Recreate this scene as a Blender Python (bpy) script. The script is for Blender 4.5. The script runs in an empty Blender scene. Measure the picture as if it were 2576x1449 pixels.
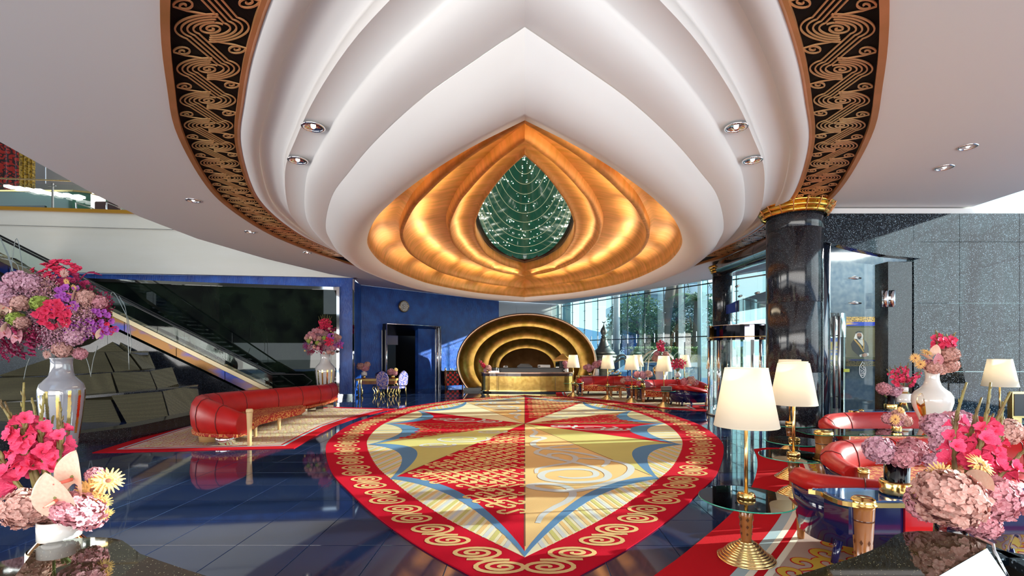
import bpy, bmesh, math, random
from math import sin, cos, pi, sqrt, radians, atan2, hypot
from mathutils import Vector, Matrix
from mathutils.geometry import tessellate_polygon
random.seed(7)
SC = bpy.context.scene
COL = SC.collection
CX, CY, F, EYE = 1320.0, 884.0, 1216.0, 2.0      # optical axis in the 2576 px frame, focal length in px, eye height

# ---------------------------------------------------------------- camera
cam = bpy.data.cameras.new('camera'); camo = bpy.data.objects.new('camera', cam); COL.objects.link(camo)
cam.sensor_width = 36.0; cam.sensor_fit = 'HORIZONTAL'; cam.lens = 36.0 * F / 2576.0
cam.shift_x = -(CX - 1288.0) / 2576.0; cam.shift_y = (CY - 724.5) / 2576.0
cam.clip_start = 0.05; cam.clip_end = 2000
camo.location = (0, 0, EYE); camo.rotation_euler = (pi / 2, 0, 0)
SC.camera = camo
# ---------------------------------------------------------------- sky, sun, exposure
W = bpy.data.worlds.new('sky'); SC.world = W; W.use_nodes = True
nt = W.node_tree; nt.nodes.clear()
o_ = nt.nodes.new('ShaderNodeOutputWorld'); b_ = nt.nodes.new('ShaderNodeBackground')
tc = nt.nodes.new('ShaderNodeTexCoord'); sx = nt.nodes.new('ShaderNodeSeparateXYZ'); rp = nt.nodes.new('ShaderNodeValToRGB')
nt.links.new(tc.outputs['Generated'], sx.inputs[0]); nt.links.new(sx.outputs['Z'], rp.inputs[0])
rp.color_ramp.elements[0].position = 0.0; rp.color_ramp.elements[0].color = (0.80, 0.90, 0.94, 1)
rp.color_ramp.elements[1].position = 0.7; rp.color_ramp.elements[1].color = (0.30, 0.52, 0.86, 1)
e = rp.color_ramp.elements.new(0.18); e.color = (0.66, 0.84, 0.96, 1)
nt.links.new(rp.outputs[0], b_.inputs[0]); b_.inputs[1].default_value = 1.25
nt.links.new(b_.outputs[0], o_.inputs[0])
SUN_AZ, SUN_EL = radians(10), radians(17)
sl = bpy.data.lights.new('sun', 'SUN'); sl.energy = 7.2; sl.color = (1.0, 0.92, 0.81); sl.angle = radians(0.7)
slo = bpy.data.objects.new('sun', sl); COL.objects.link(slo); slo.location = (40, 5, 20)
sd = Vector((cos(SUN_EL) * cos(SUN_AZ), cos(SUN_EL) * sin(SUN_AZ), sin(SUN_EL)))
slo.rotation_euler = sd.to_track_quat('Z', 'Y').to_euler()
SC.view_settings.view_transform = 'Standard'; SC.view_settings.look = 'None'
SC.view_settings.exposure = 0.88; SC.view_settings.gamma = 1.0; SC.view_settings.use_curve_mapping = False
SC.cycles.max_bounces = 9; SC.cycles.diffuse_bounces = 4; SC.cycles.glossy_bounces = 5
SC.cycles.transmission_bounces = 6; SC.cycles.transparent_max_bounces = 24
SC.cycles.caustics_reflective = False; SC.cycles.caustics_refractive = False
SC.cycles.sample_clamp_indirect = 6.0
SC.cycles.use_denoising = True
def area_light(name, loc, sx_, sy_, power, col, rot=(0, 0, 0), spread=pi):
    l = bpy.data.lights.new(name, 'AREA'); l.shape = 'RECTANGLE'; l.size = sx_; l.size_y = sy_; l.energy = power; l.color = col
    l.spread = spread
    o = bpy.data.objects.new(name, l); COL.objects.link(o); o.location = loc; o.rotation_euler = rot
    return o

area_light('fill_light_rear', (-2.5, -6.6, 2.2), 24, 3.6, 1050, (1.0, .95, .89), (pi / 2 + .22, 0, 0))  # added fill lamp behind the camera, brightens the whole hall
area_light('fill_light_left', (-21.9, 2.5, 1.8), 17, 2.6, 800, (1.0, .96, .90), (pi / 2 + .25, 0, -pi / 2))  # added fill lamp on the left, lifts the dark left ceiling
area_light('fill_light_right', (16.3, 2.0, 4.0), 13, 7.5, 560, (.93, .97, 1.0), (pi / 2, 0, radians(90 + 16)))  # added fill lamp on the right, boosts the daylight indoors
area_light('dome_fill', (0, 13.2, 5.5), .9, 6.0, 90, (1.0, .80, .55), (0, 0, 0))  # added warm fill shining down through the medallion opening

area_light('vestibule_fill', (9.2, 12.2, 4.9), 2.5, 1.2, 110, (1.0, .96, .9))  # added fill lamp so the portrait behind the door is visible
# ---------------------------------------------------------------- helpers
def g(px, py, z=0.0):
    """floor (or height z) point seen at a pixel of the photograph"""
    Y = (EYE - z) * F / (py - CY); return Vector(((px - CX) * Y / F, Y, z))
def at(px, py, Y):
    return Vector(((px - CX) * Y / F, Y, EYE - (py - CY) * Y / F))
def tag(o, label=None, cat=None, group=None, kind=None):
    if label: o['label'] = label
    if cat: o['category'] = cat
    if group: o['group'] = group
    if kind: o['kind'] = kind
    return o
def thing(name, label, cat, loc=(0, 0, 0), rz=0.0, group=None, parent=None):
    o = bpy.data.objects.new(name, None); COL.objects.link(o); o.location = loc; o.rotation_euler = (0, 0, rz)
    o.empty_display_size = 0.1
    return tag(o, label, cat, group)
def dup(o, parent=None):
    c = o.copy(); COL.objects.link(c)
    if parent is not None: c.parent = parent
    for ch in o.children: dup(ch, c)
    return c
def place(root, loc, rz=0.0, s=1.0, label=None, group=None):
    root.location = loc; root.rotation_euler = (0, 0, rz); root.scale = (s, s, s)
    if label: root['label'] = label
    if group: root['group'] = group
    return root

class MB:
    def __init__(s): s.v = []; s.f = []; s.sm = []
    def add(s, vs, fs, smooth=False):
        n = len(s.v); s.v.extend([tuple(p) for p in vs])
        for f in fs: s.f.append(tuple(i + n for i in f)); s.sm.append(smooth)
        return s
    def box(s, c, d, rz=0.0, taper=1.0, bev=0.0):
        x, y, z = d[0] / 2, d[1] / 2, d[2] / 2
        if bev > 0 and min(x, y, z) > bev:
            vs = []; 
            for (zz, k) in ((-z, bev), (-z + bev, 0), (z - bev, 0), (z, bev)):
                t = 1.0 if zz < 0 else taper
                for (a, b) in ((-x + bev + 0, -y + k), (x - bev, -y + k), (x - k, -y + bev), (x - k, y - bev), (x - bev, y - k), (-x + bev, y - k), (-x + k, y - bev), (-x + k, -y + bev)):
                    vs.append((a * t, b * t, zz))
            fs = [tuple(range(7, -1, -1)), tuple(range(24, 32))]
            for r in range(3):
                for i in range(8): fs.append((r * 8 + i, r * 8 + (i + 1) % 8, r * 8 + 8 + (i + 1) % 8, r * 8 + 8 + i))
        else:
            t = taper
            vs = [(-x, -y, -z), (x, -y, -z), (x, y, -z), (-x, y, -z), (-x * t, -y * t, z), (x * t, -y * t, z), (x * t, y * t, z), (-x * t, y * t, z)]
            fs = [(3, 2, 1, 0), (4, 5, 6, 7), (0, 1, 5, 4), (1, 2, 6, 5), (2, 3, 7, 6), (3, 0, 4, 7)]
        ca, sa = cos(rz), sin(rz)
        vs = [(c[0] + p[0] * ca - p[1] * sa, c[1] + p[0] * sa + p[1] * ca, c[2] + p[2]) for p in vs]
        return s.add(vs, fs)
    def loft(s, rings, closed=True, caps=False, smooth=True):
        n = len(rings[0]); vs = [p for r in rings for p in r]; fs = []
        for i in range(len(rings) - 1):
            for j in range(n if closed else n - 1):
                k = (j + 1) % n
                fs.append((i * n + j, i * n + k, (i + 1) * n + k, (i + 1) * n + j))
        s.add(vs, fs, smooth)
        if caps:
            m = len(s.v) - len(vs)
            s.f.append(tuple(m + j for j in range(n - 1, -1, -1))); s.sm.append(False)
            s.f.append(tuple(m + (len(rings) - 1) * n + j for j in range(n))); s.sm.append(False)
        return s
    def lathe(s, prof, c=(0, 0, 0), seg=24, smooth=True, caps=True, sy=1.0, a0=0, a1=2 * pi):
        full = abs(a1 - a0 - 2 * pi) < 1e-6; m = seg if full else seg + 1
        rings = [[(c[0] + r * cos(a0 + (a1 - a0) * j / seg), c[1] + r * sy * sin(a0 + (a1 - a0) * j / seg), c[2] + z) for j in range(m)] for r, z in prof]
        return s.loft(rings, closed=full, caps=caps and full, smooth=smooth)
    def cyl(s, c, r, h, seg=16, r2=None, smooth=True):
        return s.lathe([(r, 0), (r if r2 is None else r2, h)], c, seg, smooth)
    def tube(s, path, r, seg=8, caps=True, flat=1.0):
        P = [Vector(p) for p in path]; rings = []; rr = r if isinstance(r, (list, tuple)) else [r] * len(P)
        up = None
        for i, p in enumerate(P):
            t = (P[min(i + 1, len(P) - 1)] - P[max(i - 1, 0)])
            t = t.normalized() if t.length > 1e-9 else Vector((0, 0, 1))
            if up is None: up = Vector((0, 0, 1)) if abs(t.z) < 0.9 else Vector((1, 0, 0))
            a = t.cross(up); a = a.normalized() if a.length > 1e-6 else t.orthogonal().normalized()
            b = a.cross(t).normalized(); up = b
            rings.append([tuple(p + a * (rr[i] * cos(2 * pi * j / seg)) + b * (rr[i] * flat * sin(2 * pi * j / seg))) for j in range(seg)])
        return s.loft(rings, caps=caps)
    def sphere(s, c, r, seg=12, rings=8, sc=(1, 1, 1)):
        R = []
        for i in range(1, rings):
            a = pi * i / rings
            R.append([(c[0] + r * sc[0] * sin(a) * cos(2 * pi * j / seg), c[1] + r * sc[1] * sin(a) * sin(2 * pi * j / seg), c[2] - r * sc[2] * cos(a)) for j in range(seg)])
        m = len(s.v); s.loft(R)
        s.v.append((c[0], c[1], c[2] - r * sc[2])); s.v.append((c[0], c[1], c[2] + r * sc[2])); b = len(s.v) - 2
        for j in range(seg):
            s.f.append((b, m + (j + 1) % seg, m + j)); s.sm.append(True)
            k = m + (rings - 2) * seg; s.f.append((b + 1, k + j, k + (j + 1) % seg)); s.sm.append(True)
        return s
    def poly(s, pts, z0, z1, holes=(), top=True, bottom=True, sides=True):
        """flat plate between z0 and z1 of a plan outline, with holes"""
        loops = [[Vector((p[0], p[1], 0)) for p in pts]] + [[Vector((p[0], p[1], 0)) for p in h] for h in holes]
        tr = tessellate_polygon(loops); flat = [p for l in loops for p in l]; n = len(flat)
        vs = [(p.x, p.y, z1) for p in flat] + [(p.x, p.y, z0) for p in flat]; fs = []
        for t in tr:
            a, b, c = [flat[i] for i in t]
            if (b - a).cross(c - a).z < 0: t = (t[0], t[2], t[1])
            if top: fs.append(tuple(t))
            if bottom: fs.append((t[0] + n, t[2] + n, t[1] + n))
        if sides:
            k = 0
            for li, l in enumerate(loops):
                area = sum(l[i].x * l[(i + 1) % len(l)].y - l[(i + 1) % len(l)].x * l[i].y for i in range(len(l)))
                ccw = (area > 0) == (li == 0)
                for i in range(len(l)):
                    a, b = k + i, k + (i + 1) % len(l)
                    fs.append((a + n, b + n, b, a) if ccw else (a, b, b + n, a + n))
                k += len(l)
        return s.add(vs, fs)
    def wall(s, plan, z0, z1, th=0.12, zt=None):
        """upright slab along a plan polyline; th to the left of travel; zt optional per-point top"""
        P = [Vector((p[0], p[1])) for p in plan]; n = len(P); L = []
        for i in range(n):
            t = (P[min(i + 1, n - 1)] - P[max(i - 1, 0)]).normalized(); L.append(P[i] + Vector((-t.y, t.x)) * th)
        zz = zt or [z1] * n; zb = z0 if isinstance(z0, (list, tuple)) else [z0] * n
        rings = [[(P[i].x, P[i].y, zb[i]), (P[i].x, P[i].y, zz[i]), (L[i].x, L[i].y, zz[i]), (L[i].x, L[i].y, zb[i])] for i in range(n)]
        return s.loft(rings, caps=True, smooth=False)
    def face(s, pts, th=0.0, nrm=None):
        """planar polygon of 3D points given a thickness along its normal"""
        P = [Vector(p) for p in pts]
        nn = Vector((0, 0, 0))
        for i in range(len(P)):
            a, b = P[i], P[(i + 1) % len(P)]; nn += Vector(((a.y - b.y) * (a.z + b.z), (a.z - b.z) * (a.x + b.x), (a.x - b.x) * (a.y + b.y)))
        nn.normalize()
        tr = tessellate_polygon([P]); n = len(P)
        if th == 0: return s.add(P, [tuple(t) for t in tr])
        Q = [p - nn * th for p in P]; fs = []
        for t in tr: fs.append(tuple(t)); fs.append((t[0] + n, t[2] + n, t[1] + n))
        for i in range(n): fs.append((i + n, (i + 1) % n + n, (i + 1) % n, i))
        return s.add(P + Q, fs)
    def ribbon(s, pts, w, up=Vector((0, 0, 1)), th=0.0):
        """flat strip following 3D points; w number or list"""
        P = [Vector(p) + up * (2.5e-5 * i_ + rz_) for rz_ in (random.random() * 3e-4 if up.z > .9 else 0,) for i_, p in enumerate(pts)]; n = len(P); ww = w if isinstance(w, (list, tuple)) else [w] * n
        vs = []
        for i in range(n):
            t = P[min(i + 1, n - 1)] - P[max(i - 1, 0)]
            a = t.cross(up); a = a.normalized() * (ww[i] / 2) if a.length > 1e-9 else Vector((ww[i] / 2, 0, 0))
            vs += [P[i] - a, P[i] + a]
        fs = [(2 * i, 2 * i + 1, 2 * i + 3, 2 * i + 2) for i in range(n - 1)]
        if th:
            m = len(vs); vs = vs + [p - up * th for p in vs]
            fs = fs + [(2 * i + m, 2 * i + 2 + m, 2 * i + 3 + m, 2 * i + 1 + m) for i in range(n - 1)]
            fs += [(2 * i, 2 * i + 2, 2 * i + 2 + m, 2 * i + m) for i in range(n - 1)] + [(2 * i + 1, 2 * i + 1 + m, 2 * i + 3 + m, 2 * i + 3) for i in range(n - 1)]
        return s.add(vs, fs)
    def merge(s, o, M=None):
        vs = [tuple(M @ Vector(p)) for p in o.v] if M else o.v
        n = len(s.v); s.v.extend(vs); s.f.extend([tuple(i + n for i in f) for f in o.f]); s.sm.extend(o.sm); return s
    def mesh(s, name, mat):
        me = bpy.data.meshes.new(name); me.from_pydata(s.v, [], s.f)
        me.polygons.foreach_set('use_smooth', s.sm)
        if mat: me.materials.append(mat)
        me.update(); return me
    def build(s, name, mat, parent=None, loc=None, label=None, kind=None, cat=None, group=None, rz=0):
        o = bpy.data.objects.new(name, s.mesh(name, mat)); COL.objects.link(o)
        if parent is not None: o.parent = parent
        if loc is not None: o.location = loc
        if rz: o.rotation_euler = (0, 0, rz)
        return tag(o, label, cat, group, kind)
def inst(me, name, parent, loc=(0, 0, 0), rot=(0, 0, 0), sc=(1, 1, 1), label=None, kind=None):
    o = bpy.data.objects.new(name, me); COL.objects.link(o); o.parent = parent
    o.location = loc; o.rotation_euler = rot; o.scale = sc if isinstance(sc, (tuple, list)) else (sc,) * 3
    return tag(o, label, None, None, kind)
def spline(pts, n=8):
    """Catmull-Rom through points of any dimension"""
    P = [Vector(p) for p in pts]; out = []
    for i in range(len(P) - 1):
        p0 = P[i - 1] if i > 0 else P[0] * 2 - P[1]; p1 = P[i]; p2 = P[i + 1]; p3 = P[i + 2] if i + 2 < len(P) else P[-1] * 2 - P[-2]
        for k in range(n):
            t = k / n
            out.append(0.5 * ((2 * p1) + (p2 - p0) * t + (2 * p0 - 5 * p1 + 4 * p2 - p3) * t * t + (3 * p1 - p0 - 3 * p2 + p3) * t ** 3))
    out.append(P[-1]); return out
def resample(pts, n):
    P = [Vector(p) for p in pts]; d = [0.0]
    for i in range(1, len(P)): d.append(d[-1] + (P[i] - P[i - 1]).length)
    out = []; j = 0
    for k in range(n):
        t = d[-1] * k / (n - 1)
        while j < len(P) - 2 and d[j + 1] < t: j += 1
        s_ = (t - d[j]) / max(1e-9, d[j + 1] - d[j]); out.append(P[j].lerp(P[j + 1], min(1, max(0, s_))))
    return out

# ---------------------------------------------------------------- materials
MATS = {}
def mat(name, col, rough=0.5, metal=0.0, spec=0.5, coat=0.0, emit=None, es=0.0, bump=None, var=None, sss=0.0, sheen=0.0, tex='Object', trans=0.0, alpha=1.0):
    """var=(scale,(r,g,b),amount,stretch) second colour by noise; bump=(scale,strength,stretch)"""
    m = bpy.data.materials.new(name); m.use_nodes = True; MATS[name] = m
    n = m.node_tree.nodes; l = m.node_tree.links; p = n['Principled BSDF']
    p.inputs['Base Color'].default_value = (*col, 1); p.inputs['Roughness'].default_value = rough; p.inputs['Metallic'].default_value = metal
    p.inputs['Specular IOR Level'].default_value = spec; p.inputs['Coat Weight'].default_value = coat
    if sss: p.inputs['Subsurface Weight'].default_value = sss; p.inputs['Subsurface Radius'].default_value = (0.03, 0.015, 0.01)
    if sheen: p.inputs['Sheen Weight'].default_value = sheen
    if trans: p.inputs['Transmission Weight'].default_value = trans
    if emit: p.inputs['Emission Color'].default_value = (*emit, 1); p.inputs['Emission Strength'].default_value = es
    def noise(scale, stretch, detail=5.0):
        t = n.new('ShaderNodeTexCoord'); mp = n.new('ShaderNodeMapping'); nz = n.new('ShaderNodeTexNoise')
        mp.inputs['Scale'].default_value = stretch; nz.inputs['Scale'].default_value = scale; nz.inputs['Detail'].default_value = detail
        l.new(t.outputs[tex], mp.inputs[0]); l.new(mp.outputs[0], nz.inputs[0]); return nz, mp
    if var:
        nz, _m = noise(var[0], var[3] if len(var) > 3 else (1, 1, 1)); rp = n.new('ShaderNodeValToRGB')
        a = var[2]; rp.color_ramp.elements[0].position = 0.5 - a; rp.color_ramp.elements[1].position = 0.5 + a
        rp.color_ramp.elements[0].color = (*col, 1); rp.color_ramp.elements[1].color = (*var[1], 1)
        l.new(nz.outputs[0], rp.inputs[0]); l.new(rp.outputs[0], p.inputs['Base Color'])
    if bump:
        nz, _m = noise(bump[0], bump[2] if len(bump) > 2 else (1, 1, 1)); _m.inputs['Rotation'].default_value = (0, bump[3] if len(bump) > 3 else 0, 0); bp = n.new('ShaderNodeBump')
        bp.inputs['Strength'].default_value = bump[1]; bp.inputs['Distance'].default_value = 0.02
        l.new(nz.outputs[0], bp.inputs['Height']); l.new(bp.outputs[0], p.inputs['Normal'])
    return m
def thin_glass(name, tint, refl=1.0, rough=0.02):
    m = bpy.data.materials.new(name); m.use_nodes = True; MATS[name] = m
    n = m.node_tree.nodes; l = m.node_tree.links; n.clear()
    out = n.new('ShaderNodeOutputMaterial'); mx = n.new('ShaderNodeMixShader'); tr = n.new('ShaderNodeBsdfTransparent'); gl = n.new('ShaderNodeBsdfGlossy')
    fr = n.new('ShaderNodeFresnel'); fr.inputs[0].default_value = 1.45; mu = n.new('ShaderNodeMath'); mu.operation = 'MULTIPLY'; mu.inputs[1].default_value = refl
    tr.inputs[0].default_value = (*tint, 1); gl.inputs['Roughness'].default_value = rough
    l.new(fr.outputs[0], mu.inputs[0]); l.new(mu.outputs[0], mx.inputs[0]); l.new(tr.outputs[0], mx.inputs[1]); l.new(gl.outputs[0], mx.inputs[2]); l.new(mx.outputs[0], out.inputs[0])
    return m
def speckle(name, base, fleck, scale=60, thr=0.22, rough=0.08, base2=None, tex='Object', spec=0.5):
    """polished granite: a dark ground with bright crystal flecks"""
    m = bpy.data.materials.new(name); m.use_nodes = True; MATS[name] = m
    n = m.node_tree.nodes; l = m.node_tree.links; p = n['Principled BSDF']; p.inputs['Roughness'].default_value = rough; p.inputs['Specular IOR Level'].default_value = spec
    t = n.new('ShaderNodeTexCoord'); v = n.new('ShaderNodeTexVoronoi'); v.inputs['Scale'].default_value = scale
    l.new(t.outputs[tex], v.inputs['Vector']); r = n.new('ShaderNodeValToRGB'); r.color_ramp.elements[0].position = thr * 0.5; r.color_ramp.elements[1].position = thr
    r.color_ramp.elements[0].color = (1, 1, 1, 1); r.color_ramp.elements[1].color = (0, 0, 0, 1)
    l.new(v.outputs['Distance'], r.inputs[0])
    sp = n.new('ShaderNodeSeparateColor'); l.new(v.outputs['Color'], sp.inputs[0])
    ml = n.new('ShaderNodeMath'); ml.operation = 'MULTIPLY'; l.new(r.outputs[0], ml.inputs[0]); l.new(sp.outputs[0], ml.inputs[1])
    nz = n.new('ShaderNodeTexNoise'); nz.inputs['Scale'].default_value = scale * 0.25; nz.inputs['Detail'].default_value = 6; l.new(t.outputs[tex], nz.inputs['Vector'])
    mb = n.new('ShaderNodeMix'); mb.data_type = 'RGBA'; mb.inputs[6].default_value = (*base, 1); mb.inputs[7].default_value = (*(base2 or base), 1)
    l.new(nz.outputs[0], mb.inputs[0])
    mx = n.new('ShaderNodeMix'); mx.data_type = 'RGBA'; l.new(mb.outputs[2], mx.inputs[6]); mx.inputs[7].default_value = (*fleck, 1)
    l.new(ml.outputs[0], mx.inputs[0]); l.new(mx.outputs[2], p.inputs['Base Color'])
    return m
def scrollmat(name, c1, c2, scale=9.0, rough=0.8, bands=3.0):
    """woven scroll motif: closed curls from distorted rings"""
    m = bpy.data.materials.new(name); m.use_nodes = True; MATS[name] = m
    n = m.node_tree.nodes; l = m.node_tree.links; p = n['Principled BSDF']; p.inputs['Roughness'].default_value = rough
    t = n.new('ShaderNodeTexCoord'); v = n.new('ShaderNodeTexVoronoi'); v.inputs['Scale'].default_value = scale; v.feature = 'F1'
    l.new(t.outputs['Object'], v.inputs['Vector'])
    a = n.new('ShaderNodeMath'); a.operation = 'MULTIPLY'; a.inputs[1].default_value = bands * 6.28; l.new(v.outputs['Distance'], a.inputs[0])
    nz = n.new('ShaderNodeTexNoise'); nz.inputs['Scale'].default_value = scale * 1.2; l.new(t.outputs['Object'], nz.inputs['Vector'])
    ad = n.new('ShaderNodeMath'); ad.operation = 'MULTIPLY_ADD'; ad.inputs[1].default_value = 7.0; l.new(nz.outputs[0], ad.inputs[0]); l.new(a.outputs[0], ad.inputs[2])
    s_ = n.new('ShaderNodeMath'); s_.operation = 'SINE'; l.new(ad.outputs[0], s_.inputs[0])
    r = n.new('ShaderNodeValToRGB'); r.color_ramp.elements[0].position = 0.45; r.color_ramp.elements[1].position = 0.62
    r.color_ramp.elements[0].color = (*c1, 1); r.color_ramp.elements[1].color = (*c2, 1)
    l.new(s_.outputs[0], r.inputs[0]); l.new(r.outputs[0], p.inputs['Base Color']); return m
white = mat('white_plaster', (0.84, 0.82, 0.80), 0.55, bump=(40, 0.02))
cream = mat('cream_fascia', (0.80, 0.75, 0.66), 0.5, var=(0.8, (0.74, 0.68, 0.57), 0.25, (0.4, 1, 2)))
goldleaf = mat('gold_leaf_ceiling', (0.92, 0.46, 0.16), 0.48, 0.35, var=(2.0, (0.66, 0.34, 0.06), 0.2, (1, 4, 1)), bump=(14, 0.10, (1, 9, 1)))
goldniche = mat('gold_leaf_niche', (0.62, 0.36, 0.10), 0.33, 0.85, var=(3.5, (0.34, 0.22, 0.035), 0.18), bump=(26, 0.12))
golddesk = mat('brass_sheet', (0.66, 0.46, 0.14), 0.24, 0.9, var=(6.0, (0.46, 0.30, 0.07), 0.2), bump=(30, 0.05))
gold = mat('polished_gold', (0.90, 0.62, 0.22), 0.16, 1.0)
brass = mat('brass', (0.80, 0.56, 0.24), 0.22, 1.0)
copper = mat('copper_trim', (0.80, 0.34, 0.15), 0.35, 0.45, var=(2, (0.60, 0.27, 0.09), 0.25))
chrome = mat('chrome', (0.82, 0.82, 0.84), 0.05, 1.0)
steel = mat('brushed_steel', (0.55, 0.56, 0.58), 0.25, 1.0)
bronze_scroll = mat('gilt_scrollwork', (0.92, 0.60, 0.26), 0.30, 0.45, var=(0.7, (0.86, 0.34, 0.15), 0.2))
black_grille = mat('black_grille', (0.008, 0.006, 0.006), 0.6, 0, .1, bump=(60, 0.3, (1, 0.1, 1)))
navy_lac = mat('navy_lacquer', (0.006, 0.010, 0.055), 0.08, 0, 0.6, coat=0.6, var=(3, (0.012, 0.012, 0.09), 0.2))
blue_top = mat('blue_mirror_top', (0.03, 0.12, 0.38), 0.04, 0.2, 0.8, coat=1.0)
red_leather = mat('red_leather', (0.50, 0.012, 0.010), 0.38, 0, 0.35, var=(5, (0.40, 0.008, 0.008), 0.3), bump=(22, 0.12, (5, 1, 1)))
seam = mat('dark_seam', (0.10, 0.006, 0.006), 0.6)
seat_fabric = scrollmat('scroll_upholstery', (0.34, 0.014, 0.008), (0.60, 0.26, 0.07), 13, 0.8, 1.5)
wood = mat('inlaid_walnut', (0.42, 0.16, 0.045), 0.22, 0, 0.5, coat=0.5, var=(6, (0.24, 0.075, 0.02), 0.15, (1, 1, 0.25)))
wood_dark = mat('dark_inlay', (0.10, 0.03, 0.012), 0.25, coat=0.4)
wood_pale = mat('pale_beech', (0.68, 0.46, 0.22), 0.35)
shade_m = mat('linen_shade', (0.76, 0.72, 0.63), 0.75)
_n = shade_m.node_tree; _p = _n.nodes['Principled BSDF']; _t = _n.nodes.new('ShaderNodeBsdfTranslucent'); _t.inputs[0].default_value = (0.74, 0.66, 0.50, 1)
_mx = _n.nodes.new('ShaderNodeMixShader'); _mx.inputs[0].default_value = 0.35
_n.links.new(_p.outputs[0], _mx.inputs[1]); _n.links.new(_t.outputs[0], _mx.inputs[2]); _n.links.new(_mx.outputs[0], _n.nodes['Material Output'].inputs[0])
glass = thin_glass('clear_glass', (0.95, 0.985, 0.97), 0.45)
glass_blue = thin_glass('facade_glass', (0.86, 0.97, 0.97), 0.30)
glass_edge = mat('green_glass_edge', (0.02, 0.35, 0.24), 0.1, 0, 0.8)
table_glass = thin_glass('table_glass', (0.80, 0.90, 0.86), 1.6)
blackmirror = mat('black_mirror_glass', (0.004, 0.006, 0.006), 0.015, 0, 0.5, var=(1.2, (0.012, 0.02, 0.012), 0.1))
bluewall = mat('blue_stucco', (0.008, 0.045, 0.30), 0.30, 0, 0.6, var=(2.2, (0.02, 0.12, 0.55), 0.2, (1, 1, 1)), bump=(5, 1.0, (7.0, 7.0, 1.1), radians(38)))
granite = speckle('black_galaxy_granite', (0.004, 0.006, 0.009), (0.50, 0.68, 0.80), 48, 0.36, 0.05, (0.006, 0.014, 0.022), spec=0.5)
granite_d = speckle('dark_speckled_granite', (0.006, 0.006, 0.008), (0.22, 0.25, 0.28), 60, 0.30, 0.12, (0.02, 0.022, 0.03))
granite_c = speckle('brown_counter_granite', (0.008, 0.006, 0.004), (0.45, 0.40, 0.25), 85, 0.20, 0.03, (0.030, 0.022, 0.010), spec=0.8)
floor_m = mat('navy_stone_floor', (0.007, 0.018, 0.070), 0.04, 0, 0.6, var=(1.1, (0.022, 0.032, 0.075), 0.3))
grout = mat('grout', (0.10, 0.20, 0.38), 0.5)
blackm = mat('black_satin', (0.01, 0.01, 0.011), 0.3)
whiteceram = mat('white_glaze', (0.82, 0.80, 0.76), 0.08, 0, 0.5, coat=0.8)
greyceram = mat('grey_glaze', (0.36, 0.36, 0.40), 0.08, 0, 0.5, coat=0.8)
# ================================================================= plan curves shared by carpet and ceiling
_half = [(0.0, 3.80), (0.49, 4.30), (1.10, 4.95), (1.83, 5.89), (2.48, 6.85), (3.17, 7.95), (3.99, 9.69), (4.40, 10.9), (4.68, 12.5), (4.72, 13.8), (4.47, 16.1), (3.88, 18.0), (2.30, 20.4), (0.0, 22.1)]
_base = resample(spline([Vector((a, b, 0)) for a, b in _half], 10), 90)
def outline(d, n=72):
    """right half (tip to tip) of the leaf outline offset outwards by d"""
    P = [p.copy() for p in _base]
    t0 = (P[0] - P[2]).normalized(); t1 = (P[-1] - P[-3]).normalized()
    P = [P[0] + t0 * (4.5 * (1 - k / 9)) for k in range(9)] + P + [P[-1] + t1 * (4.5 * (k + 1) / 9) for k in range(9)]
    Q = []
    for i in range(len(P)):
        t = (P[min(i + 1, len(P) - 1)] - P[max(i - 1, 0)]).normalized(); Q.append(P[i] + Vector((t.y, -t.x, 0)) * d)
    # keep the run with x > 0 around the widest point
    w = max(range(len(Q)), key=lambda i: Q[i].x); a = w
    while a > 0 and Q[a - 1].x > 0: a -= 1
    b = w
    while b < len(Q) - 1 and Q[b + 1].x > 0: b += 1
    R = Q[a:b + 1]
    if a > 0: u = Q[a - 1]; v = Q[a]; R = [u.lerp(v, (0 - u.x) / (v.x - u.x))] + R
    if b < len(Q) - 1: u = Q[b]; v = Q[b + 1]; R = R + [u.lerp(v, (0 - u.x) / (v.x - u.x))]
    R = resample(R, n)
    return R
def outline_s(yn, yf, w, n=90):
    """the same leaf half scaled between two tips"""
    return resample([Vector((p.x * w / 4.72, yn + (p.y - 3.8) / 18.3 * (yf - yn), 0)) for p in _base], n)
GK = [(4.67, 21.3, 3.85), (5.55, 20.4, 3.12), (6.75, 19.25, 1.98), (7.75, 18.9, 1.33), (7.95, 18.7, 1.25)]
def gold_outline(u, n=90):
    i = min(3, int(u)); f = u - i; a, b = GK[i], GK[i + 1]; return outline_s(*[a[k] + (b[k] - a[k]) * f for k in range(3)], n)
def gold_loft(mb, prof, n=90):
    for s_ in (1, -1):
        rings = [[(p.x * s_, p.y, z) for p in gold_outline(u, n)] for u, z in prof]
        mb.loft(rings if s_ > 0 else rings[::-1], closed=False)
    return mb
def leaf(d, n=72):
    R = outline(d, n); return [(p.x, p.y) for p in R] + [(-p.x, p.y) for p in reversed(R[1:-1])]
def ring_loft(mb, prof, sides=(1, -1), n=90, smooth=True):
    for s_ in sides:
        rings = []
        for d, z in prof:
            rings.append([(p.x * s_, p.y, z) for p in outline(d, n)])
        mb.loft(rings if s_ > 0 else rings[::-1], closed=False, smooth=smooth)
    return mb

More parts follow.
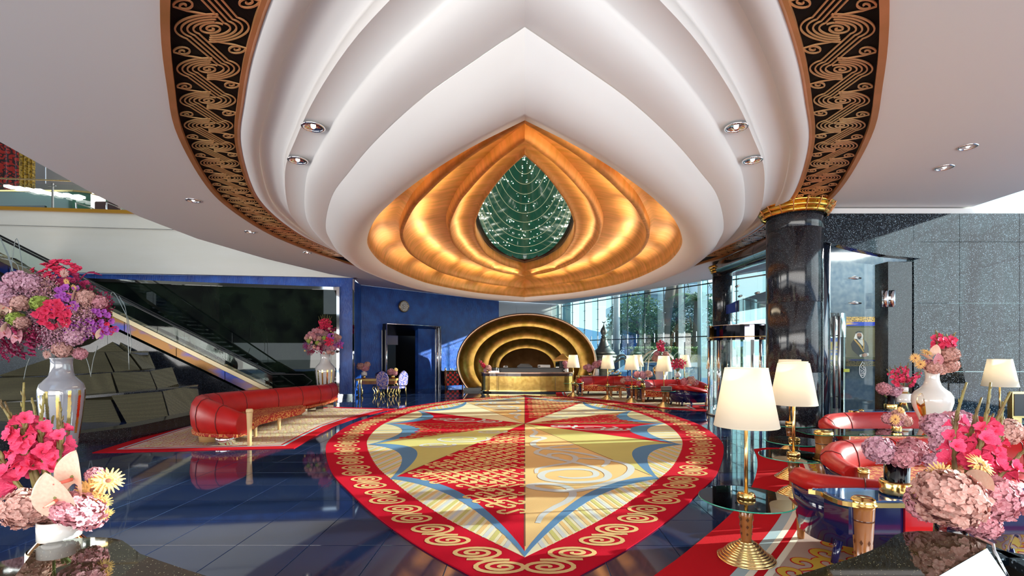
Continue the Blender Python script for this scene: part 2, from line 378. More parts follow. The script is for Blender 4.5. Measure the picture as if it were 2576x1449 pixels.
# ================================================================= floor of stone tiles
floor = thing('floor', None, None); floor['kind'] = 'structure'
fb = MB(); fb.box((-2, 16, -0.06), (52, 64, 0.10)); fb.build('grout_bed', grout, floor)
TS = 0.748
tiles = []
i0 = 0.0
for iy in range(-8, 48):
    for ix in range(-24, 17):
        x = 0.02 + ix * TS + TS / 2; y = iy * TS * 1.0 + 0.12; 
        if x > 10.9 and y > 10: continue
        tiles.append((x, y))
tm = MB(); h = TS / 2 - 0.0035
tm.add([(-h, -h, 0), (h, -h, 0), (h, h, 0), (-h, h, 0), (-h + .002, -h + .002, 0.006), (h - .002, -h + .002, 0.006), (h - .002, h - .002, 0.006), (-h + .002, h - .002, 0.006)],
       [(4, 5, 6, 7), (0, 1, 5, 4), (1, 2, 6, 5), (2, 3, 7, 6), (3, 0, 4, 7)])
tme = tm.mesh('tile', floor_m)
def in_rug(x, y):
    if 4.4 < y < 21.5:
        k = min(range(len(_base)), key=lambda i: abs(_base[i].y - y)); return abs(x) < _base[k].x - 0.9
    return False
def vis(x, y):
    if y < 3.6 or in_rug(x, y): return 1e9
    px = CX + F * x / y
    if px < -40 or px > 2620: return 1e9
    if x > 0.9 * (y * 0.55) and 4.2 < y < 10 and x > 3.9: return 5e2 + y
    return y + abs(x) * 0.15
tiles.sort(key=lambda t: vis(*t))
for (x, y) in tiles[:298]: inst(tme, 'tile', floor, (x, y, -0.006))
rest = MB()
for (x, y) in tiles[298:]:
    if in_rug(x, y): continue
    rest.merge(tm, Matrix.Translation((x, y, -0.006)))
rest.build('tile_field', floor_m, floor, kind='stuff')

# ================================================================= ceiling slab with the leaf-shaped hole
ZC = 5.15
slab = [(-5.2, -7), (-7.0, 3.0), (-7.9, 7.3), (-8.6, 9.6), (-9.0, 11.3), (-9.15, 13.5), (-8.8, 16.5), (-7.95, 19.7), (-7.35, 20.75), (-7.8, 22.9), (-1.70, 30.2), (2.4, 32.3), (8.1, 21.4), (10.0, 17.8), (9.75, 10.45), (9.75, -7)]
ceil = MB().poly(slab, ZC, ZC + 0.35, holes=[leaf(2.06)]).build('ceiling', white, kind='structure')
# upper ceiling over the gallery void and the tall glazed hall
MB().box((-17, 12, 16.0), (22, 40, 0.2)).build('ceiling', white, kind='structure')
MB().box((13.5, 4, 11.0), (11, 26, 0.2)).build('ceiling', white, kind='structure')

MB().box((1, 13, 8.6), (15, 40, .2)).build('roof', white, kind='structure')
# --- the carved medallion
med = thing('ceiling_medallion', 'huge leaf-shaped ceiling medallion of white plaster steps around a gilded hollow', 'ceiling medallion')
def arc(d0, z0, d1, z1, kind, n=8):
    """kind 'c' bulges down/out, 'v' hollow"""
    out = []
    for i in range(n + 1):
        a = pi / 2 * i / n
        if kind == 'v': out.append((d0 + (d1 - d0) * (1 - cos(a)), z0 + (z1 - z0) * sin(a)))
        else: out.append((d0 + (d1 - d0) * sin(a), z0 + (z1 - z0) * (1 - cos(a))))
    return out
lip = [(-0.62, 4.24), (-0.45, 4.19), (-0.25, 4.24), (-0.10, 4.36), (0.0, 4.55)]
lipm = MB()
for s_ in (1, -1):
    G1 = gold_outline(0); O1 = outline(-.62, 90)
    rings = [[(p.x * s_, p.y, 4.39) for p in G1], [(p.x * s_ * .8 + q.x * s_ * .2, p.y * .8 + q.y * .2, 4.30) for p, q in zip(G1, O1)]] + [[(p.x * s_, p.y, z) for p in outline(d, 90)] for d, z in lip]
    lipm.loft(rings if s_ > 0 else rings[::-1], closed=False)
lipm.build('plaster_ring', white, med)
ring_loft(MB(), arc(-.005, 4.555, 0.38, 4.80, 'c', 8)).build('plaster_ring', white, med)
ring_loft(MB(), [(0.375, 4.80), (0.38, 4.86), (0.69, 4.86)]).build('plaster_ring', white, med)
ring_loft(MB(), [(0.69, 4.86), (0.70, 4.97)] + arc(0.70, 4.97, 1.05, 5.12, 'v', 6)).build('plaster_ring', white, med)
ring_loft(MB(), [(1.045, 5.12), (1.05, 5.07), (1.27, 5.12), (1.31, 5.17)]).build('plaster_ring', white, med)
ring_loft(MB(), [(1.295, 5.20), (1.295, 5.155), (1.33, 5.13), (1.37, 5.13), (1.37, 5.2)], smooth=False).build('copper_trim', copper, med)
ring_loft(MB(), [(1.36, 5.19), (2.02, 5.19)]).build('grille', black_grille, med)
ring_loft(MB(), [(2.01, 5.22), (2.01, 5.12), (2.085, 5.12), (2.085, 5.17)], smooth=False).build('copper_trim', copper, med)
gold_loft(MB(), [(0, 4.39), (.04, 4.43)] + arc(.04, 4.43, .55, 4.88, 'v', 8) + [(.85, 4.93), (.98, 4.86)]).build('gilded_cove', goldleaf, med)
gold_loft(MB(), [(.98, 4.86), (1.0, 4.66), (1.06, 4.65)] + arc(1.06, 4.65, 1.62, 5.10, 'v', 8) + [(1.88, 5.16), (1.96, 5.16)]).build('gilded_cove', goldleaf, med)
gold_loft(MB(), [(1.96, 5.16), (2.0, 4.99), (2.08, 4.97)] + arc(2.08, 4.97, 2.7, 5.2, 'v', 6) + [(2.9, 5.22), (2.93, 5.15), (3.05, 5.15), (3.1, 5.45)]).build('gilded_cove', goldleaf, med)
for s_ in (1, -1):
  for (u_, zc_, en_) in ((.5, 4.62, 1.9), (1.45, 4.86, 3.0), (2.4, 5.06, 1.0)):
    G_ = gold_outline(u_, 60)
    for k in range(5, 58, 7):
        p = G_[k]; t_ = (G_[k + 1] - G_[k - 1]).normalized()
        l_ = area_light('cove_light', (p.x * s_, p.y, zc_), 1.5, .06, en_, (1.0, .74, .46))
        l_.rotation_euler = Vector((s_ * .25, 0, -1)).to_track_quat('Z', 'Y').to_euler(); l_.rotation_euler.z = atan2(t_.y, t_.x * s_) 
# filigree units along the band
def band_pt(curves, s_, t, q, z):
    """t arclength fraction along, q 0..1 across"""
    a, b = curves; n = len(a); f = t * (n - 1); i = min(n - 2, max(0, int(f))); k = f - i
    A = a[i].lerp(a[i + 1], k); B = b[i].lerp(b[i + 1], k); P = A.lerp(B, q); return Vector((P.x * s_, P.y, z))
cin, cout = outline(1.37, 200), outline(1.99, 200)
_len = sum((cin[i + 1].lerp(cout[i + 1], .5) - cin[i].lerp(cout[i], .5)).length for i in range(199))
def scroll_unit():
    """curves as (v across -.5..+.5, u along in units) with widths"""
    C = []; R = radians
    C.append(([((.012 + .165 * k / 44) * cos(R(-70 + k * 17)), (.010 + .125 * k / 44) * sin(R(-70 + k * 17))) for k in range(45)], .017))
    for k in range(4):
        A, B, A2, B2 = .235 + .078 * k, .150 + .050 * k, .235 + .078 * (3 - k), .150 + .050 * (3 - k)
        pts = [(-A * cos(R(t)), B * sin(R(t))) for t in range(-96, 56, 8)]
        pts += [(A2 * cos(R(t)), 1 + B2 * sin(R(t))) for t in range(-52, 100, 8)]
        C.append((pts, .0155))
    for sg, c in ((1, (.365, .47)), (-1, (-.365, .53))):
        P = [(c[0] + sg * (.010 + .125 * k / 30) * cos(R(200 - k * 19)), c[1] + sg * (.008 + .115 * k / 30) * sin(R(200 - k * 19))) for k in range(31)]
        e_ = P[-1]; P += [(e_[0] - sg * .16, e_[1] - sg * .06 - sg * .02), (sg * .02, c[1] - sg * .20)]
        C.append((P, .0165))
    return C
SU = scroll_unit()
def x_at(curve, Y):
    for i in range(len(curve) - 1):
        if curve[i].y <= Y <= curve[i + 1].y: return curve[i].x + (curve[i + 1].x - curve[i].x) * (Y - curve[i].y) / max(1e-6, curve[i + 1].y - curve[i].y)
    return None
for s_ in (1, -1):
    for u in range(-3, 17):
        mb = MB()
        for pts, w in SU:
            path = []
            for v, p in pts:
                Y = 4.75 + .68 * (u + p); xi, xo = x_at(cin, Y), x_at(cout, Y)
                if xi is not None and xo is not None and Y > 3.2: path.append(Vector((s_ * ((xi + xo) / 2 - v * (xo - xi)), Y, 5.165)))
            if len(path) > 1: mb.ribbon(path, w, Vector((0, 0, 1)), th=-0.012)
        if mb.v: mb.build('gilt_scroll', bronze_scroll, med)
# shaft and star-lit dome above the opening
shaft = MB()
for s_ in (1, -1):
    o1 = gold_outline(3.1, 60)
    shaft.loft([[(p.x * s_, p.y, z) for p in o1] for z in (5.45, 6.3)], closed=False)
shaft.build('shaft_wall', mat('shaft_dark_red', (0.10, 0.02, 0.02), 0.5, var=(2.5, (0.35, 0.20, 0.10), 0.04, (0.2, 0.2, 6))), med)
dm = MB(); R = []
for i in range(17):
    a = pi / 2 * i / 16; rb = cos(a)
    R.append([(1.22 * rb * cos(2 * pi * j / 48) * (1 if True else 1), 5.3 * rb * sin(2 * pi * j / 48), 2.0 * sin(a)) for j in range(48)])
dm.loft(R[:-1]); dome = dm.build('star_dome', mat('green_dome_glass', (0.012, 0.09, 0.06), 0.12, 0, 0.6, emit=(0.03, 0.20, 0.13), es=0.10), med, (0.0, 13.3, 5.55))
lm = mat('ring_line', (0.35, 0.34, 0.2), 0.4, emit=(0.5, 0.5, 0.3), es=0.5)
for i in range(1, 11):
    a = pi / 2 * (i - .3) / 12; rb = cos(a) * 0.985
    MB().tube([(1.22 * rb * cos(2 * pi * j / 48), 5.3 * rb * sin(2 * pi * j / 48), 2.0 * sin(a) - .01) for j in range(49)], 0.006, 4, caps=False).build('ring_line', lm, dome)
st = MB()
for k in range(190):
    a = random.random() * pi / 2 * 0.95; b = random.random() * 2 * pi; rb = cos(a) * 0.97
    x, y, z = 1.22 * rb * cos(b), 5.3 * rb * sin(b), 2.0 * sin(a) - 0.03
    st.sphere((x, y, z), random.choice((0.010, 0.016, 0.02)), 5, 4)
st.build('star_lights', mat('star_light', (1, 1, .9), 0.5, emit=(1, 1, 0.85), es=6), dome, kind='stuff')

# --- recessed spotlights
spot_e = mat('spot_reflector', (0.75, 0.75, 0.76), 0.15, 1.0)
bulb_m = mat('spot_lamp', (1, .95, .85), 0.3, emit=(1, 0.93, 0.8), es=2.5)
def downlight(px, py, z, r, label, group=None):
    p = g(px, py, z)
    t = thing('recessed_spotlight', label, 'ceiling light', (p.x, p.y, z), 0, group)
    MB().lathe([(r * 1.25, 0.0), (r * 1.25, -0.012), (r * 1.02, -0.018), (r, 0.0)], seg=24, caps=False).build('trim_ring', chrome, t)
    MB().lathe([(r, -0.002), (r * 0.85, 0.012), (r * 0.5, 0.02), (0.001, 0.022)], seg=20, caps=False).build('reflector', spot_e, t)
    MB().sphere((0, 0, 0.008), r * 0.28, 8, 6).build('bulb', bulb_m, t)
    return t
downlight(788, 319, 4.835, 0.115, 'recessed ceiling spotlight in left white ring, upper of the left pair')
downlight(749, 403, 4.835, 0.115, 'recessed ceiling spotlight in left white ring, lower of the left pair')
downlight(1852, 320, 4.835, 0.115, 'recessed ceiling spotlight in right white ring, upper of the right pair')
downlight(1893, 403, 4.835, 0.115, 'recessed ceiling spotlight in right white ring, lower of the right pair')
downlight(486, 504, ZC, 0.11, 'round spotlight in flat ceiling left of the scroll band, nearest camera')
downlight(629, 583, ZC, 0.11, 'round spotlight in flat ceiling left of scroll band, middle of three')
downlight(773, 635, ZC, 0.11, 'round spotlight in flat ceiling left of scroll band, farthest one')
downlight(2435, 369, ZC, 0.10, 'round spotlight in right flat ceiling, upper of two')
downlight(2376, 421, ZC, 0.11, 'round spotlight in right flat ceiling, lower of two above granite wall')

# ================================================================= back and left walls
WL = [(-20.5, 19.3), (-7.35, 20.75)]           # blue wall carrying the black glass
def wall_pt(a, b, px):
    """plan point where the view ray through px meets line a-b"""
    k = (px - CX) / F; ax, ay = a; bx, by = b; t = (ax - k * ay) / ((ax - k * ay) - (bx - k * by)); return Vector((ax + (bx - ax) * t, ay + (by - ay) * t))
wl = MB().wall([WL[0], WL[1]], 0, 5.15, 0.3); wl.build('wall_left', bluewall, kind='structure')
MB().wall([(-7.35, 20.75), (-7.6, 21.6), (-7.75, 22.9)], 0, 5.15, 0.1).build('wall_return', bluewall, kind='structure')
MB().box((-7.33, 20.71, 2.55), (0.07, 0.07, 5.1)).build('trim_1', chrome, kind='structure')
WB = [(-7.9, 22.8), (-1.62, 30.3)]
dL, dR = wall_pt(*WB, 962), wall_pt(*WB, 1052)
MB().wall([WB[0], dL], 0, 5.15, 0.25).wall([dR, WB[1]], 0, 5.15, 0.25).wall([dL, dR], 3.22, 5.15, 0.25).build('wall_back', bluewall, kind='structure')
# white panelled wall behind the niche
wn = thing('wall_niche', None, None); wn['kind'] = 'structure'
for a, b in (((-1.62, 30.3), (-0.55, 30.9)), ((-0.53, 30.92), (1.72, 32.0)), ((1.74, 32.02), (2.5, 32.4))):
    MB().wall([a, b], 0, 5.15, 0.2).build('panel', white, wn)

# black glass panel in chrome frame on the left wall
fr = thing('framed_black_glass', 'wide black mirror glass panel in a chrome frame on the blue wall behind escalator', 'glass panel')
a, b = wall_pt(*WL, 228), wall_pt(*WL, 848)
nrm = Vector((b.y - a.y, -(b.x - a.x))).normalized()
if nrm.y > 0: nrm = -nrm
def off(p, k): return (p.x + nrm.x * k, p.y + nrm.y * k)
ztl, ztr = EYE + (CY - 707) * a.y / F, EYE + (CY - 727) * b.y / F
MB().wall([off(a, 0.02), off(b, 0.02)], 0.25, ztr, 0.01, zt=[ztl, ztr]).build('glass_sheet', blackmirror, fr)
MB().wall([off(a, 0.10), off(b, 0.10)], [ztl - 0.03, ztr - .05], 0, 0.09, zt=[ztl + 0.10, ztr + 0.07]).build('top_rail', chrome, fr)
MB().wall([off(b, 0.10), off(b + (b - a).normalized() * 0.12, 0.10)], 0.2, ztr + 0.08, 0.09).build('side_rail', chrome, fr)
MB().wall([off(a - (b - a).normalized() * 0.10, 0.10), off(a, 0.10)], 0.2, ztl + 0.1, 0.09).build('side_rail', chrome, fr)
# baseboard of rippled chrome
bb = thing('baseboard_left', '', None); bb['kind'] = 'structure'
c0, c1 = wall_pt(*WL, 851), wall_pt(*WL, 893)
MB().wall([off(c0, 0.06), off(c1, 0.06)], 0.0, 0.17, 0.05).build('board', chrome, bb)
MB().box((-1.2, 28.2, 0.1), (0.1, 0.1, 0.1)).build('board', chrome, bb)

MB().box((-1, -7.2, 4.4), (26, .3, 2.4)).build('wall_rear', mat('dark_rear_panel', (.06, .055, .05), .6), kind='structure')
for k in range(9): MB().box((-13 + k * 3.0, -7.2, 1.6), (.5, .35, 3.2)).build('wall_rear_pier', MATS['dark_rear_panel'], kind='structure')
MB().box((-22.6, 6, 9.3), (.3, 27, 13)).box((-18, -7.2, 9.3), (9, .3, 13)).build('wall_side', mat('black_side_panel', (.010, .012, .010), .6), kind='structure')
for k in range(8): MB().box((-22.5, -6 + k * 3.3, 1.5), (.4, .55, 3.0)).build('wall_side_pier', white, kind='structure')
# ---------------- gallery above the left wall
ZM = 7.55
MB().wall([(-21.5, 18.9), (-13.2, 19.85), (-7.2, 20.7)], 5.15, ZM, 0.25).build('wall_gallery', cream, kind='structure')
MB().wall([(-21.5, 18.85), (-13.2, 19.80), (-8, 20.5)], 6.95, 6.965, 0.02).build('trim_2', steel, kind='structure')
MB().wall([(-21.5, 18.78), (-13.2, 19.73)], ZM, ZM + 0.13, 0.3).wall([(-13.2, 19.73), (-8, 20.45)], ZM, ZM + 0.12, 0.3).build('trim_3', mat('gilt_edge', (0.72, 0.36, 0.05), 0.3, 0.6), kind='structure')
MB().box((-19, 23.2, ZM - 0.05), (25, 6.6, 0.1)).build('floor_gallery', cream, kind='structure')
MB().box((-17, 26.4, 11.7), (24, 0.2, 8.6)).build('wall_gallery_back', mat('dim_plaster', (0.42, 0.38, 0.33), 0.7), kind='structure')
rl = thing('glass_balustrade', 'glass balustrade with slim brass handrail along the upper gallery edge', 'balustrade')
for i, (xa, xb) in enumerate(((-21.4, -18.9), (-18.8, -15.8), (-15.7, -13.2), (-13.1, -10.6))):
    ya, yb = 19.0 + (xa + 21.5) * .115, 19.0 + (xb + 21.5) * .115
    MB().wall([(xa, ya), (xb, yb)], ZM + .13, ZM + 1.12, 0.015).build('glass_panel', glass, rl)
MB().tube([(-21.5, 18.98, ZM + 1.28), (-10, 20.3, ZM + 1.28)], 0.03, 8).build('handrail', brass, rl)
for x in (-18.85, -15.75, -13.15):
    y = 19.0 + (x + 21.5) * .115
    MB().box((x, y, ZM + .62), (0.05, 0.05, 1.1)).build('post', steel, rl)
    MB().box((x, y - .03, ZM + 1.05), (0.3, 0.04, 0.03)).build('clamp', steel, rl)
def curtain(name, label, x0, x1, y, z0, z1, m, folds):
    n = folds * 8; mb = MB()
    pts = [(x0 + (x1 - x0) * i / n, y + 0.10 * sin(2 * pi * i / 8)) for i in range(n + 1)]
    mb.wall(pts, z0, z1, 0.02); o = mb.build(name, m); return tag(o, label, 'curtain')
curtain('curtain', 'red patterned curtain hanging on the upper gallery at far left', -29.5, -25.25, 24.2, ZM, 13.5, scrollmat('red_curtain', (0.45, 0.02, 0.01), (0.03, 0.01, 0.01), 5, .7, 1.2), 9)
curtain('curtain', 'narrow gold curtain edging the red curtain on upper gallery', -25.2, -24.4, 24.1, ZM, 13.5, mat('gold_curtain', (0.62, 0.38, 0.05), 0.5, var=(12, (0.15, 0.08, 0.01), 0.1)), 4)
bar = thing('gallery_bar', 'dark green rounded bar counter behind the gallery balustrade', 'counter', (-22.6, 22.4, ZM))
bar.scale = (1, 1, 1.5)
pl = [(-3.0, -0.6), (2.2, -0.6), (2.8, -0.35), (3.0, 0.2), (3.0, 1.0), (-3.0, 1.0)]
greenlac = mat('dark_green_lacquer', (0.012, 0.035, 0.026), 0.12, coat=0.6)
MB().poly([(p[0], p[1]) for p in pl], 0, 1.1).build('body', greenlac, bar)
MB().poly([(p[0] * 1.03, p[1] * 1.06) for p in pl], 1.1, 1.15).build('top', brass, bar)
MB().box((-0.8, -0.63, 0.4), (3.6, 0.04, 0.55)).build('front_panel', blackm, bar)
for k in range(5):
    MB().tube([(-2.1 + k * .62 + .26 * cos(t), -0.66, 0.25 + .26 * sin(t)) for t in [pi * j / 10 for j in range(11)]], 0.012, 5).build('arch_line', brass, bar)
lf = thing('gallery_light_fixture', 'long crumpled white light fixture hanging over gallery bar', 'ceiling light', (-21.4, 21.6, 9.35))
mb = MB()
for k in range(12):
    x = -1.6 + k * 0.29; mb.box((x, 0.1 * sin(k * 2.1), -0.045 * k + 0.03 * sin(k * 3)), (0.27, 0.34, 0.10), rz=0.3 * sin(k * 1.7), bev=0.02)
mb.build('diffuser', mat('bright_diffuser', (1, 1, 1), .5, emit=(1, 1, 1), es=3.0), lf)
MB().box((0, 0, 1.6), (0.02, 0.02, 2.9)).build('hanging_rod', steel, lf)
ac = thing('armchair', 'low dark brown armchair seen behind the gallery edge', 'chair', (-18.4, 20.9, ZM))
ac.scale = (1.25, 1.25, 1.25)
MB().box((0, 0, 0.3), (0.9, 0.7, 0.2), bev=.04).build('seat', mat('brown_cloth', (0.07, 0.03, 0.03), .7), ac)
MB().box((0, .35, 0.55), (0.9, 0.12, 0.6), bev=.04).build('backrest', MATS['brown_cloth'], ac)
for sx_ in (-1, 1):
    MB().tube([(sx_ * .5, -.3, 0), (sx_ * .52, -.3, .6), (sx_ * .5, .35, .6)], 0.025, 6).build('armrest', chrome, ac)

# ================================================================= right granite wall, columns
RW = thing('wall_right', '', None); RW['kind'] = 'structure'
YW = 10.5
xs = [6.35, 7.35, 8.45, 9.45, 10.75, 12.0, 13.2]
zs = [0.0, 1.56, 3.05, 4.38, 5.0]
def door_hole(x): return 6.35 < x < 8.4
for i in range(len(xs) - 1):
    for j in range(len(zs) - 1):
        x0, x1, z0, z1 = xs[i] + .004, xs[i + 1] - .004, zs[j] + .004, zs[j + 1] - .004
        if i < 2 and j < 3: 
            if j == 2: pass
            continue
        if False: pass
        MB().box(((x0 + x1) / 2, YW + .1, (z0 + z1) / 2), (x1 - x0, 0.2, z1 - z0)).build('granite_panel', granite, RW)
# lintel over the doorway: curved underside dropping to the right
lint = []
zl = [(6.35, 4.33), (6.7, 4.28), (7.1, 4.17), (7.7, 4.05), (8.44, 3.98)]
lint_poly = [(x, YW, z) for x, z in zl] + [(8.44, YW, 4.372), (6.35, YW, 4.372)]
MB().face(lint_poly, -0.2).build('granite_panel', granite, RW)
MB().box((9.0 + .75, YW + .12, 5.06), (6.9, 0.16, 0.12)).build('cornice', white, RW)
jm = mat('polished_black_jamb', (0.015, 0.02, 0.035), 0.04, 0, 0.9, coat=1)
MB().lathe([(0.26, 0), (0.26, 4.36)], (6.44, YW + .16, 0), 24).build('door_jamb', jm, RW)
MB().box((8.17, YW + .22, 1.98), (0.52, 0.4, 3.95)).build('door_jamb', granite_d, RW)
# glass door set in the opening
gd = thing('door_2', None, None); gd['kind'] = 'structure'
ZB = 3.95
MB().box((7.32, YW + .25, 2.05), (1.28, 0.014, 4.1)).build('glass_leaf', glass, gd)
def curved(mb, c, r, z0, z1, a0, a1, th=0.012, n=16):
    P = [(c[0] + r * cos(a0 + (a1 - a0) * i / n), c[1] + r * sin(a0 + (a1 - a0) * i / n)) for i in range(n + 1)]
    return mb.wall(P, z0, z1, th)
ZD = YW - .05
for px in (2098, 2111):
    p = at(px, 900, YW + .12); MB().cyl((p.x, p.y, 0.75), 0.03, 2.02, 10).build('pull_handle', steel, gd)
for zz in (1.0, 1.6, 2.35):
    p = at(2104, 900, YW + .14); MB().box((p.x, p.y + .03, zz), (0.14, 0.04, 0.03)).build('handle_bracket', steel, gd)
for (px, py) in ((2073, 648), (2073, 744)):
    p = at(px, py, YW + .18); MB().tube([(p.x - .06, p.y, p.z), (p.x + .1, p.y, p.z - .01)], [.012, .035], 8).build('patch_fitting', steel, gd)
for (px, py) in ((2238, 675), (2150, 700), (2150, 763)):
    p = at(px, py, YW + .18); MB().tube([(p.x - .14, p.y, p.z), (p.x, p.y, p.z + .01), (p.x + .14, p.y, p.z)], [.01, .04, .02], 8).build('patch_fitting', steel, gd)
for px in (2223, 2240):
    p = at(px, 752, YW + .05); MB().cyl((p.x, p.y - .05, p.z - .18), 0.06, 0.36, 12).build('hinge_cylinder', chrome, gd)
MB().box((at(2231, 750, YW).x, YW, at(2231, 750, YW).z), (0.16, 0.05, 0.06)).build('hinge_arm', chrome, gd)
def emblem(parent, c, s_, mt, name='etched_emblem'):
    """tall drop-shaped calligraphic mark"""
    mb = MB(); up = Vector((0, -1, 0))
    def cur(pts, w): mb.ribbon([(c[0] + x * s_, c[1], c[2] + z * s_) for x, z in [(q.x, q.y) for q in spline([Vector(p) for p in pts], 5)]], w * s_, up)
    cur([(0.0, 1.0), (-.12, .75), (-.3, .45), (-.34, 0), (-.26, -.5), (0, -.8), (.26, -.5), (.34, 0), (.25, .4)], 0.07)
    cur([(-.05, .6), (.15, .45), (.05, .25), (-.15, .3), (-.1, .5)], 0.06)
    cur([(-.25, .1), (-.05, .0), (.15, .15), (.2, -.05), (0, -.18), (-.2, -.1)], 0.06)
    cur([(-.18, -.3), (0, -.35), (.18, -.25), (.12, -.5), (-.1, -.55), (-.15, -.42)], 0.06)
    cur([(.05, .9), (.18, .8), (.1, .68)], 0.05)
    mb.build(name, mt, parent)
etch = mat('etched_white', (0.85, 0.9, 0.9), 0.6)
p = at(2170, 932, YW + .23); emblem(gd, (p.x, p.y, p.z), 0.20, etch)
MB().lathe([(0.46, 0), (0.46, 2.78)], (6.92, YW + .75, 0), 32, caps=False).build('inner_glass_drum', thin_glass('drum_glass', (.9, .97, .95), 1.5), gd)
MB().lathe([(0.47, 2.32), (0.47, 2.86), (0.001, 2.88)], (6.92, YW + .75, 0), 32, caps=False).build('drum_header', mat('bright_steel', (.9, .93, .95), .12, 1.0), gd)
p = at(2068, 926, YW + .25); emblem(gd, (6.79, YW + .26, p.z), 0.17, etch)
MB().box((7.15, YW + .24, at(2125, 933, YW).z), (0.13, 0.01, 0.07)).build('notice_strip', mat('yellow_green_strip', (.45, .5, .05), .5), gd)

# room behind the door: granite wall with portrait
MB().box((9.9, 13.6, 2.6), (3.9, 0.2, 5.2)).build('wall_vestibule', mat('vestibule_granite', (.07, .11, .16), .12, 0, .8, var=(8, (.14, .18, .22), .2)), kind='structure')
pt = thing('framed_portrait', 'gold framed portrait of a bearded man in white headcloth and black robe', 'picture')
PY = 13.4
def prect(mb, x0, y0, x1, y1, Y, th=0.02):
    a = at(x0, y1, Y); b = at(x1, y0, Y); return mb.box(((a.x + b.x) / 2, Y, (a.z + b.z) / 2), (b.x - a.x, th, b.z - a.z))
prect(MB(), 2050, 797, 2226, 921, PY + .04).build('mosaic_border', scrollmat('gold_guilloche', (.55, .36, .10), (.05, .04, .03), 16, .3, 2), pt)
prect(MB(), 2050, 810, 2224, 908, PY + .01, .03).build('blue_mosaic', mat('blue_gold_mosaic', (.02, .05, .45), .3, var=(2.4, (.60, .38, .10), .04, (.5, 1, 3))), pt)
prect(MB(), 2120, 820, 2207, 903, PY - .03, .06).build('frame', gold, pt)
prect(MB(), 2124, 824, 2203, 899, PY - .06, .02).build('canvas', mat('painted_backdrop', (.07, .075, .035), .5, var=(1.6, (.22, .19, .10), .3)), pt)
def ppoly(pts, m, name, k):
    P = [at(1980 + x / 5.175, 780 + y / 5.175, PY - .07 - k * .004) for x, y in pts]
    MB().face(P[::-1], 0.003).build(name, m, pt)
robe = mat('robe_black', (.015, .013, .013), .6); wh = mat('robe_white', (.75, .73, .70), .6); skin = mat('painted_skin', (.42, .20, .12), .5)
ppoly([(868, 385), (900, 370), (985, 372), (1030, 410), (1060, 480), (1065, 560), (1050, 590), (1000, 605), (940, 600), (850, 520), (832, 440)], robe, 'painted_robe', 1)
ppoly([(905, 375), (985, 378), (1002, 400), (1000, 440), (985, 470), (950, 430)], wh, 'painted_shirt', 2)
ppoly([(866, 383), (882, 377), (960, 455), (1005, 545), (990, 548), (940, 470)], mat('robe_gold', (.55, .33, .08), .4), 'painted_trim', 3)
ppoly([(985, 378), (998, 385), (1006, 430), (1004, 520), (990, 500), (994, 420)], MATS['robe_gold'], 'painted_trim', 3)
ppoly([(893, 300), (930, 275), (970, 285), (990, 330), (988, 378), (960, 385), (905, 378), (870, 372), (882, 340)], wh, 'painted_headcloth', 3)
ppoly([(912, 308), (935, 300), (965, 305), (973, 335), (965, 362), (942, 376), (918, 362), (910, 335)], skin, 'painted_face', 4)
ppoly([(915, 345), (930, 340), (942, 345), (955, 340), (970, 345), (963, 364), (942, 378), (920, 364)], robe, 'painted_beard', 5)
ppoly([(926, 350), (958, 350), (955, 355), (930, 355)], skin, 'painted_mouth', 6)
ppoly([(890, 290), (930, 270), (972, 280), (976, 292), (930, 284), (892, 302)], robe, 'painted_headband', 6)
ppoly([(918, 322), (932, 320), (932, 325), (918, 327)], robe, 'painted_eye', 6); ppoly([(948, 320), (962, 322), (962, 327), (948, 325)], robe, 'painted_eye', 6)
ppoly([(970, 580), (1010, 560), (1045, 570), (1040, 600), (1000, 612), (972, 600)], skin, 'painted_hands', 4)
ppoly([(940, 585), (975, 572), (982, 600), (950, 612)], wh, 'painted_cuff', 4); ppoly([(1035, 558), (1062, 560), (1066, 590), (1045, 597)], wh, 'painted_cuff', 4)

def column(x, y, r, z1, label, m=None):
    t = thing('granite_column', label, 'column', (x, y, 0))
    z = 0; k = 0
    for zt in (1.56, 3.05, 4.62, 9):
        zt = min(zt, z1)
        if zt <= z: break
        MB().lathe([(r - .004, z), (r, z + .006), (r, zt - .006), (r - .004, zt)], seg=40).build('drum', m or granite_d, t); z = zt
    return t
c1 = column(5.92, 10.62, 0.56, 5.02, 'thick black granite column with gilded ribbed capital at end of granite wall')
cap = [MB().lathe([(0.62 + .045 * k, 0), (0.66 + .05 * k, .02), (0.675 + .05 * k, .05), (0.66 + .05 * k, .085), (0.62 + .05 * k, .10)], (0, 0, 4.92 + .09 * k), 40, caps=False) for k in range(4)]
for cmb in cap: cmb.build('capital_ring', mat('gilt_capital', (.85, .50, .10), .22, 1.0) if 'gilt_capital' not in MATS else MATS['gilt_capital'], c1)
rb = MB()
for k in range(10):
    a = pi + pi * k / 9
    rb.tube([(.64 * cos(a), .64 * sin(a), 4.92), (.76 * cos(a), .76 * sin(a), 5.1), (.86 * cos(a), .86 * sin(a), 5.28)], .012, 5)
rb.build('capital_cord', copper, c1)
c2 = column(6.95, 17.0, 0.33, 5.15, 'slim dark granite column left of revolving door, at end of tubular beam')
for k in range(3): MB().lathe([(0.36 + .04 * k, 0), (0.40 + .04 * k, .03), (0.37 + .04 * k, .07)], (0, 0, 4.75 + .09 * k), 32, caps=False).build('capital_ring', MATS['gilt_capital'], c2)
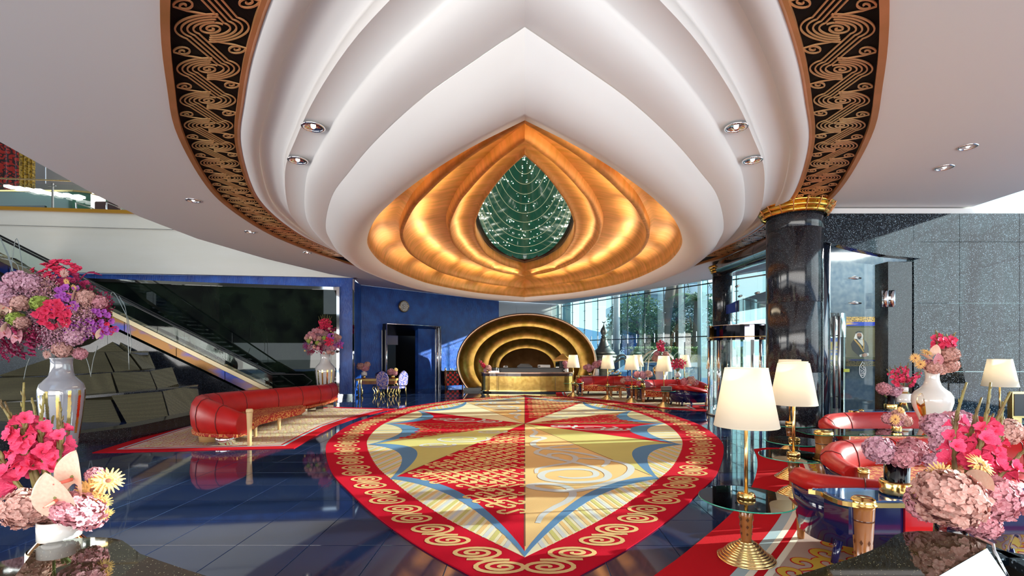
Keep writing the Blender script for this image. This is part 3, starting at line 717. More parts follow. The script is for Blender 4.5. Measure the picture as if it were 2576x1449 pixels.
# tubular beam
bm_ = thing('tubular_beam', 'polished black cylindrical beam spanning between the two granite columns', 'beam')
P0, P1 = Vector((6.85, 16.7, 4.90)), Vector((5.62, 10.6, 4.33))
beam_m = mat('polished_black_steel', (.045, .03, .028), .10, .85)
for k in range(5):
    a, b = P0.lerp(P1, k / 5 + .002), P0.lerp(P1, (k + 1) / 5 - .002)
    MB().tube([a, b], 0.27, 32, caps=False).build('beam_segment', beam_m, bm_)
MB().lathe([(0.001, 0), (.2, .03), (.32, .1)], seg=24, caps=False)
# ================================================================= revolving door
rd = thing('revolving_door', 'cylindrical glass revolving door with black mirrored canopy between columns', 'door', (7.15, 15.2, 0))
MB().lathe([(.01, 2.34), (1.33, 2.34), (1.33, 2.80), (.01, 2.80)], seg=64, caps=False, smooth=False).build('canopy_band', mat('canopy_mirror', (.16, .16, .20), .03, 1.0), rd)
MB().lathe([(1.335, 2.42), (1.345, 2.435), (1.335, 2.45)], seg=48, caps=False).build('canopy_rim', brass, rd)
MB().lathe([(1.335, 2.78), (1.345, 2.79), (1.335, 2.80)], seg=48, caps=False).build('canopy_rim', chrome, rd)
for i, (a0, a1) in enumerate(((200, 255), (300, 350), (20, 75), (120, 170))):
    curved(MB(), (0, 0), 1.28, 0.05, 2.5, radians(a0), radians(a1)).build('curved_glass', glass, rd)
for a in (200, 255, 300, 350, 20, 75, 120, 170):
    MB().cyl((1.28 * cos(radians(a)), 1.28 * sin(radians(a)), 0), 0.045, 2.5, 12).build('post', chrome, rd)
for a in (35, 125, 215, 305):
    u = Vector((cos(radians(a)), sin(radians(a))))
    MB().wall([(u.x * .06, u.y * .06), (u.x * 1.18, u.y * 1.18)], 0.08, 2.4, 0.012).build('door_wing', glass, rd)
    MB().cyl((u.x * 1.15, u.y * 1.15, .05), .02, 2.38, 8).build('wing_stile', chrome, rd)
    MB().cyl((u.x * .85, u.y * .85, .8), .018, 1.1, 8).build('push_bar', chrome, rd)
MB().cyl((0, 0, 0), .06, 2.5, 12).build('centre_post', steel, rd)
MB().lathe([(1.25, 0), (1.36, 0), (1.36, .05), (1.25, .05)], seg=48).build('floor_ring', steel, rd)
emblem(rd, (-.35, -1.285, 1.55), .17, etch)
# ceiling-high glazing and dark bulkhead behind revolving door
bk = thing('bulkhead', 'grey and blue sloping bulkhead seen through glass above revolving door', 'bulkhead')
q = [at(1827, 768, 16.6), at(1852, 757, 16.6), at(1945, 727, 16.6), at(1990, 745, 16.6), at(1990, 762, 16.6), at(1852, 785, 16.6), at(1827, 790, 16.6)]
MB().face([q[1], q[2], q[3], q[4], q[5]], .15).build('fascia', mat('grey_bulkhead', (.24, .22, .23), .5), bk)
MB().face([q[0], q[1], q[5], q[6]], .15).build('blue_end', mat('deep_blue_panel', (.01, .03, .22), .4), bk)
gs = thing('glass_screen', 'frameless glass screen above the revolving door canopy', 'glass screen')
for i, (x0, x1) in enumerate(((7.0, 7.75), (7.0, 7.6))):
    pass
for (pa, pb, Ya, Yb) in ((1850, 1905, 15.9, 13.9), (1905, 1952, 13.9, 12.6), (1952, 1975, 12.6, 12.0)):
    A = at(pa, 884, Ya); B = at(pb, 884, Yb); MB().wall([(A.x, A.y), (B.x, B.y)], 2.9, 4.6, .012).build('pane', glass, gs)
for (px, py, Y) in ((1855, 720, 15.6), (1862, 745, 15.4), (1905, 737, 13.8), (1950, 722, 12.6)):
    p = at(px, py, Y); MB().tube([(p.x, p.y - .1, p.z), (p.x, p.y + .1, p.z)], .035, 8).build('glass_bolt', steel, gs)
# ================================================================= glass facade
win = thing('window_1', '', None); win['kind'] = 'structure'
FA, FB_, FC, FD = Vector((2.45, 32.3)), Vector((8.1, 21.4)), Vector((14.4, 9.6)), Vector((19.5, -6.0))
def along(a, b, step):
    L = (b - a).length; n = max(1, round(L / step)); return [a.lerp(b, i / n) for i in range(n + 1)]
cable = mat('dark_cable', (.03, .05, .06), .35, .6)
for (a, b, top) in ((FA, FB_, 5.15), (FB_, FC, 9.5), (FC, FD, 9.5)):
    P = along(a, b, 1.42); u = (b - a).normalized(); nn = Vector((-u.y, u.x))
    for i in range(len(P) - 1):
        MB().wall([P[i] + u * .006, P[i + 1] - u * .006], 0.02, 2.66, .014).build('pane', glass_blue, win)
        MB().wall([P[i] + u * .006, P[i + 1] - u * .006], 2.68, top, .014).build('pane', glass_blue, win)
    for p in P:
        MB().cyl((p.x, p.y, 0), 0.022, top, 8).build('mast_cable', cable, win)
        q = p + Vector((u.y, -u.x)) * .22
        MB().wall([p + Vector((u.y, -u.x)) * .03, p + Vector((u.y, -u.x)) * .40], 0.0, top, .016).build('glass_fin', glass_blue, win)
        for z in (1.4, 2.1, 3.3, 3.9, 4.5):
            MB().box((p.x, p.y, z), (.22, .05, .025), rz=atan2(u.y, u.x)).build('spider_clamp', steel, win)
        MB().box((p.x, p.y, 2.68), (.07, .04, .50), rz=atan2(u.y, u.x) + pi / 2, bev=.005).build('splice_plate', steel, win)
        m_ = p + u * .71
        MB().box((m_.x, m_.y, 2.68), (.05, .04, .46), rz=atan2(u.y, u.x) + pi / 2).build('splice_plate', steel, win)
    for z in (2.67, 5.0, 7.2):
        if z < top + .1: MB().tube([(a.x, a.y, z), (b.x, b.y, z)], .028, 6).build('tie_rod', cable, win)
# heavy steel masts outside the glass
for i, (px, Y, r) in enumerate(((1551, 31.5, .22), (1425, 34, .3), (1760, 24.0, .10))):
    p = at(px, 884, Y); t = thing('facade_mast', ['white round steel mast just outside the glass facade, right of the coffee pot', 'teal round mast outside glass facade next to the gilded niche', 'slim pale mast outside the facade beside the dark column'][i], 'mast', (p.x, p.y, 0))
    MB().cyl((0, 0, 0), r, 9, 20).build('shaft', mat('mast_%d' % i, [(.8, .82, .82), (.10, .25, .30), (.6, .7, .72)][i], .3), t)
    MB().cyl((0, 0, 0), r * 1.4, .15, 20).build('foot', steel, t)

# ================================================================= outdoors
gm = MB(); gm.box((60, 60, -.2), (300, 300, .1)).build('ground', mat('pale_paving', (.42, .40, .35), .8, var=(.2, (.30, .33, .24), .2)), kind='structure')
leafm = mat('leaf_green', (.09, .20, .07), .6, var=(2, (.18, .30, .12), .2)); leafd = mat('leaf_dark', (.05, .13, .09), .6, var=(2, (.10, .20, .13), .2))
hedge_m = mat('hedge_green', (.10, .20, .04), .6, var=(3, (.22, .34, .08), .2)); bark = mat('palm_bark', (.20, .16, .13), .9, bump=(8, .5, (1, 1, 5)))
def leaf_cloud(c, r, n, size, sc=(1, 1, 1), mb=None, seed=1):
    rnd = random.Random(seed); mb = mb or MB()
    for k in range(n):
        d = Vector((rnd.gauss(0, 1), rnd.gauss(0, 1), rnd.gauss(0, 1))).normalized() * r * (0.55 + .45 * rnd.random())
        p = Vector(c) + Vector((d.x * sc[0], d.y * sc[1], d.z * sc[2])); a = Vector((rnd.gauss(0, 1), rnd.gauss(0, 1), rnd.gauss(0, .6))).normalized() * size * .75; b = a.orthogonal().normalized() * size * .4
        mb.add([p - a, p + b, p + a, p - b], [(0, 1, 2, 3)])
    return mb
def palm_tree(px, Y, h, label, lean=.3, r=.22, rnd_=1):
    p = at(px, 884, Y); t = thing('palm_tree', label, 'palm tree', (p.x, p.y, 0), 0, 'palms beyond the glass facade'); rn = random.Random(rnd_)
    path = [(lean * (k / 8) ** 2, 0, h * k / 8) for k in range(9)]
    MB().tube(path, [r * 1.2] + [r] * 7 + [r * 1.1], 12).build('trunk', bark, t)
    for i in range(16):
        a = 2 * pi * i / 16 + rn.random() * .3; L = h * .28 + 1.0; el = rn.uniform(.1, 1.1); mb = MB(); pts = []
        for k in range(9):
            s_ = k / 8; pts.append(Vector((lean + cos(a) * L * s_ * cos(el * (1 - s_ * .5)), sin(a) * L * s_ * cos(el * (1 - s_ * .5)), h + L * (sin(el) * s_ - 0.75 * s_ * s_))))
        mb.tube(pts, [.03] * 8 + [.005], 4)
        for k in range(1, 34):
            f = k / 34 * 8; j = min(7, int(f)); q = pts[j].lerp(pts[j + 1], f - j); tdir = (pts[j + 1] - pts[j]).normalized(); sd_ = tdir.cross(Vector((0, 0, 1))).normalized()
            ll = .55 * (1 - abs(k / 34 - .45))
            for s_ in (1, -1):
                e_ = q + sd_ * s_ * ll + tdir * ll * .5 - Vector((0, 0, ll * .35)); w_ = tdir * .025
                mb.add([q - w_, q + w_, e_], [(0, 1, 2)])
        mb.build('frond', leafm if i % 3 else leafd, t)
    return t
palm_tree(1622, 37, 9.0, 'tall palm outside facade, second from the left', .4, .25, 1)
palm_tree(1668, 33, 8.2, 'thick-trunked palm outside the facade with pale trunk', .9, .33, 2)
palm_tree(1712, 35, 8.6, 'dark-trunked palm outside facade right of the thick palm', -.3, .3, 3)
palm_tree(1748, 33, 5.4, 'shorter palm with drooping fronds outside facade beside dark column', .2, .22, 4)
palm_tree(1640, 34, 2.6, 'low fan palm growing behind the hedge outside', .1, .12, 5)
for i, (X, Y, h) in enumerate(((24, 4, 8), (27, 9, 9), (22, -3, 7.5))):
    t = palm_tree(1320, 30, h, ['palm outside the tall right facade, middle', 'palm outside the tall right facade, farthest', 'palm outside the right facade behind camera'][i], .5, .28, 7 + i); t.location = (X, Y, 0)
def round_tree(px, py, Y, r, label, m, n=900, s=3):
    p = at(px, py, Y); t = thing('leafy_tree', label, 'tree', (p.x, p.y, 0)); n = int(n * 1.6)
    MB().tube([(0, 0, 0), (.1, 0, p.z * .5), (0, 0, p.z)], [.16, .12, .08], 8).build('trunk', bark, t)
    leaf_cloud((0, 0, p.z), r, n, .17, (1.1, 1, .9), seed=s).build('foliage', m, t, kind='stuff'); return t
round_tree(1602, 800, 34, 1.9, 'bushy green tree outside left part of facade', leafm, 1500, 4)
round_tree(1572, 842, 36, 1.5, 'small dark tree outside facade near the white mast', leafd, 1100, 5)
round_tree(1738, 806, 36, 2.4, 'dark leafy tree outside facade right side', leafd, 2200, 6)
round_tree(1698, 850, 37, 1.6, 'low bushy tree behind hedge in the middle', leafm, 1200, 7)
round_tree(1640, 835, 38, 1.7, 'dark bushy tree behind the fan palm', leafd, 1300, 8)
for i, (X, Y) in enumerate(((26, 1), (25, 7), (30, 12), (24, -6))):
    t = round_tree(1320, 860, 30, 2.8, ['tree outside right tall facade, central', 'tree outside right facade, beside the middle palm', 'tree far outside the right facade', 'tree outside right facade behind camera'][i], leafd, 900, 20 + i); t.location = (X, Y, 0)
hg = thing('clipped_hedge', 'long clipped green hedge running outside the glass facade', 'hedge', (10.2, 31.0, 0))
hb = MB(); rn = random.Random(3)
MB().box((0, 0, 1.1), (7.2, .8, 2.1)).build('hedge_core', leafd, hg)
for k in range(5200):
    x = rn.uniform(-3.7, 3.7); s_ = rn.random()
    q = Vector((x, rn.uniform(-.5, .5), 2.22 + rn.uniform(-.06, .06))) if s_ < .3 else Vector((x, -.45 + rn.uniform(-.06, .06), rn.uniform(.1, 2.2)))
    a = Vector((rn.gauss(0, 1), rn.gauss(0, 1), rn.gauss(0, 1))).normalized() * .07; b = a.orthogonal().normalized() * .05
    hb.add([q - a, q + b, q + a, q - b], [(0, 1, 2, 3)])
hb.build('hedge_leaves', hedge_m, hg, kind='stuff')
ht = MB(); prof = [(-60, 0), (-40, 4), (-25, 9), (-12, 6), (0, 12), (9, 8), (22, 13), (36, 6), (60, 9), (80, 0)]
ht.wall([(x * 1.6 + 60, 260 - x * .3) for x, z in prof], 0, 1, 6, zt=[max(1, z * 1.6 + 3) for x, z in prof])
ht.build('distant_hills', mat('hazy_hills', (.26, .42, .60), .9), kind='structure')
MB().box((38, 58, .02), (26, 14, .1)).build('pool_water', mat('pool_water', (.10, .32, .42), .06, 0, .9), kind='structure')
wb = thing('white_building', 'white curved building with stacked balconies far outside the facade', 'building', (17.5, 62, 0))
for k in range(7):
    MB().box((0, 0, 1.9 + k * 2.6), (16 - k * 1.3, 5, 1.2), bev=.1).build('balcony', mat('bldg_white', (.70, .72, .74), .6) if 'bldg_white' not in MATS else MATS['bldg_white'], wb)
    MB().box((0, .6, .65 + k * 2.6), (15 - k * 1.3, 4.2, 1.3)).build('storey', mat('bldg_glass', (.20, .34, .42), .2) if 'bldg_glass' not in MATS else MATS['bldg_glass'], wb)
def car(px, Y, col, label):
    p = at(px, 884, Y); t = thing('car', label, 'car', (p.x, p.y, 0), .2)
    b = MB().loft([[(-2.1, y, z), (-2.15, y, .5), (-1.9, y * .98, .85), (-1.2, y * .8, 1.35), (.5, y * .8, 1.42), (1.3, y * .95, .95), (2.05, y * .97, .8), (2.15, y, .5), (2.1, y, z)] for y, z in ((-.85, .3), (.85, .3))], caps=True, smooth=False)
    b.build('body', mat('car_paint_%s' % px, col, .2, .2, coat=1), t)
    MB().box((-.35, 0, 1.15), (1.7, 1.50, .34), taper=.9).build('windows', blackmirror, t)
    for x in (-1.35, 1.35):
        for y in (-.8, .8):
            w = MB().lathe([(.001, -.1), (.3, -.1), (.32, 0), (.3, .1), (.001, .1)], seg=16).build('wheel', blackm, t, (x, y, .32)); w.rotation_euler = (pi / 2, 0, 0)
car(1640, 28.5, (.02, .07, .16), 'dark blue car parked outside the facade')
car(1735, 27.0, (.30, .34, .36), 'silver car parked outside facade behind the pink gladioli')

# ================================================================= arched gilded niche + desk
ni = thing('arched_niche', 'gilded stepped arched niche behind the reception desk', 'niche', (.1, 24.6, 0))
def arch_ring(mb, prof, zc=None, n=64):
    rings = []
    for (a, b, zc_, y) in prof:
        R = []
        low = math.asin(min(1, (zc_ - .02) / b)) if zc_ < b else pi / 2 * .98
        for i in range(n + 1):
            t = -low + (pi + 2 * low) * i / n
            R.append((a * cos(t), y, zc_ + b * sin(t)))
        rings.append(R)
    return mb.loft(rings, closed=False)
arch_ring(MB(), [(3.60, 2.55, 1.42, .12), (3.58, 2.53, 1.42, -.02), (3.50, 2.47, 1.41, -.05), (3.45, 2.42, 1.41, 0)]).build('arch_rim', mat('rose_brass', (.62, .42, .28), .3, .9), ni)
def covep(a0, b0, c0, y0, a1, b1, c1, y1, n=8):
    out = []
    for i in range(n + 1):
        t = pi / 2 * i / n; k = sin(t); k2 = 1 - cos(t)
        out.append((a0 + (a1 - a0) * k2, b0 + (b1 - b0) * k2, c0 + (c1 - c0) * k2, y0 + (y1 - y0) * k))
    return out
arch_ring(MB(), covep(3.45, 2.42, 1.41, .0, 2.86, 2.06, 1.35, .62) + [(2.76, 1.98, 1.33, .62)]).build('gilded_ring', goldniche, ni)
arch_ring(MB(), covep(2.76, 1.98, 1.33, .62, 2.14, 1.50, 1.25, 1.25) + [(2.04, 1.45, 1.24, 1.25)]).build('gilded_ring', goldniche, ni)
arch_ring(MB(), covep(2.04, 1.45, 1.24, 1.25, 1.58, 1.08, 1.15, 1.8) + [(1.50, 1.04, 1.14, 1.8)]).build('gilded_ring', goldniche, ni)
arch_ring(MB(), [(1.50, 1.04, 1.14, 1.8), (1.50, 1.04, 1.14, 1.95), (.01, .01, 1.10, 1.96)]).build('back_panel', mat('brown_gold_panel', (.30, .14, .05), .35, .7, var=(3, (.22, .10, .03), .2)), ni)
arch_ring(MB(), [(3.60, 2.55, 1.42, .12), (3.3, 2.4, 1.4, 1.2), (2.4, 1.9, 1.3, 2.1), (.01, .01, 1.1, 2.1)]).build('outer_shell', blackm, ni)
MB().box((0, .2, .075), (6.4, .5, .15)).build('plinth', blackm, ni)
MB().box((0, 1.2, .09), (5.2, 1.6, .16)).build('plinth', blackm, ni)
dk = thing('reception_desk', 'curved gold reception desk with dark band and rose-gold top edge', 'desk', (.12, 23.9, 0))
def deskplan(w, d, r=.45, bow=.12):
    P = []
    for i in range(13):
        x = -w + r + (2 * w - 2 * r) * i / 12; P.append((x, -d - bow * cos((x / w) * pi * 1.0)))
    for k in range(1, 7): a = -pi / 2 + pi / 2 * k / 6; P.append((w - r + r * cos(a), -d + bow * .9 + r + r * sin(a)))
    P += [(w, .25), (-w, .25)]
    for k in range(0, 6): a = pi + pi / 2 * k / 6; P.append((-w + r + r * cos(a), -d + bow * .9 + r + r * sin(a)))
    return P
MB().poly(deskplan(2.26, .55), 0.10, .80).build('brass_front', golddesk, dk)
MB().poly(deskplan(2.20, .50), 0.0, .10).build('toe_kick', blackm, dk)
MB().poly(deskplan(2.30, .59), 0.07, .12).build('foot_rail', gold, dk)
MB().poly(deskplan(2.28, .57), .80, .94).build('dark_band', mat('umber_band', (.07, .045, .045), .15, .3, coat=.5), dk)
MB().poly(deskplan(2.32, .61), .94, .985).build('worktop', mat('rose_top', (.60, .36, .26), .2, .8), dk)
for x in (-1.45, 1.35): MB().box((x, -.70, .45), (.012, .05, .68)).build('panel_joint', blackm, dk)
MB().box((0.05, .12, 1.08), (3.9, .08, .20)).build('screen_ledge', blackm, dk)
MB().box((0.05, .10, 1.19), (4.0, .18, .02)).build('screen_ledge', blackmirror, dk)
# things on the desk
def small(name, label, cat, loc, parts, rz=0, group=None):
    t = thing(name, label, cat, loc, rz, group)
    for nm, mb, m in parts: mb.build(nm, m, t)
    return t
wplast = mat('white_plastic', (.75, .75, .75), .4)
small('telephone', 'small white phone on the left part of reception desk', 'telephone', (-.95, 23.95, 1.20), [('body', MB().box((0, 0, .05), (.24, .2, .09), taper=.8, bev=.01), wplast), ('screen', MB().box((.02, -.1, .06), (.1, .01, .06)), blackm)])
small('office_printer', 'flat white printer on the reception desk, right of centre', 'printer', (.95, 23.95, 1.20), [('case', MB().box((0, 0, .07), (.62, .3, .14), bev=.02), wplast), ('slot', MB().box((-.24, -.15, .07), (.12, .02, .08)), blackm)])
small('tablet_stand', 'tilted dark tablet on right end of reception desk', 'tablet', (1.62, 23.95, 1.20), [('screen', MB().box((0, 0, .16), (.22, .03, .24), rz=.5), blackmirror), ('foot', MB().box((0, .05, .02), (.16, .12, .03)), steel)])
small('office_chair', 'dark chair back behind the middle of the reception desk', 'chair', (0, 24.75, 0), [('backrest', MB().loft([[(x, .04 * (1 - (x / .5) ** 2) + y, z) for x, z in ((-.45, 1.0), (-.38, 1.25), (-.2, 1.37), (.2, 1.37), (.38, 1.25), (.45, 1.0))] for y in (0, .08)], closed=True, caps=True), blackm), ('seat', MB().box((0, -.2, .5), (.6, .55, .12), bev=.03), blackm), ('stem', MB().cyl((0, -.1, 0), .04, .5), steel), ('foot', MB().cyl((0, -.1, 0), .28, .04), steel), ('back_post', MB().box((0, .1, .78), (.08, .04, .5)), steel)])
lp = thing('desk_lamp', 'black desk lamp with faceted gold pyramid shade at right end of reception desk', 'lamp', (1.93, 24.35, 0.97))
MB().lathe([(.58, .56), (.58, .62), (.02, .93)], seg=4, smooth=False, a0=0.5, a1=0.5 + 2 * pi).build('shade', goldleaf, lp)
MB().box((0, 0, .30), (.36, .3, .60)).build('stem', blackm, lp); MB().box((0, 0, .02), (.45, .4, .04)).build('base', blackm, lp)
for k, x in enumerate((2.02, 2.12)): small('cup', ['small silver cup standing on right end of reception desk', 'slim silver cup beside the other on reception desk'][k], 'cup', (x - .1, 23.55, .985), [('body', MB().lathe([(.035, 0), (.045, .12), (.04, .13), (.03, .02)], seg=14), steel)])
small('card_tray', 'silver tray with upright card holders on left end of reception desk', 'tray', (-1.55, 23.5, .985), [('tray', MB().box((0, 0, .04), (.62, .22, .08)), steel), ('holder', MB().box((.18, 0, .14), (.05, .14, .18)), wplast), ('holder', MB().box((.27, 0, .12), (.04, .12, .14)), wplast)])

# ================================================================= portal in the blue wall
p1, p2 = wall_pt(*WB, 964), wall_pt(*WB, 1100)
uw = (p2 - p1).normalized(); nb = Vector((-uw.y, uw.x))   # nb points away from the room
if nb.y < 0: nb = -nb
pd = thing('door_1', '', None); pd['kind'] = 'structure'
zt_ = 3.36; cm = mat('black_chrome', (.30, .31, .33), .06, 1.0, bump=(2.5, .9, (12, 12, .12)))
def P3(p, k, z): return (p.x + nb.x * k, p.y + nb.y * k, z)
w_ = (p2 - p1).length
i1, i2 = p1 + uw * 0.35, p2 - uw * 0.55
fo = -.30   # projection into the room
MB().face([P3(p1, fo, zt_), P3(p2, fo, zt_), P3(i2, .8, 2.85), P3(i1, .8, 2.85)], .02).build('splayed_head', cm, pd)
MB().face([P3(p2, fo, 0), P3(p2, fo, zt_), P3(i2, .8, 2.85), P3(i2, .8, 0)], .02).build('splayed_reveal', cm, pd)
MB().face([P3(p1, fo, 0), P3(p1, fo, zt_), P3(i1, .8, 2.85), P3(i1, .8, 0)], .02).build('splayed_reveal', cm, pd)
for (a, za, b, zb) in ((p1, 0, p1, zt_), (p2, 0, p2, zt_), (p1, zt_, p2, zt_)):
    MB().tube([P3(a, fo, za), P3(b, fo, zb)], .035, 8).build('chrome_edge', chrome, pd)
for k in range(1, 6):
    a_ = (p2 + nb * fo).lerp(i2 + nb * .8, k / 6.0)
    MB().cyl((a_.x, a_.y, 0), .035 + .015 * (k % 2), zt_ - .5 * k / 6.0, 10).build('reflection_strip', chrome, pd)  # added strips imitating bright streaks mirrored in the reveal
MB().wall([p1 + nb * fo, p1 + nb * .05], 0, zt_, .03).wall([p2 + nb * .05, p2 + nb * fo], 0, zt_, .03).build('outer_cheek', blackm, pd)
MB().wall([i1 + nb * .8, i1 + nb * 3.4], 0, 3.2, .05).wall([i2 + nb * 3.4, i2 + nb * .8], 0, 3.2, .05).wall([i1 + nb * 3.4, i2 + nb * 3.4], 0, 3.2, .05).build('wall_corridor', blackm, kind='structure')
MB().wall([i1 + nb * 1.3 + uw * .0, i1 + nb * 1.3 + uw * (w_ * .42)], 2.35, 2.85, .05).build('transom', mat('grey_panel', (.35, .33, .31), .5), pd)
MB().wall([i1 + nb * 1.5 + uw * (w_ * .25), i1 + nb * 1.5 + uw * (w_ * .42)], 0, 2.35, .05).build('inner_door', mat('green_grey_door', (.10, .13, .12), .15, .3), pd)
MB().wall([wall_pt(*WB, 957) + nb * -.1, wall_pt(*WB, 959) + nb * -.1], 0.3, 3.05, .02).build('slim_rail', chrome, pd)
# clock
ck = wall_pt(*WB, 1013); c3 = at(1014, 771, ck.y)
cl = thing('wall_clock', 'round brass wall clock with white face on blue wall above the portal', 'clock', (c3.x - nb.x * .02, c3.y - nb.y * .02, c3.z))
cl.rotation_euler = (pi / 2, 0, atan2(uw.y, uw.x))
MB().lathe([(.30, -.02), (.31, .06), (.27, .13), (.25, .10)], seg=40, caps=False).build('bezel', mat('dark_brass', (.40, .28, .16), .3, .9), cl)
MB().lathe([(.001, .075), (.26, .075)], seg=40, caps=False).build('dial', mat('dial', (.80, .76, .68), .5), cl)
MB().lathe([(.11, .077), (.125, .077)], seg=40, caps=False).build('dial_ring', blackm, cl)
hr = MB()
for k in range(12):
    a = k * pi / 6; hr.box((.205 * cos(a), .205 * sin(a), .08), (.05, .018, .004), rz=a)
hr.build('hour_marks', blackm, cl)
MB().box((-.055, .03, .085), (.15, .02, .004), rz=radians(140)).build('hour_hand', blackm, cl)
MB().box((-.05, -.07, .088), (.20, .014, .004), rz=radians(56)).build('minute_hand', blackm, cl)

# ================================================================= left: granite slope, escalator, fountain
E0, E1 = Vector((-10.1, 19.2)), Vector((-18.6, 15.5))      # foot and top of the escalator (plan)
ue = (E1 - E0).normalized(); EL = (E1 - E0).length; SL = .585
def ez(s_, off_=0): return .55 + SL * s_ * 1.0 + off_
es = thing('escalator', 'glass-sided escalator with gilded skirt rising to the left', 'escalator')
nE = Vector((ue.y, -ue.x))
if nE.y > 0: nE = -nE       # towards the camera
def ep(s_, k, z): q = E0 + ue * s_ - nE * k; return (q.x, q.y, z)
def slant(mb, s0, s1, k, lo, hi, th):
    a, b = E0 + ue * s0 - nE * k, E0 + ue * s1 - nE * k
    return mb.wall([a, b], [ez(s0, lo), ez(s1, lo)], 0, th, zt=[ez(s0, hi), ez(s1, hi)])
skirt = mat('gilt_blue_skirt', (.13, .06, .015), .22, .7, var=(.7, (.01, .03, .18), .08, (1, 1, 2)))
for k in range(6):
    s0, s1 = EL * k / 6 + .01, EL * (k + 1) / 6 - .01
    slant(MB(), s0, s1, 0, -.55, -.22, .06).build('skirt_panel', skirt, es)
    slant(MB(), s0, s1, .05, -.02, .52, .014).build('glass_panel', glass, es)
    slant(MB(), s0, s1, 1.15, -.02, .52, .014).build('glass_panel', glass, es)
slant(MB(), 0, EL, -.01, -.20, -.03, .12).build('deck_trim', mat('pale_brass', (.24, .20, .13), .25, .9), es)
slant(MB(), 0, EL, 1.1, -.20, -.03, .12).build('deck_trim', MATS['pale_brass'], es)
slant(MB(), -.3, EL, .9, -.5, -.22, .7).build('truss', blackm, es)
for k in (0.06, 1.16):
    MB().tube([ep(-1.2, k, .52), ep(-1.5, k, .80), ep(-1.2, k, 1.06), ep(0, k, ez(0, .54)), ep(EL, k, ez(EL, .54))], .035, 8).build('handrail', blackm, es)
for k in range(28):
    s_ = .2 + k * .33; q = E0 + ue * s_ - nE * .6
    MB().box((q.x, q.y, ez(s_, -.18)), (.33, 1.0, .06), rz=atan2(ue.y, ue.x)).build('step', steel, es)
# granite flank
gf = thing('granite_flank', 'black speckled granite flank wall under the escalator', 'wall panel')
G0 = E0 + nE * .18
nP = 7
for k in range(nP):
    s0, s1 = -0.6 + (EL + .6) * k / nP + .004, -0.6 + (EL + .6) * (k + 1) / nP - .004
    a, b = G0 + ue * s0, G0 + ue * s1
    MB().wall([a, b], 0, 0, .1, zt=[max(.02, ez(s0, -.62)), ez(s1, -.62)]).build('granite_panel', granite_d, gf)
# stepped fountain
perf = bpy.data.materials.new('perforated_bronze'); perf.use_nodes = True; MATS['perforated_bronze'] = perf
_n = perf.node_tree.nodes; _l = perf.node_tree.links; _p = _n['Principled BSDF']; _p.inputs['Roughness'].default_value = .30; _p.inputs['Metallic'].default_value = .35
_t = _n.new('ShaderNodeTexCoord'); _v = _n.new('ShaderNodeTexVoronoi'); _v.inputs['Scale'].default_value = 28; _v.inputs['Randomness'].default_value = .15; _l.new(_t.outputs['Object'], _v.inputs['Vector'])
_r = _n.new('ShaderNodeValToRGB'); _r.color_ramp.elements[0].position = .25; _r.color_ramp.elements[1].position = .45
_r.color_ramp.elements[0].color = (.003, .003, .003, 1); _r.color_ramp.elements[1].color = (.12, .105, .06, 1)
_l.new(_v.outputs['Distance'], _r.inputs[0]); _l.new(_r.outputs[0], _p.inputs['Base Color'])
ft = thing('stepped_fountain', 'dark stepped cascade fountain of angled perforated slabs at left', 'fountain')
def quad(pts, nm='slab', m=None, th=.14):
    P = [at(x, y, Y) for x, y, Y in pts]; return MB().face(P, th).build(nm, m or perf, ft)
# tiers: px, py, depth   (top-left, top-right, bottom-right, bottom-left)
quad([(0, 896, 16.6), (142, 894, 16.6), (150, 950, 15.9), (0, 952, 15.9)]); quad([(144, 894, 16.6), (268, 893, 16.6), (292, 944, 15.9), (152, 949, 15.9)])
quad([(270, 893, 16.6), (323, 892, 16.7), (357, 937, 16.0), (294, 943, 15.9)]); quad([(324, 892, 16.7), (373, 892, 16.9), (391, 935, 16.3), (359, 937, 16.0)])
quad([(60, 842, 17.3), (262, 842, 17.3), (322, 890, 16.9), (0, 893, 16.9)]); quad([(264, 842, 17.3), (305, 862, 17.4), (325, 890, 17.0), (323, 890, 16.9)])
quad([(0, 958, 15.6), (135, 956, 15.6), (140, 1012, 14.9), (0, 1014, 14.9)]); quad([(137, 956, 15.6), (285, 945, 15.6), (303, 1006, 14.9), (142, 1011, 14.9)])
quad([(287, 945, 15.6), (381, 943, 15.7), (400, 990, 15.0), (305, 996, 14.9)]); quad([(382, 942, 15.7), (436, 932, 15.9), (452, 974, 15.3), (402, 989, 15.0)])
quad([(0, 1020, 14.6), (130, 1018, 14.6), (140, 1100, 13.4), (0, 1108, 13.4)]); quad([(132, 1018, 14.6), (284, 1014, 14.6), (316, 1085, 13.5), (142, 1098, 13.4)])
quad([(286, 1004, 14.4), (412, 994, 14.5), (430, 1061, 13.6), (328, 1078, 13.4)]); quad([(413, 993, 14.5), (498, 977, 14.8), (508, 1046, 14.0), (432, 1060, 13.6)])
for (x0, y0, Y0, x1, y1, Y1, x2, y2, Y2, x3, y3, Y3) in ((0, 893, 17, 373, 890, 17, 373, 893, 16.6, 0, 897, 16.6), (0, 953, 16, 438, 930, 16.2, 436, 934, 15.8, 0, 958, 15.5), (0, 1015, 15, 500, 974, 15.0, 498, 979, 14.6, 0, 1020, 14.5)):
    quad([(x0, y0, Y0), (x1, y1, Y1), (x2, y2, Y2), (x3, y3, Y3)], 'ledge', granite_d, .08)
bs = MB(); A, B, C, D = g(-200, 1185), g(330, 1108), g(520, 1062), g(700, 1012)
bs.wall([(A.x, A.y), (B.x, B.y), (C.x, C.y), (-10.2, 18.8)], 0, .30, .5); bs.build('basin_kerb', granite_d, ft)
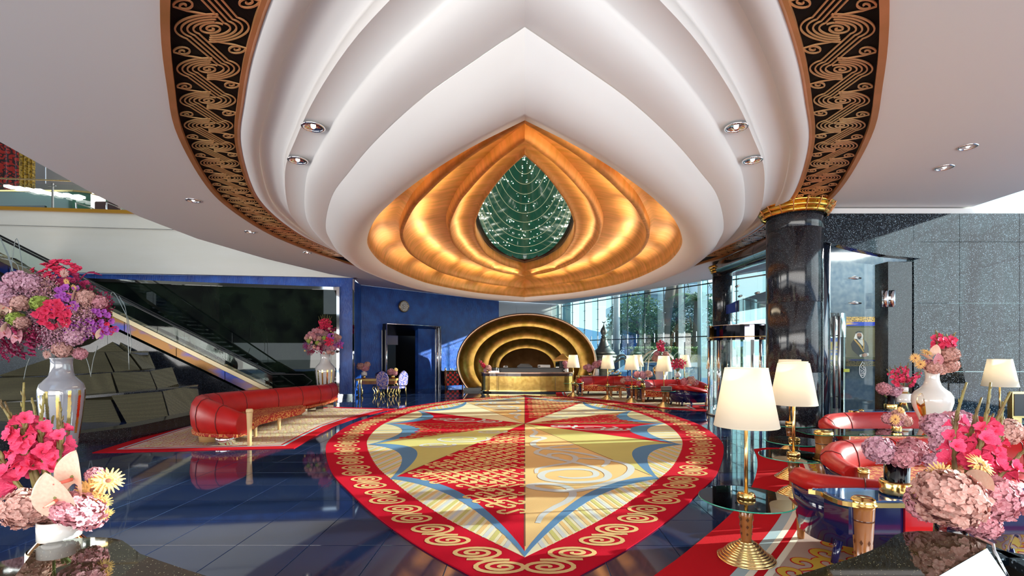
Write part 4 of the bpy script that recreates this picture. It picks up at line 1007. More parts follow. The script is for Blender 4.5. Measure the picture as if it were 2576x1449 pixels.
MB().face([at(-60, 640, 16.9), at(40, 650, 17.0), at(300, 812, 18.2), at(330, 905, 17.6), at(-60, 905, 17.2)], .1).build('back_slab', mat('matt_black_stone', (.008, .008, .009), .7, 0, .15), ft)
jetm = mat('water_jet', (.22, .24, .22), .08, 0, .8, emit=None)
for k, (pa, pm, pb, Y) in enumerate((((48, 740), (18, 640), (-20, 560), 14), ((44, 735), (26, 655), (2, 600), 14.2), ((22, 725), (42, 600), (66, 740), 14.6), ((48, 740), (44, 668), (0, 648), 13.8), ((275, 830), (282, 735), (322, 800), 15.2), ((322, 800), (330, 860), (327, 890), 15.2), ((60, 955), (66, 925), (75, 900), 14.8), ((228, 948), (235, 905), (246, 870), 14.9), ((229, 948), (222, 915), (212, 890), 14.8), ((300, 745), (318, 790), (325, 930), 15.0))):
    pts = spline([at(*pa, Y), at(*pm, Y), at(*pb, Y)], 8)
    t = MB().tube(pts, .010, 6).build('water_jet', jetm); tag(t, ['arcing water jet at the far left edge, tallest', 'thin water jet curving left at frame edge', 'arched water jet above left edge of fountain', 'low water jet arching to the left edge', 'water jet arching right of the big bouquet', 'falling end of water jet right of the bouquet', 'short water jet left of the grey vase', 'water jet rising right of the grey vase', 'left-leaning water jet beside the grey vase neck', 'long falling water jet right of the bouquet'][k], 'water jet', 'water jets of the stepped fountain')
# ================================================================= main carpet
carpet = dict(red=(.46, .003, .020), tan=(.66, .44, .20), olive=(.50, .46, .17), cream=(.66, .60, .42), blue=(.10, .21, .38), silver=(.50, .52, .54), brown=(.42, .24, .10))
def cmat(n, c): return mat('carpet_' + n, c, .95, 0, .1, bump=(90, .15), var=(1.3, tuple(min(1, v * 1.12) for v in c), .25))
cm_ = {k: cmat(k, v) for k, v in carpet.items()}
rug = thing('oval_carpet', 'huge leaf-shaped carpet with red scroll border and eight-pointed star centre', 'carpet')
Z0 = .002
MB().poly(leaf(0.0, 90), Z0, .016).build('border', cm_['red'], rug)
inner = outline_s(4.66, 21.2, 3.84, 160)
MB().poly([(p.x, p.y) for p in inner] + [(-p.x, p.y) for p in reversed(inner[1:-1])], .016, .018).build('stripe_ground', cm_['cream'], rug)
def inner_at(Y):   # half width of inner field
    k = min(range(len(inner)), key=lambda i: abs(inner[i].y - Y)); return inner[k].x
CEN = Vector((0, 13.25, 0))
cuspY = [inner[0].y, 7.5, 10.25, 13.25, 16.1, 19.0, inner[-1].y]
def cusp(i, s_): 
    Y = cuspY[i]; x = 0 if i in (0, 6) else inner_at(Y); return Vector((x * s_, Y, 0))
# pleat stripes between ribbon and border
stp = MB(); stt = MB(); sto = MB(); stg = MB()
for s_ in (1, -1):
    for i in range(2, 158):
        a = inner[i]; k = i % 3
        b = inner[i + 1]; c = (a + b) / 2
        din = (CEN - Vector((c.x, c.y, 0))).normalized(); L = 1.35
        tgt = (stt, sto, stg)[k]
        if tgt is None: continue
        d2 = (Vector((-.25, 1, 0)) if c.y < 13 else Vector((-.25, -1, 0))) if abs(c.y - 13.2) > 3.3 else Vector((-1, .0, 0))
        d2.normalize(); L = min(1.3, max(.1, (c.x) * .9 / max(.2, abs(d2.x)))) 
        tgt.ribbon([(a.x * s_ * .5 + b.x * s_ * .5, c.y, .0195), ((c.x + d2.x * L) * s_, c.y + d2.y * L, .0195)], .055)
stt.build('stripe_tan', cm_['tan'], rug, kind='stuff'); stg.build('stripe_grey', cm_['silver'], rug, kind='stuff'); sto.build('stripe_olive', cm_['olive'], rug, kind='stuff')
# ribbon: outer and inner scalloped curves between cusps
def sect_curve(i, s_, depth):
    A, B = cusp(i, s_), cusp(i + 1, s_); n = 24; out = []
    mid = (A + B) / 2; d = (CEN - mid).normalized()
    for k in range(n + 1):
        t = k / n; w = sin(pi * t) ** .85
        out.append(A.lerp(B, t) + d * (depth * w) )
    return out
dep_o = [.50, .56, .60, .60, .56, .50]; dep_i = [.76, .98, 1.04, 1.04, .98, .76]
def cin_(i, s_, extra=0):
    """inner edge, cusps pulled towards the centre"""
    A, B = cusp(i, s_), cusp(i + 1, s_); A = A + (CEN - A).normalized() * (.16 if i else .12); B = B + (CEN - B).normalized() * (.16 if i < 5 else .12)
    n = 24; out = []; mid = (A + B) / 2; d = (CEN - mid).normalized()
    for k in range(n + 1):
        t = k / n; w = sin(pi * t) ** .85; out.append(A.lerp(B, t) + d * ((dep_i[i] - .15 - extra) * w))
    return out
rb_ = MB(); field = []
for s_ in (1, -1):
    for i in range(6):
        o = sect_curve(i, s_, dep_o[i]); n_ = cin_(i, s_)
        P = [(p.x, p.y) for p in o] + [(p.x, p.y) for p in reversed(n_)]
        rb_.poly(P, .019, .0215, bottom=False)
rb_.build('blue_ribbon', cm_['blue'], rug)
names = {1: ['tan', 'olive', 'red', 'brown', 'cream', 'red'], -1: ['red', 'olive', 'brown', 'red', 'cream', 'tan']}
for s_ in (1, -1):
    for i in range(6):
        c = cin_(i, s_); P = [(CEN.x, CEN.y)] + [(p.x, p.y) for p in c]
        MB().poly(P, .018, .0205, bottom=False).build('star_sector', cm_[names[s_][i]], rug)
# thin dark joints between sectors
jn = MB()
for s_ in (1, -1):
    for i in range(0, 7):
        A = cusp(i, s_); A = A + (CEN - A).normalized() * .25
        if s_ < 0 and i in (0, 6): continue
        jn.ribbon([(CEN.x, CEN.y, .0212), (A.x, A.y, .0212)], .018)
jn.build('sector_joint', mat('carpet_joint', (.16, .05, .03), .95), rug, kind='stuff')
# small S curls filling a sector
def in_poly(x, y, P):
    c = False; n = len(P)
    for i in range(n):
        a, b = P[i], P[(i + 1) % n]
        if (a[1] > y) != (b[1] > y) and x < (b[0] - a[0]) * (y - a[1]) / (b[1] - a[1]) + a[0]: c = not c
    return c
def curls(i, s_, name, m, w=.055, pitch=.31, seed=1):
    P = [(CEN.x, CEN.y)] + [(p.x, p.y) for p in cin_(i, s_, .1)]; rnd = random.Random(seed); mb = MB()
    y = min(p[1] for p in P) + .1; row = 0
    while y < max(p[1] for p in P):
        x = min(p[0] for p in P) + (row % 2) * pitch * .5
        while x < max(p[0] for p in P):
            if all(in_poly(x + dx, y + dy, P) for dx, dy in ((.17, 0), (-.17, 0), (0, .14), (0, -.14))):
                sg = 1 if rnd.random() < .8 else -1; pts = []; jx, jy = rnd.uniform(-.03, .03), rnd.uniform(-.03, .03)
                for k in range(-9, 10):
                    t = k / 9; a = t * 2.4 * pi * .5
                    pts.append((x + sg * (.14 * t + .05 * sin(a * 2.0)), y + .075 * cos(a * 1.0 + 1.57) * 1.0 + .02 * sin(3 * a), .0235))
                pts2 = [(x + sg * .115 * cos(pi * .5 + k * .52) * (1 - k * .07) - .085 * sg + jx, y + jy + .078 * sin(pi * .5 + k * .52) * (1 - k * .07), .0235) for k in range(7)]
                pts3 = [(2 * (x + jx) - p[0], 2 * (y + jy) - p[1], .0235) for p in pts2]
                mb.ribbon(list(reversed(pts3))[:-1] + pts2[0:1] + pts2[1:] if False else pts2, w); mb.ribbon(pts3, w)
                mb.ribbon([pts2[0], (x + jx, y + jy, .0235), pts3[0]], w)
            x += pitch
        y += pitch * .60; row += 1
    if mb.v: mb.build(name, m, rug, kind='stuff')
curls(0, -1, 'curl_pattern', cm_['tan'], seed=2); curls(5, 1, 'curl_pattern', cm_['tan'], seed=3)
curls(2, -1, 'curl_pattern', cm_['red'], seed=4, w=.06, pitch=.26); curls(3, 1, 'curl_pattern', cm_['red'], seed=5, w=.06, pitch=.26)
# large silver scrolls
def px2(pts): return [g(1300 + x / 3.089, 980 + y / 3.089) for x, y in pts]
sw = [([(325, 685), (400, 697), (500, 697), (590, 688), (618, 668), (590, 642), (480, 628), (340, 632), (220, 652), (190, 688), (260, 718), (450, 733), (630, 722), (708, 690), (690, 650), (600, 612), (470, 580), (330, 552), (200, 520), (150, 498), (200, 470), (300, 450), (440, 436)], .12),
      ([(162, 1052), (200, 990), (290, 930), (390, 880), (436, 830), (415, 785), (350, 757), (230, 744), (120, 752), (108, 768), (180, 786), (330, 800), (470, 796), (620, 765), (760, 722), (860, 672), (888, 625), (850, 590), (700, 555), (540, 545), (440, 545)], .13),
      ([(152, 662), (165, 625), (280, 600), (400, 580), (455, 553), (440, 525), (350, 505), (262, 510), (258, 528), (330, 540)], .10),
      ([(200, 470), (350, 482), (560, 515), (680, 548), (706, 575), (665, 610)], .11),
      ([(120, 316), (150, 340), (118, 372), (190, 378), (212, 388), (150, 408), (125, 432), (170, 460), (300, 470), (480, 466)], .12)]
tip = inner[0].y
allsw = MB(); kz = 0
for pts, w in sw:
    P = spline(px2(pts), 5); n = len(P); ww = [w * (.35 + .65 * sin(pi * min(1, max(0.02, (k + 1) / (n * 1.02))) ) ** .5) * (P[k].y / 7.0) ** .3 for k in range(n)]
    kz += 1; zs_ = .0222 + .0006 * kz
    allsw.ribbon([(p.x, p.y, zs_) for p in P], ww)
    allsw.ribbon([(-p.x, 2 * CEN.y - p.y - 0.1, zs_) for p in P if 2 * CEN.y - p.y < 20.4], [w_ for p, w_ in zip(P, ww) if 2 * CEN.y - p.y < 20.4])
def spiral(c, r, turns, a0, w, z, sx_=1.0, ang=0, mir=1):
    out = []; n = int(turns * 16)
    for k in range(n + 1):
        t = k / n; a = a0 + turns * 2 * pi * t; rr = r * (.08 + .92 * t); x, y = rr * cos(a) * sx_ * mir, rr * sin(a)
        out.append((c[0] + x * cos(ang) - y * sin(ang), c[1] + x * sin(ang) + y * cos(ang), z))
    return out
for s_, i in ((-1, 1), (1, 2), (-1, 3), (1, 4)):
    c = cin_(i, s_)[12]; q = CEN.lerp(c, .66); q2 = CEN.lerp(c, .38); q3 = CEN.lerp(c, .86)
    for cc, r in ((q, .42), (q2, .24), (q3, .26)):
        S = spiral((cc.x, cc.y), r, 2.0, .5, .07, .0228, 1.6); allsw.ribbon(S, [.03 + .07 * k / len(S) for k in range(len(S))])
allsw.build('silver_scrolls', cm_['silver'], rug, kind='stuff')
# double spirals along the border
_oi, _oo = outline_s(4.66, 21.2, 3.84, 400), outline(0.0, 400)
bmid = [a.lerp(b, .5) for a, b in zip(_oi, _oo)]; bmid = resample(bmid, 400); L = [0.0]
for k in range(1, 400): L.append(L[-1] + (bmid[k] - bmid[k - 1]).length)
def bm_at(s_):
    k = 0
    lo, hi = 0, 399
    while hi - lo > 1:
        m_ = (lo + hi) // 2
        if L[m_] < s_: lo = m_
        else: hi = m_
    f = (s_ - L[lo]) / max(1e-6, L[hi] - L[lo]); p = bmid[lo].lerp(bmid[hi], f); t = (bmid[min(399, hi + 2)] - bmid[max(0, lo - 2)]).normalized(); return p, t
qs = []; q = .30
while q < L[-1] - .25: qs.append(q); q += .425
for s_ in (1, -1):
    mb = MB()
    for idx, q in enumerate(qs):
        p, t = bm_at(q); dy = abs((bm_at(min(L[-1], q + .21))[0] - bm_at(max(0, q - .21))[0]).y) * .5; ry = max(.125, dy * .98); rx = .275
        up = idx % 2; N = 44
        S = []
        for k in range(N + 1):
            f = k / N; a = -pi / 2 - (1 - f) * 2.4 * 2 * pi; r_ = .06 + .94 * f
            x, y = rx * r_ * cos(a), ry * r_ * sin(a)
            if not up: x, y = -x, -y
            S.append(((p.x + x) * s_, p.y + y, .0185))
        mb.ribbon(S, [.028 + .020 * min(1, k / 12) for k in range(N + 1)])
        if not up and idx + 1 < len(qs):
            p2 = bm_at(qs[idx + 1])[0]; dy2 = ry
            A_ = Vector((p.x, p.y + ry, 0)); B_ = Vector((p2.x, p2.y - ry, 0))
            mb.ribbon([((A_.x - .06) * s_, A_.y, .0186), (A_.x * s_, A_.y, .0186), (B_.x * s_, B_.y, .0186), ((B_.x + .06) * s_, B_.y, .0186)], .045)
    mb.build('border_spirals', cm_['tan'], rug, kind='stuff')

# ================================================================= seating carpets
pinkg = mat('carpet_mauve', (.42, .30, .27), .95, 0, .1, bump=(90, .15)); mustard = cmat('mustard', (.52, .33, .05)); crimson = cmat('crimson', (.46, .006, .014)); slate = cmat('slate_blue', (.34, .44, .50)); ivory = cmat('ivory', (.72, .68, .60))
def strip_poly(edge, d0, d1):
    """band between offsets d0,d1 to the right of an edge polyline"""
    def offp(d):
        out = []
        for i, p in enumerate(edge):
            t = (edge[min(i + 1, len(edge) - 1)] - edge[max(i - 1, 0)]).normalized(); out.append(p + Vector((t.y, -t.x)) * d)
        return out
    a, b = offp(d0), offp(d1); return [(p.x, p.y) for p in a] + [(p.x, p.y) for p in reversed(b)]
rr = thing('seating_carpet', 'red-bordered carpet of mustard scrolls under the right-hand sofas and lamps', 'carpet')
E = [Vector((.2, 3.2))] + [Vector((g(x, y).x, g(x, y).y)) for x, y in ((1649, 1449), (1714, 1401), (1811, 1321), (1859, 1273), (1889, 1230), (1903, 1191), (1905.5, 1165), (1903, 1146), (1896, 1131))]
E = [Vector((p.x, p.y)) for p in spline([Vector((p.x, p.y, 0)) for p in E], 6)]
body = [(p.x, p.y) for p in E] + [(5.0, 9.98), (9.6, 9.98), (9.8, 2.6), (1.2, 2.4)]
MB().poly(body, .002, .014).build('red_border', crimson, rr)
def inset(d):
    s_ = strip_poly(E, d, d + .01)[:len(E)]; s_ = [p for p in s_ if p[1] < 9.98 - d]; return s_
MB().poly(inset(.50) + [(9.4, 9.5), (9.4, 2.7), (1.6, 2.6)], .014, .0155, bottom=False).build('slate_stripe', slate, rr)
MB().poly(inset(.60) + [(9.35, 9.40), (9.35, 2.75), (1.7, 2.65)], .0155, .0165, bottom=False).build('ivory_stripe', ivory, rr)
MB().poly(inset(.66) + [(9.3, 9.34), (9.3, 2.8), (1.75, 2.7)], .0165, .0175, bottom=False).build('red_stripe', crimson, rr)
MB().poly(inset(.73) + [(9.25, 9.27), (9.25, 2.85), (1.8, 2.75)], .0175, .0185, bottom=False).build('ivory_stripe', ivory, rr)
fld = inset(.79) + [(9.2, 9.21), (9.2, 2.9), (1.9, 2.8)]
MB().poly(fld, .0185, .0195, bottom=False).build('mauve_field', pinkg, rr)
def hook(x, y, s_, sg, rot):
    """one curling hook of the scroll pattern"""
    pts = []
    for k in range(19):
        f = k / 18; a = -0.4 * pi + f * 1.75 * pi; r = s_ * (1 - .72 * f)
        X, Y_ = sg * (r * cos(a) + .25 * s_ * f), r * sin(a) * .95
        pts.append((x + X * cos(rot) - Y_ * sin(rot), y + X * sin(rot) + Y_ * cos(rot)))
    tail = [(x + (-sg * (1.0 + .2) * s_ * .5) * cos(rot) + 1.1 * s_ * sin(rot), y + (-sg * 1.2 * s_ * .5) * sin(rot) - 1.1 * s_ * cos(rot))]
    return tail + pts
def scroll_field(parent, P, pitch, zlo, big=True, ymax=99, seed=5, mu=None, cr=None):
    a = MB(); b = MB(); rnd = random.Random(seed); y = min(p[1] for p in P); row = 0
    while y < min(ymax, max(p[1] for p in P)):
        x = min(p[0] for p in P) + (row % 2) * pitch * .5; c_ = 0
        while x < max(p[0] for p in P):
            if all(in_poly(x + dx, y + dy, P) for dx, dy in ((.3 * pitch, 0), (-.36 * pitch, 0), (0, .3 * pitch), (0, -.3 * pitch))):
                h_ = hook(x, y, pitch * .42, 1 if (c_ + row) % 2 else -1, rnd.uniform(-.25, .25)); n = len(h_)
                ww = [pitch * (.05 + .17 * sin(pi * min(1, (k + 1) / n)) ** .8) for k in range(n)]
                a.ribbon([(p[0], p[1], zlo) for p in h_], [w + pitch * .075 for w in ww]); b.ribbon([(p[0], p[1], zlo + .0015) for p in h_], ww)
            x += pitch * .82; c_ += 1
        y += pitch * .62; row += 1
    a.build('red_outline', cr or crimson, parent, kind='stuff'); b.build('mustard_scrolls', mu or mustard, parent, kind='stuff')
scroll_field(rr, fld, .33, .0205, seed=5)
# left carpet
lr = thing('seating_carpet', 'pale scroll-patterned carpet with red edge under the serpentine sofa', 'carpet')
out = [(-8.5, 9.5), (-4.74, 9.93), (-4.95, 11.5), (-5.1, 12.9), (-5.05, 14.5), (-4.75, 16.0), (-4.5, 16.8), (-6.4, 17.2), (-8.2, 18.2), (-9.6, 15.2), (-9.1, 12.2)]
def shrink(P, d):
    n = len(P); out_ = []
    ar = sum(P[i][0] * P[(i + 1) % n][1] - P[(i + 1) % n][0] * P[i][1] for i in range(n)); sg = 1 if ar > 0 else -1
    for i in range(n):
        a, b, c = Vector(P[i - 1]), Vector(P[i]), Vector(P[(i + 1) % n]); u, v = (b - a).normalized(), (c - b).normalized()
        n1, n2 = Vector((-u.y, u.x)) * sg, Vector((-v.y, v.x)) * sg; m_ = (n1 + n2); m_ = m_ / max(.35, m_.length_squared / 2) ; out_.append(tuple(b + m_ * d))
    return out_
MB().poly(out, .002, .012).build('red_border', crimson, lr)
MB().poly(shrink(out, .28), .012, .0135, bottom=False).build('slate_stripe', slate, lr)
MB().poly(shrink(out, .35), .0135, .015, bottom=False).build('red_stripe', crimson, lr)
MB().poly(shrink(out, .40), .015, .0165, bottom=False).build('pale_field', mat('carpet_shell', (.62, .48, .40), .95, 0, .1), lr)
scroll_field(lr, shrink(out, .42), .30, .0175, seed=6, mu=mat('carpet_sand', (.62, .50, .28), .95))
# far right carpet
fr_ = thing('seating_carpet', 'pale carpet with crimson edge under the far sofas by the glass facade', 'carpet')
fo_ = [tuple(g(x, y).xy) for x, y in ((1400, 996), (1440, 999), (1480, 1004), (1530, 1010), (1600, 1019), (1680, 1029), (1785, 1036))] + [(6.3, 17.6), (7.5, 17.8), (8.5, 20.0), (4.6, 28.0), (1.7, 28.0)]
MB().poly(fo_, .002, .012).build('red_border', crimson, fr_)
MB().poly(shrink(fo_, .30), .012, .0135, bottom=False).build('slate_stripe', slate, fr_)
MB().poly(shrink(fo_, .38), .0135, .015, bottom=False).build('red_stripe', crimson, fr_)
MB().poly(shrink(fo_, .44), .015, .0165, bottom=False).build('pale_field', MATS['carpet_shell'], fr_)
scroll_field(fr_, shrink(fo_, .5), .34, .0175, seed=8, mu=MATS['carpet_sand'])
# ================================================================= floor lamps
def make_lamp():
    t = thing('floor_lamp', 'floor lamp', 'floor lamp')
    pr = []
    N = 11
    for k in range(N):
        z0 = .19 * (k / N); r0 = .235 * (1 - k / N) ** .95 + .045
        pr += [(r0, z0), (r0 + .004, z0 + .005), (r0 - .002, z0 + .013)]
    mb = MB(); rings = []
    for i, (r, z) in enumerate(pr):
        rings.append([(r * cos(2 * pi * j / 36), r * sin(2 * pi * j / 36), max(0, z + .006 * sin(2 * pi * j / 36 + i * .3) * (1 if 0 < i < len(pr) - 1 else 0))) for j in range(36)])
    mb.loft(rings, caps=True); mb.build('base', brass, t)
    MB().lathe([(.046, .17), (.048, .20), (.060, .40), (.074, .555)], seg=20).build('wooden_stem', wood, t)
    i_ = MB()
    for k in range(6):
        a = 2 * pi * k / 6 + .3
        for z, s_ in ((.26, .010), (.33, .013), (.40, .015), (.47, .017)):
            r = .050 + (z - .2) * .072 + .0015; u = Vector((-sin(a), cos(a), 0)); c = Vector((r * cos(a), r * sin(a), z))
            i_.add([c - u * s_, c - Vector((0, 0, s_ * 1.5)), c + u * s_, c + Vector((0, 0, s_ * 1.5))], [(0, 1, 2, 3)])
    i_.build('diamond_inlay', wood_dark, t)
    MB().lathe([(.0765, .49), (.078, .495), (.0765, .50)], seg=20, caps=False).build('inlay_ring', wood_dark, t)
    MB().lathe([(.078, .555), (.082, .562), (.079, .58)], seg=24).lathe([(.079, .594), (.084, .60), (.084, .625), (.074, .636), (.074, .642), (.03, .648)], seg=24).build('collar', gold, t)
    MB().lathe([(.078, .581), (.430, .581), (.430, .593), (.078, .593)], seg=64, caps=False, smooth=False).build('glass_tabletop', table_glass, t)
    MB().lathe([(.430, .581), (.433, .587), (.430, .593)], seg=64, caps=False).build('tabletop_rim', glass_edge, t)
    MB().cyl((0, 0, .64), .017, .72, 14).build('pole', brass, t)
    MB().lathe([(.292, 1.288), (.192, 1.842)], seg=48, caps=False).build('shade', shade_m, t)
    MB().lathe([(.292, 1.283), (.294, 1.288), (.291, 1.294)], seg=48, caps=False).lathe([(.192, 1.838), (.194, 1.843), (.190, 1.843)], seg=48, caps=False).build('shade_rim', mat('shade_binding', (.75, .68, .52), .6) if 'shade_binding' not in MATS else MATS['shade_binding'], t)
    sp = MB()
    for k in range(3):
        a = 2 * pi * k / 3 + .5; sp.tube([(0, 0, 1.70), (.208 * cos(a), .208 * sin(a), 1.74)], .004, 5)
    sp.cyl((0, 0, 1.36), .012, .36, 8); sp.build('shade_carrier', brass, t)
    MB().sphere((0, 0, 1.52), .045, 10, 8).build('bulb', mat('warm_bulb', (1, .9, .7), .4, emit=(1, .72, .40), es=3) if 'warm_bulb' not in MATS else MATS['warm_bulb'], t)
    return t
lamp0 = make_lamp()
LP = [((1877, 1408), 'brass floor lamp nearest the camera, with round glass table and cream shade'),
      ((1996, 1256), 'brass floor lamp just behind the nearest lamp, in front of the granite column'),
      ((1998, 1203), 'brass floor lamp mostly hidden behind the second lamp'),
      ((1987, 1143), 'brass floor lamp at the granite column foot, shade hidden behind two others'),
      ((2515, 1129.6), 'brass floor lamp at far right, in front of the speckled granite wall'),
      ((1442, 997), 'far brass floor lamp at right end of the gold reception desk'),
      ((1528.4, 1005), 'far brass floor lamp in front of the silver coffee pot sculpture'),
      ((1589.6, 1012.6), 'far brass floor lamp overlapping another lamp shade, left of luggage cart'),
      ((1670, 1023.7), 'far brass floor lamp in front of the red sofa and white vase'),
      ((1604, 991), 'far brass floor lamp partly hidden behind another shade near the luggage cart'),
      ((1722, 994), 'far brass floor lamp by the glass facade, behind the pink gladioli'),
      ((1795, 1006), 'far brass floor lamp seen through the posts of revolving door')]
for i, (p, lab) in enumerate(LP):
    o = lamp0 if i == 0 else dup(lamp0); place(o, g(*p), 0, 1, lab, 'brass floor lamps'); o.rotation_euler = (0, 0, i * .7)
    pl_ = bpy.data.lights.new('lamp_bulb', 'POINT'); pl_.energy = 4; pl_.color = (1, .85, .62); pl_.shadow_soft_size = .06
    po = bpy.data.objects.new('lamp_bulb', pl_); COL.objects.link(po); q_ = g(*p); po.location = (q_.x, q_.y, 1.60)

# ================================================================= sofas
def path_normals(P):
    N = []
    for i in range(len(P)):
        t = (P[min(i + 1, len(P) - 1)] - P[max(i - 1, 0)]).normalized(); N.append(Vector((t.y, -t.x, 0)))
    return N
def loft_profile(mb, P, N, prof, hs=None, caps=True, closed=True):
    rings = []
    for i, p in enumerate(P):
        h_ = hs[i] if hs else 1.0
        rings.append([(p.x + N[i].x * o, p.y + N[i].y * o, z * h_ if z > .42 else z) for o, z in prof])
    return mb.loft(rings, closed=closed, caps=caps)
def post(name, loc, h_, r, parent, m=wood):
    o = MB().lathe([(r * .55, 0), (r * .6, .02), (r, h_ * .97)], seg=18).build(name, m, parent, loc)
    MB().lathe([(r * 1.08, h_ * .97), (r * 1.18, h_ * .975), (r * 1.18, h_ * .99), (r * 1.05, h_), (r * 1.08, h_ * 1.02), (r * .98, h_ * 1.045), (r * .9, h_ * 1.045), (r * .8, h_ * 1.06), (.001, h_ * 1.06)], seg=22).build('gold_cap', gold, o)
    MB().lathe([(r * .93, h_ * .80), (r * .955, h_ * .81), (r * .935, h_ * .82)], seg=18, caps=False).build('inlay_ring', wood_dark, o)
    mb = MB()
    for k in range(8):
        a = 2 * pi * k / 8
        for z, s_ in ((h_ * .45, .010), (h_ * .58, .012)):
            rr_ = r * (.58 + .42 * z / h_) + .002; u = Vector((-sin(a), cos(a), 0)); c = Vector((rr_ * cos(a), rr_ * sin(a), z))
            mb.add([c - u * s_, c - Vector((0, 0, s_ * 2)), c + u * s_, c + Vector((0, 0, s_ * 2))], [(0, 1, 2, 3)])
    mb.build('diamond_inlay', wood_dark, o)
    return o
def make_sofa(w, d, label, name='curved_sofa', cat='sofa', arm_h=.80, seams=4, H=.82, group=None):
    t = thing(name, label, cat, group=group); x, y = w / 2, d / 2
    k = min(.5, w * .22)
    P = spline([Vector(p) for p in ((-x - .02, -y + .05, 0), (-x - .03, -y * .2, 0), (-x + k * .25, y - k * .75, 0), (-x + k, y - .12, 0), (-x * .4, y, 0), (0, y + .02, 0), (x * .4, y, 0), (x - k, y - .12, 0), (x - k * .25, y - k * .75, 0), (x + .03, -y * .2, 0), (x + .02, -y + .05, 0))], 6)
    N = [-n for n in path_normals(P)]; n = len(P)
    hs = [1 - (1 - arm_h) * max(0, abs(2 * i / (n - 1) - 1) - .55) / .45 for i in range(n)]
    leather = [(-.16, .34), (-.17, .50), (-.145, .64), (-.09, .75), (0, H - .02), (.07, H - .03), (.125, H - .09), (.13, H - .16), (.08, H - .20), (.0, .5)]
    loft_profile(MB(), P, N, leather, hs).build('backrest', red_leather, t)
    shell = [(-.10, .14), (.02, .14), (.07, .40), (.105, H - .19), (.0, H - .19), (-.10, .5)]
    loft_profile(MB(), P, N, shell, hs).build('lacquer_shell', navy_lac, t)
    for s_ in [int(n * (j + 1) / (seams + 1)) for j in range(seams)]:
        pts = [(P[s_].x + N[s_].x * o * 1.02, P[s_].y + N[s_].y * o * 1.02, (z * hs[s_] if z > .42 else z) + .003) for o, z in leather[:8]]
        MB().tube(pts, .006, 5).build('seam', seam, t)
    in_ = [(p.x - n_.x * .10, p.y - n_.y * .10) for p, n_ in zip(P, N)]
    fx = [(in_[-1][0], -y), (x * .5, -y - .05), (0, -y - .07), (-x * .5, -y - .05), (in_[0][0], -y)]
    seat = in_ + fx
    S = [Vector((a, b, 0)) for a, b in seat]; c = Vector((0, 0, 0))
    mb = MB(); rings = []
    for sc_, z in ((.97, .20), (1.0, .24), (1.0, .37), (.98, .42), (.92, .45)): rings.append([(p.x * sc_, p.y * sc_, z) for p in S])
    mb.loft(rings, caps=False); mb.poly([(p.x * .92, p.y * .92) for p in S], .44, .45, bottom=False, sides=False); mb.poly([(p.x * .97, p.y * .97) for p in S], .20, .21, top=False, sides=False)
    mb.build('seat', seat_fabric, t)
    for s_ in (-1, 1):
        post('arm_post', (s_ * (x - .02), -y - .03, 0), .60, .058, t)
        MB().tube([(s_ * (x - .05), y * .35, .2), (s_ * (x + .02), y * .45, 0)], [.04, .03], 8).build('leg', navy_lac, t)
        MB().tube([(s_ * x * .55, y - .08, .2), (s_ * x * .57, y - .02, 0)], [.04, .03], 8).build('leg', navy_lac, t)
    return t
s1 = make_sofa(3.2, 1.05, 'long red leather sofa with scroll seat in right foreground, behind the pink hydrangeas', seams=6, H=.80); place(s1, (5.50, 6.15, .016))
s2 = make_sofa(3.0, 1.0, 'red leather sofa in front of the granite wall and glass door', seams=5, H=.84); place(s2, (6.95, 8.75, .016))
s3 = make_sofa(1.9, .8, 'navy-backed sofa with red rolled top turned away, at the lower right', seams=3, H=.82, arm_h=.97); place(s3, (3.86, 4.70, .016), pi)
s4 = make_sofa(2.5, 1.0, 'far red sofa beside the reception desk, backed by a dark console', seams=4, H=.84); place(s4, (3.72, 22.2, .016), .12)
s5 = make_sofa(2.6, 1.0, 'far red sofa nearer the camera, in front of tall white vase', seams=4, H=.84); place(s5, (5.85, 19.5, .016), .12)
s6 = make_sofa(.95, .8, 'navy-shelled tub chair seen from its back between the two far sofas', 'tub_chair', 'chair', seams=1, H=.78); place(s6, (4.75, 20.2, .016), pi * .62)
s7 = make_sofa(1.1, .9, 'navy-shelled tub chair with red top beside the revolving door', 'tub_chair', 'chair', seams=1, H=.78); place(s7, (5.95, 17.9, .016), pi * .62)
s8 = make_sofa(2.2, .9, 'red leather sofa at the right frame edge behind the gladioli', seams=3, H=.80); place(s8, (8.9, 7.1, .016), -pi * .42)

# serpentine sofa on the left
sv = thing('serpentine_sofa', 'long S-shaped red leather sofa with beech legs on the left carpet', 'sofa')
SP = spline([Vector(p) for p in ((-5.98, 10.30, 0), (-6.5, 10.34, 0), (-7.05, 10.65, 0), (-7.38, 11.4, 0), (-7.40, 12.6, 0), (-7.18, 14.0, 0), (-6.98, 15.4, 0), (-6.90, 16.6, 0), (-7.0, 17.6, 0), (-7.15, 18.1, 0))], 10)
SN = path_normals(SP); n = len(SP)
SN = [-q for q in SN]
pr = [(-.10, .26), (-.16, .40), (-.17, .58), (-.14, .76), (-.06, .88), (.05, .92), (.16, .88), (.24, .76), (.27, .58), (.25, .40), (.19, .26)]
hs = [(.74 + .38 * sin(min(1, i / 24) * pi / 2)) if i < 24 else 1.12 - .20 * min(1, (i - 24) / 50) for i in range(n)]
loft_profile(MB(), SP, SN, pr, hs).build('leather_back', red_leather, sv)
for j in range(1, 11):
    s_ = int((n - 1) * j / 11)
    pts = [(SP[s_].x + SN[s_].x * o * 1.02, SP[s_].y + SN[s_].y * o * 1.02, (z * hs[s_] if z > .42 else z) + .002) for o, z in pr]
    MB().tube(pts, .009, 5).build('seam', seam, sv)
loft_profile(MB(), SP, SN, [(-.15, .20), (-.16, .265), (.24, .265), (.23, .20)]).build('scroll_trim', seat_fabric, sv)
sA, sB = 8, int(n * .50)
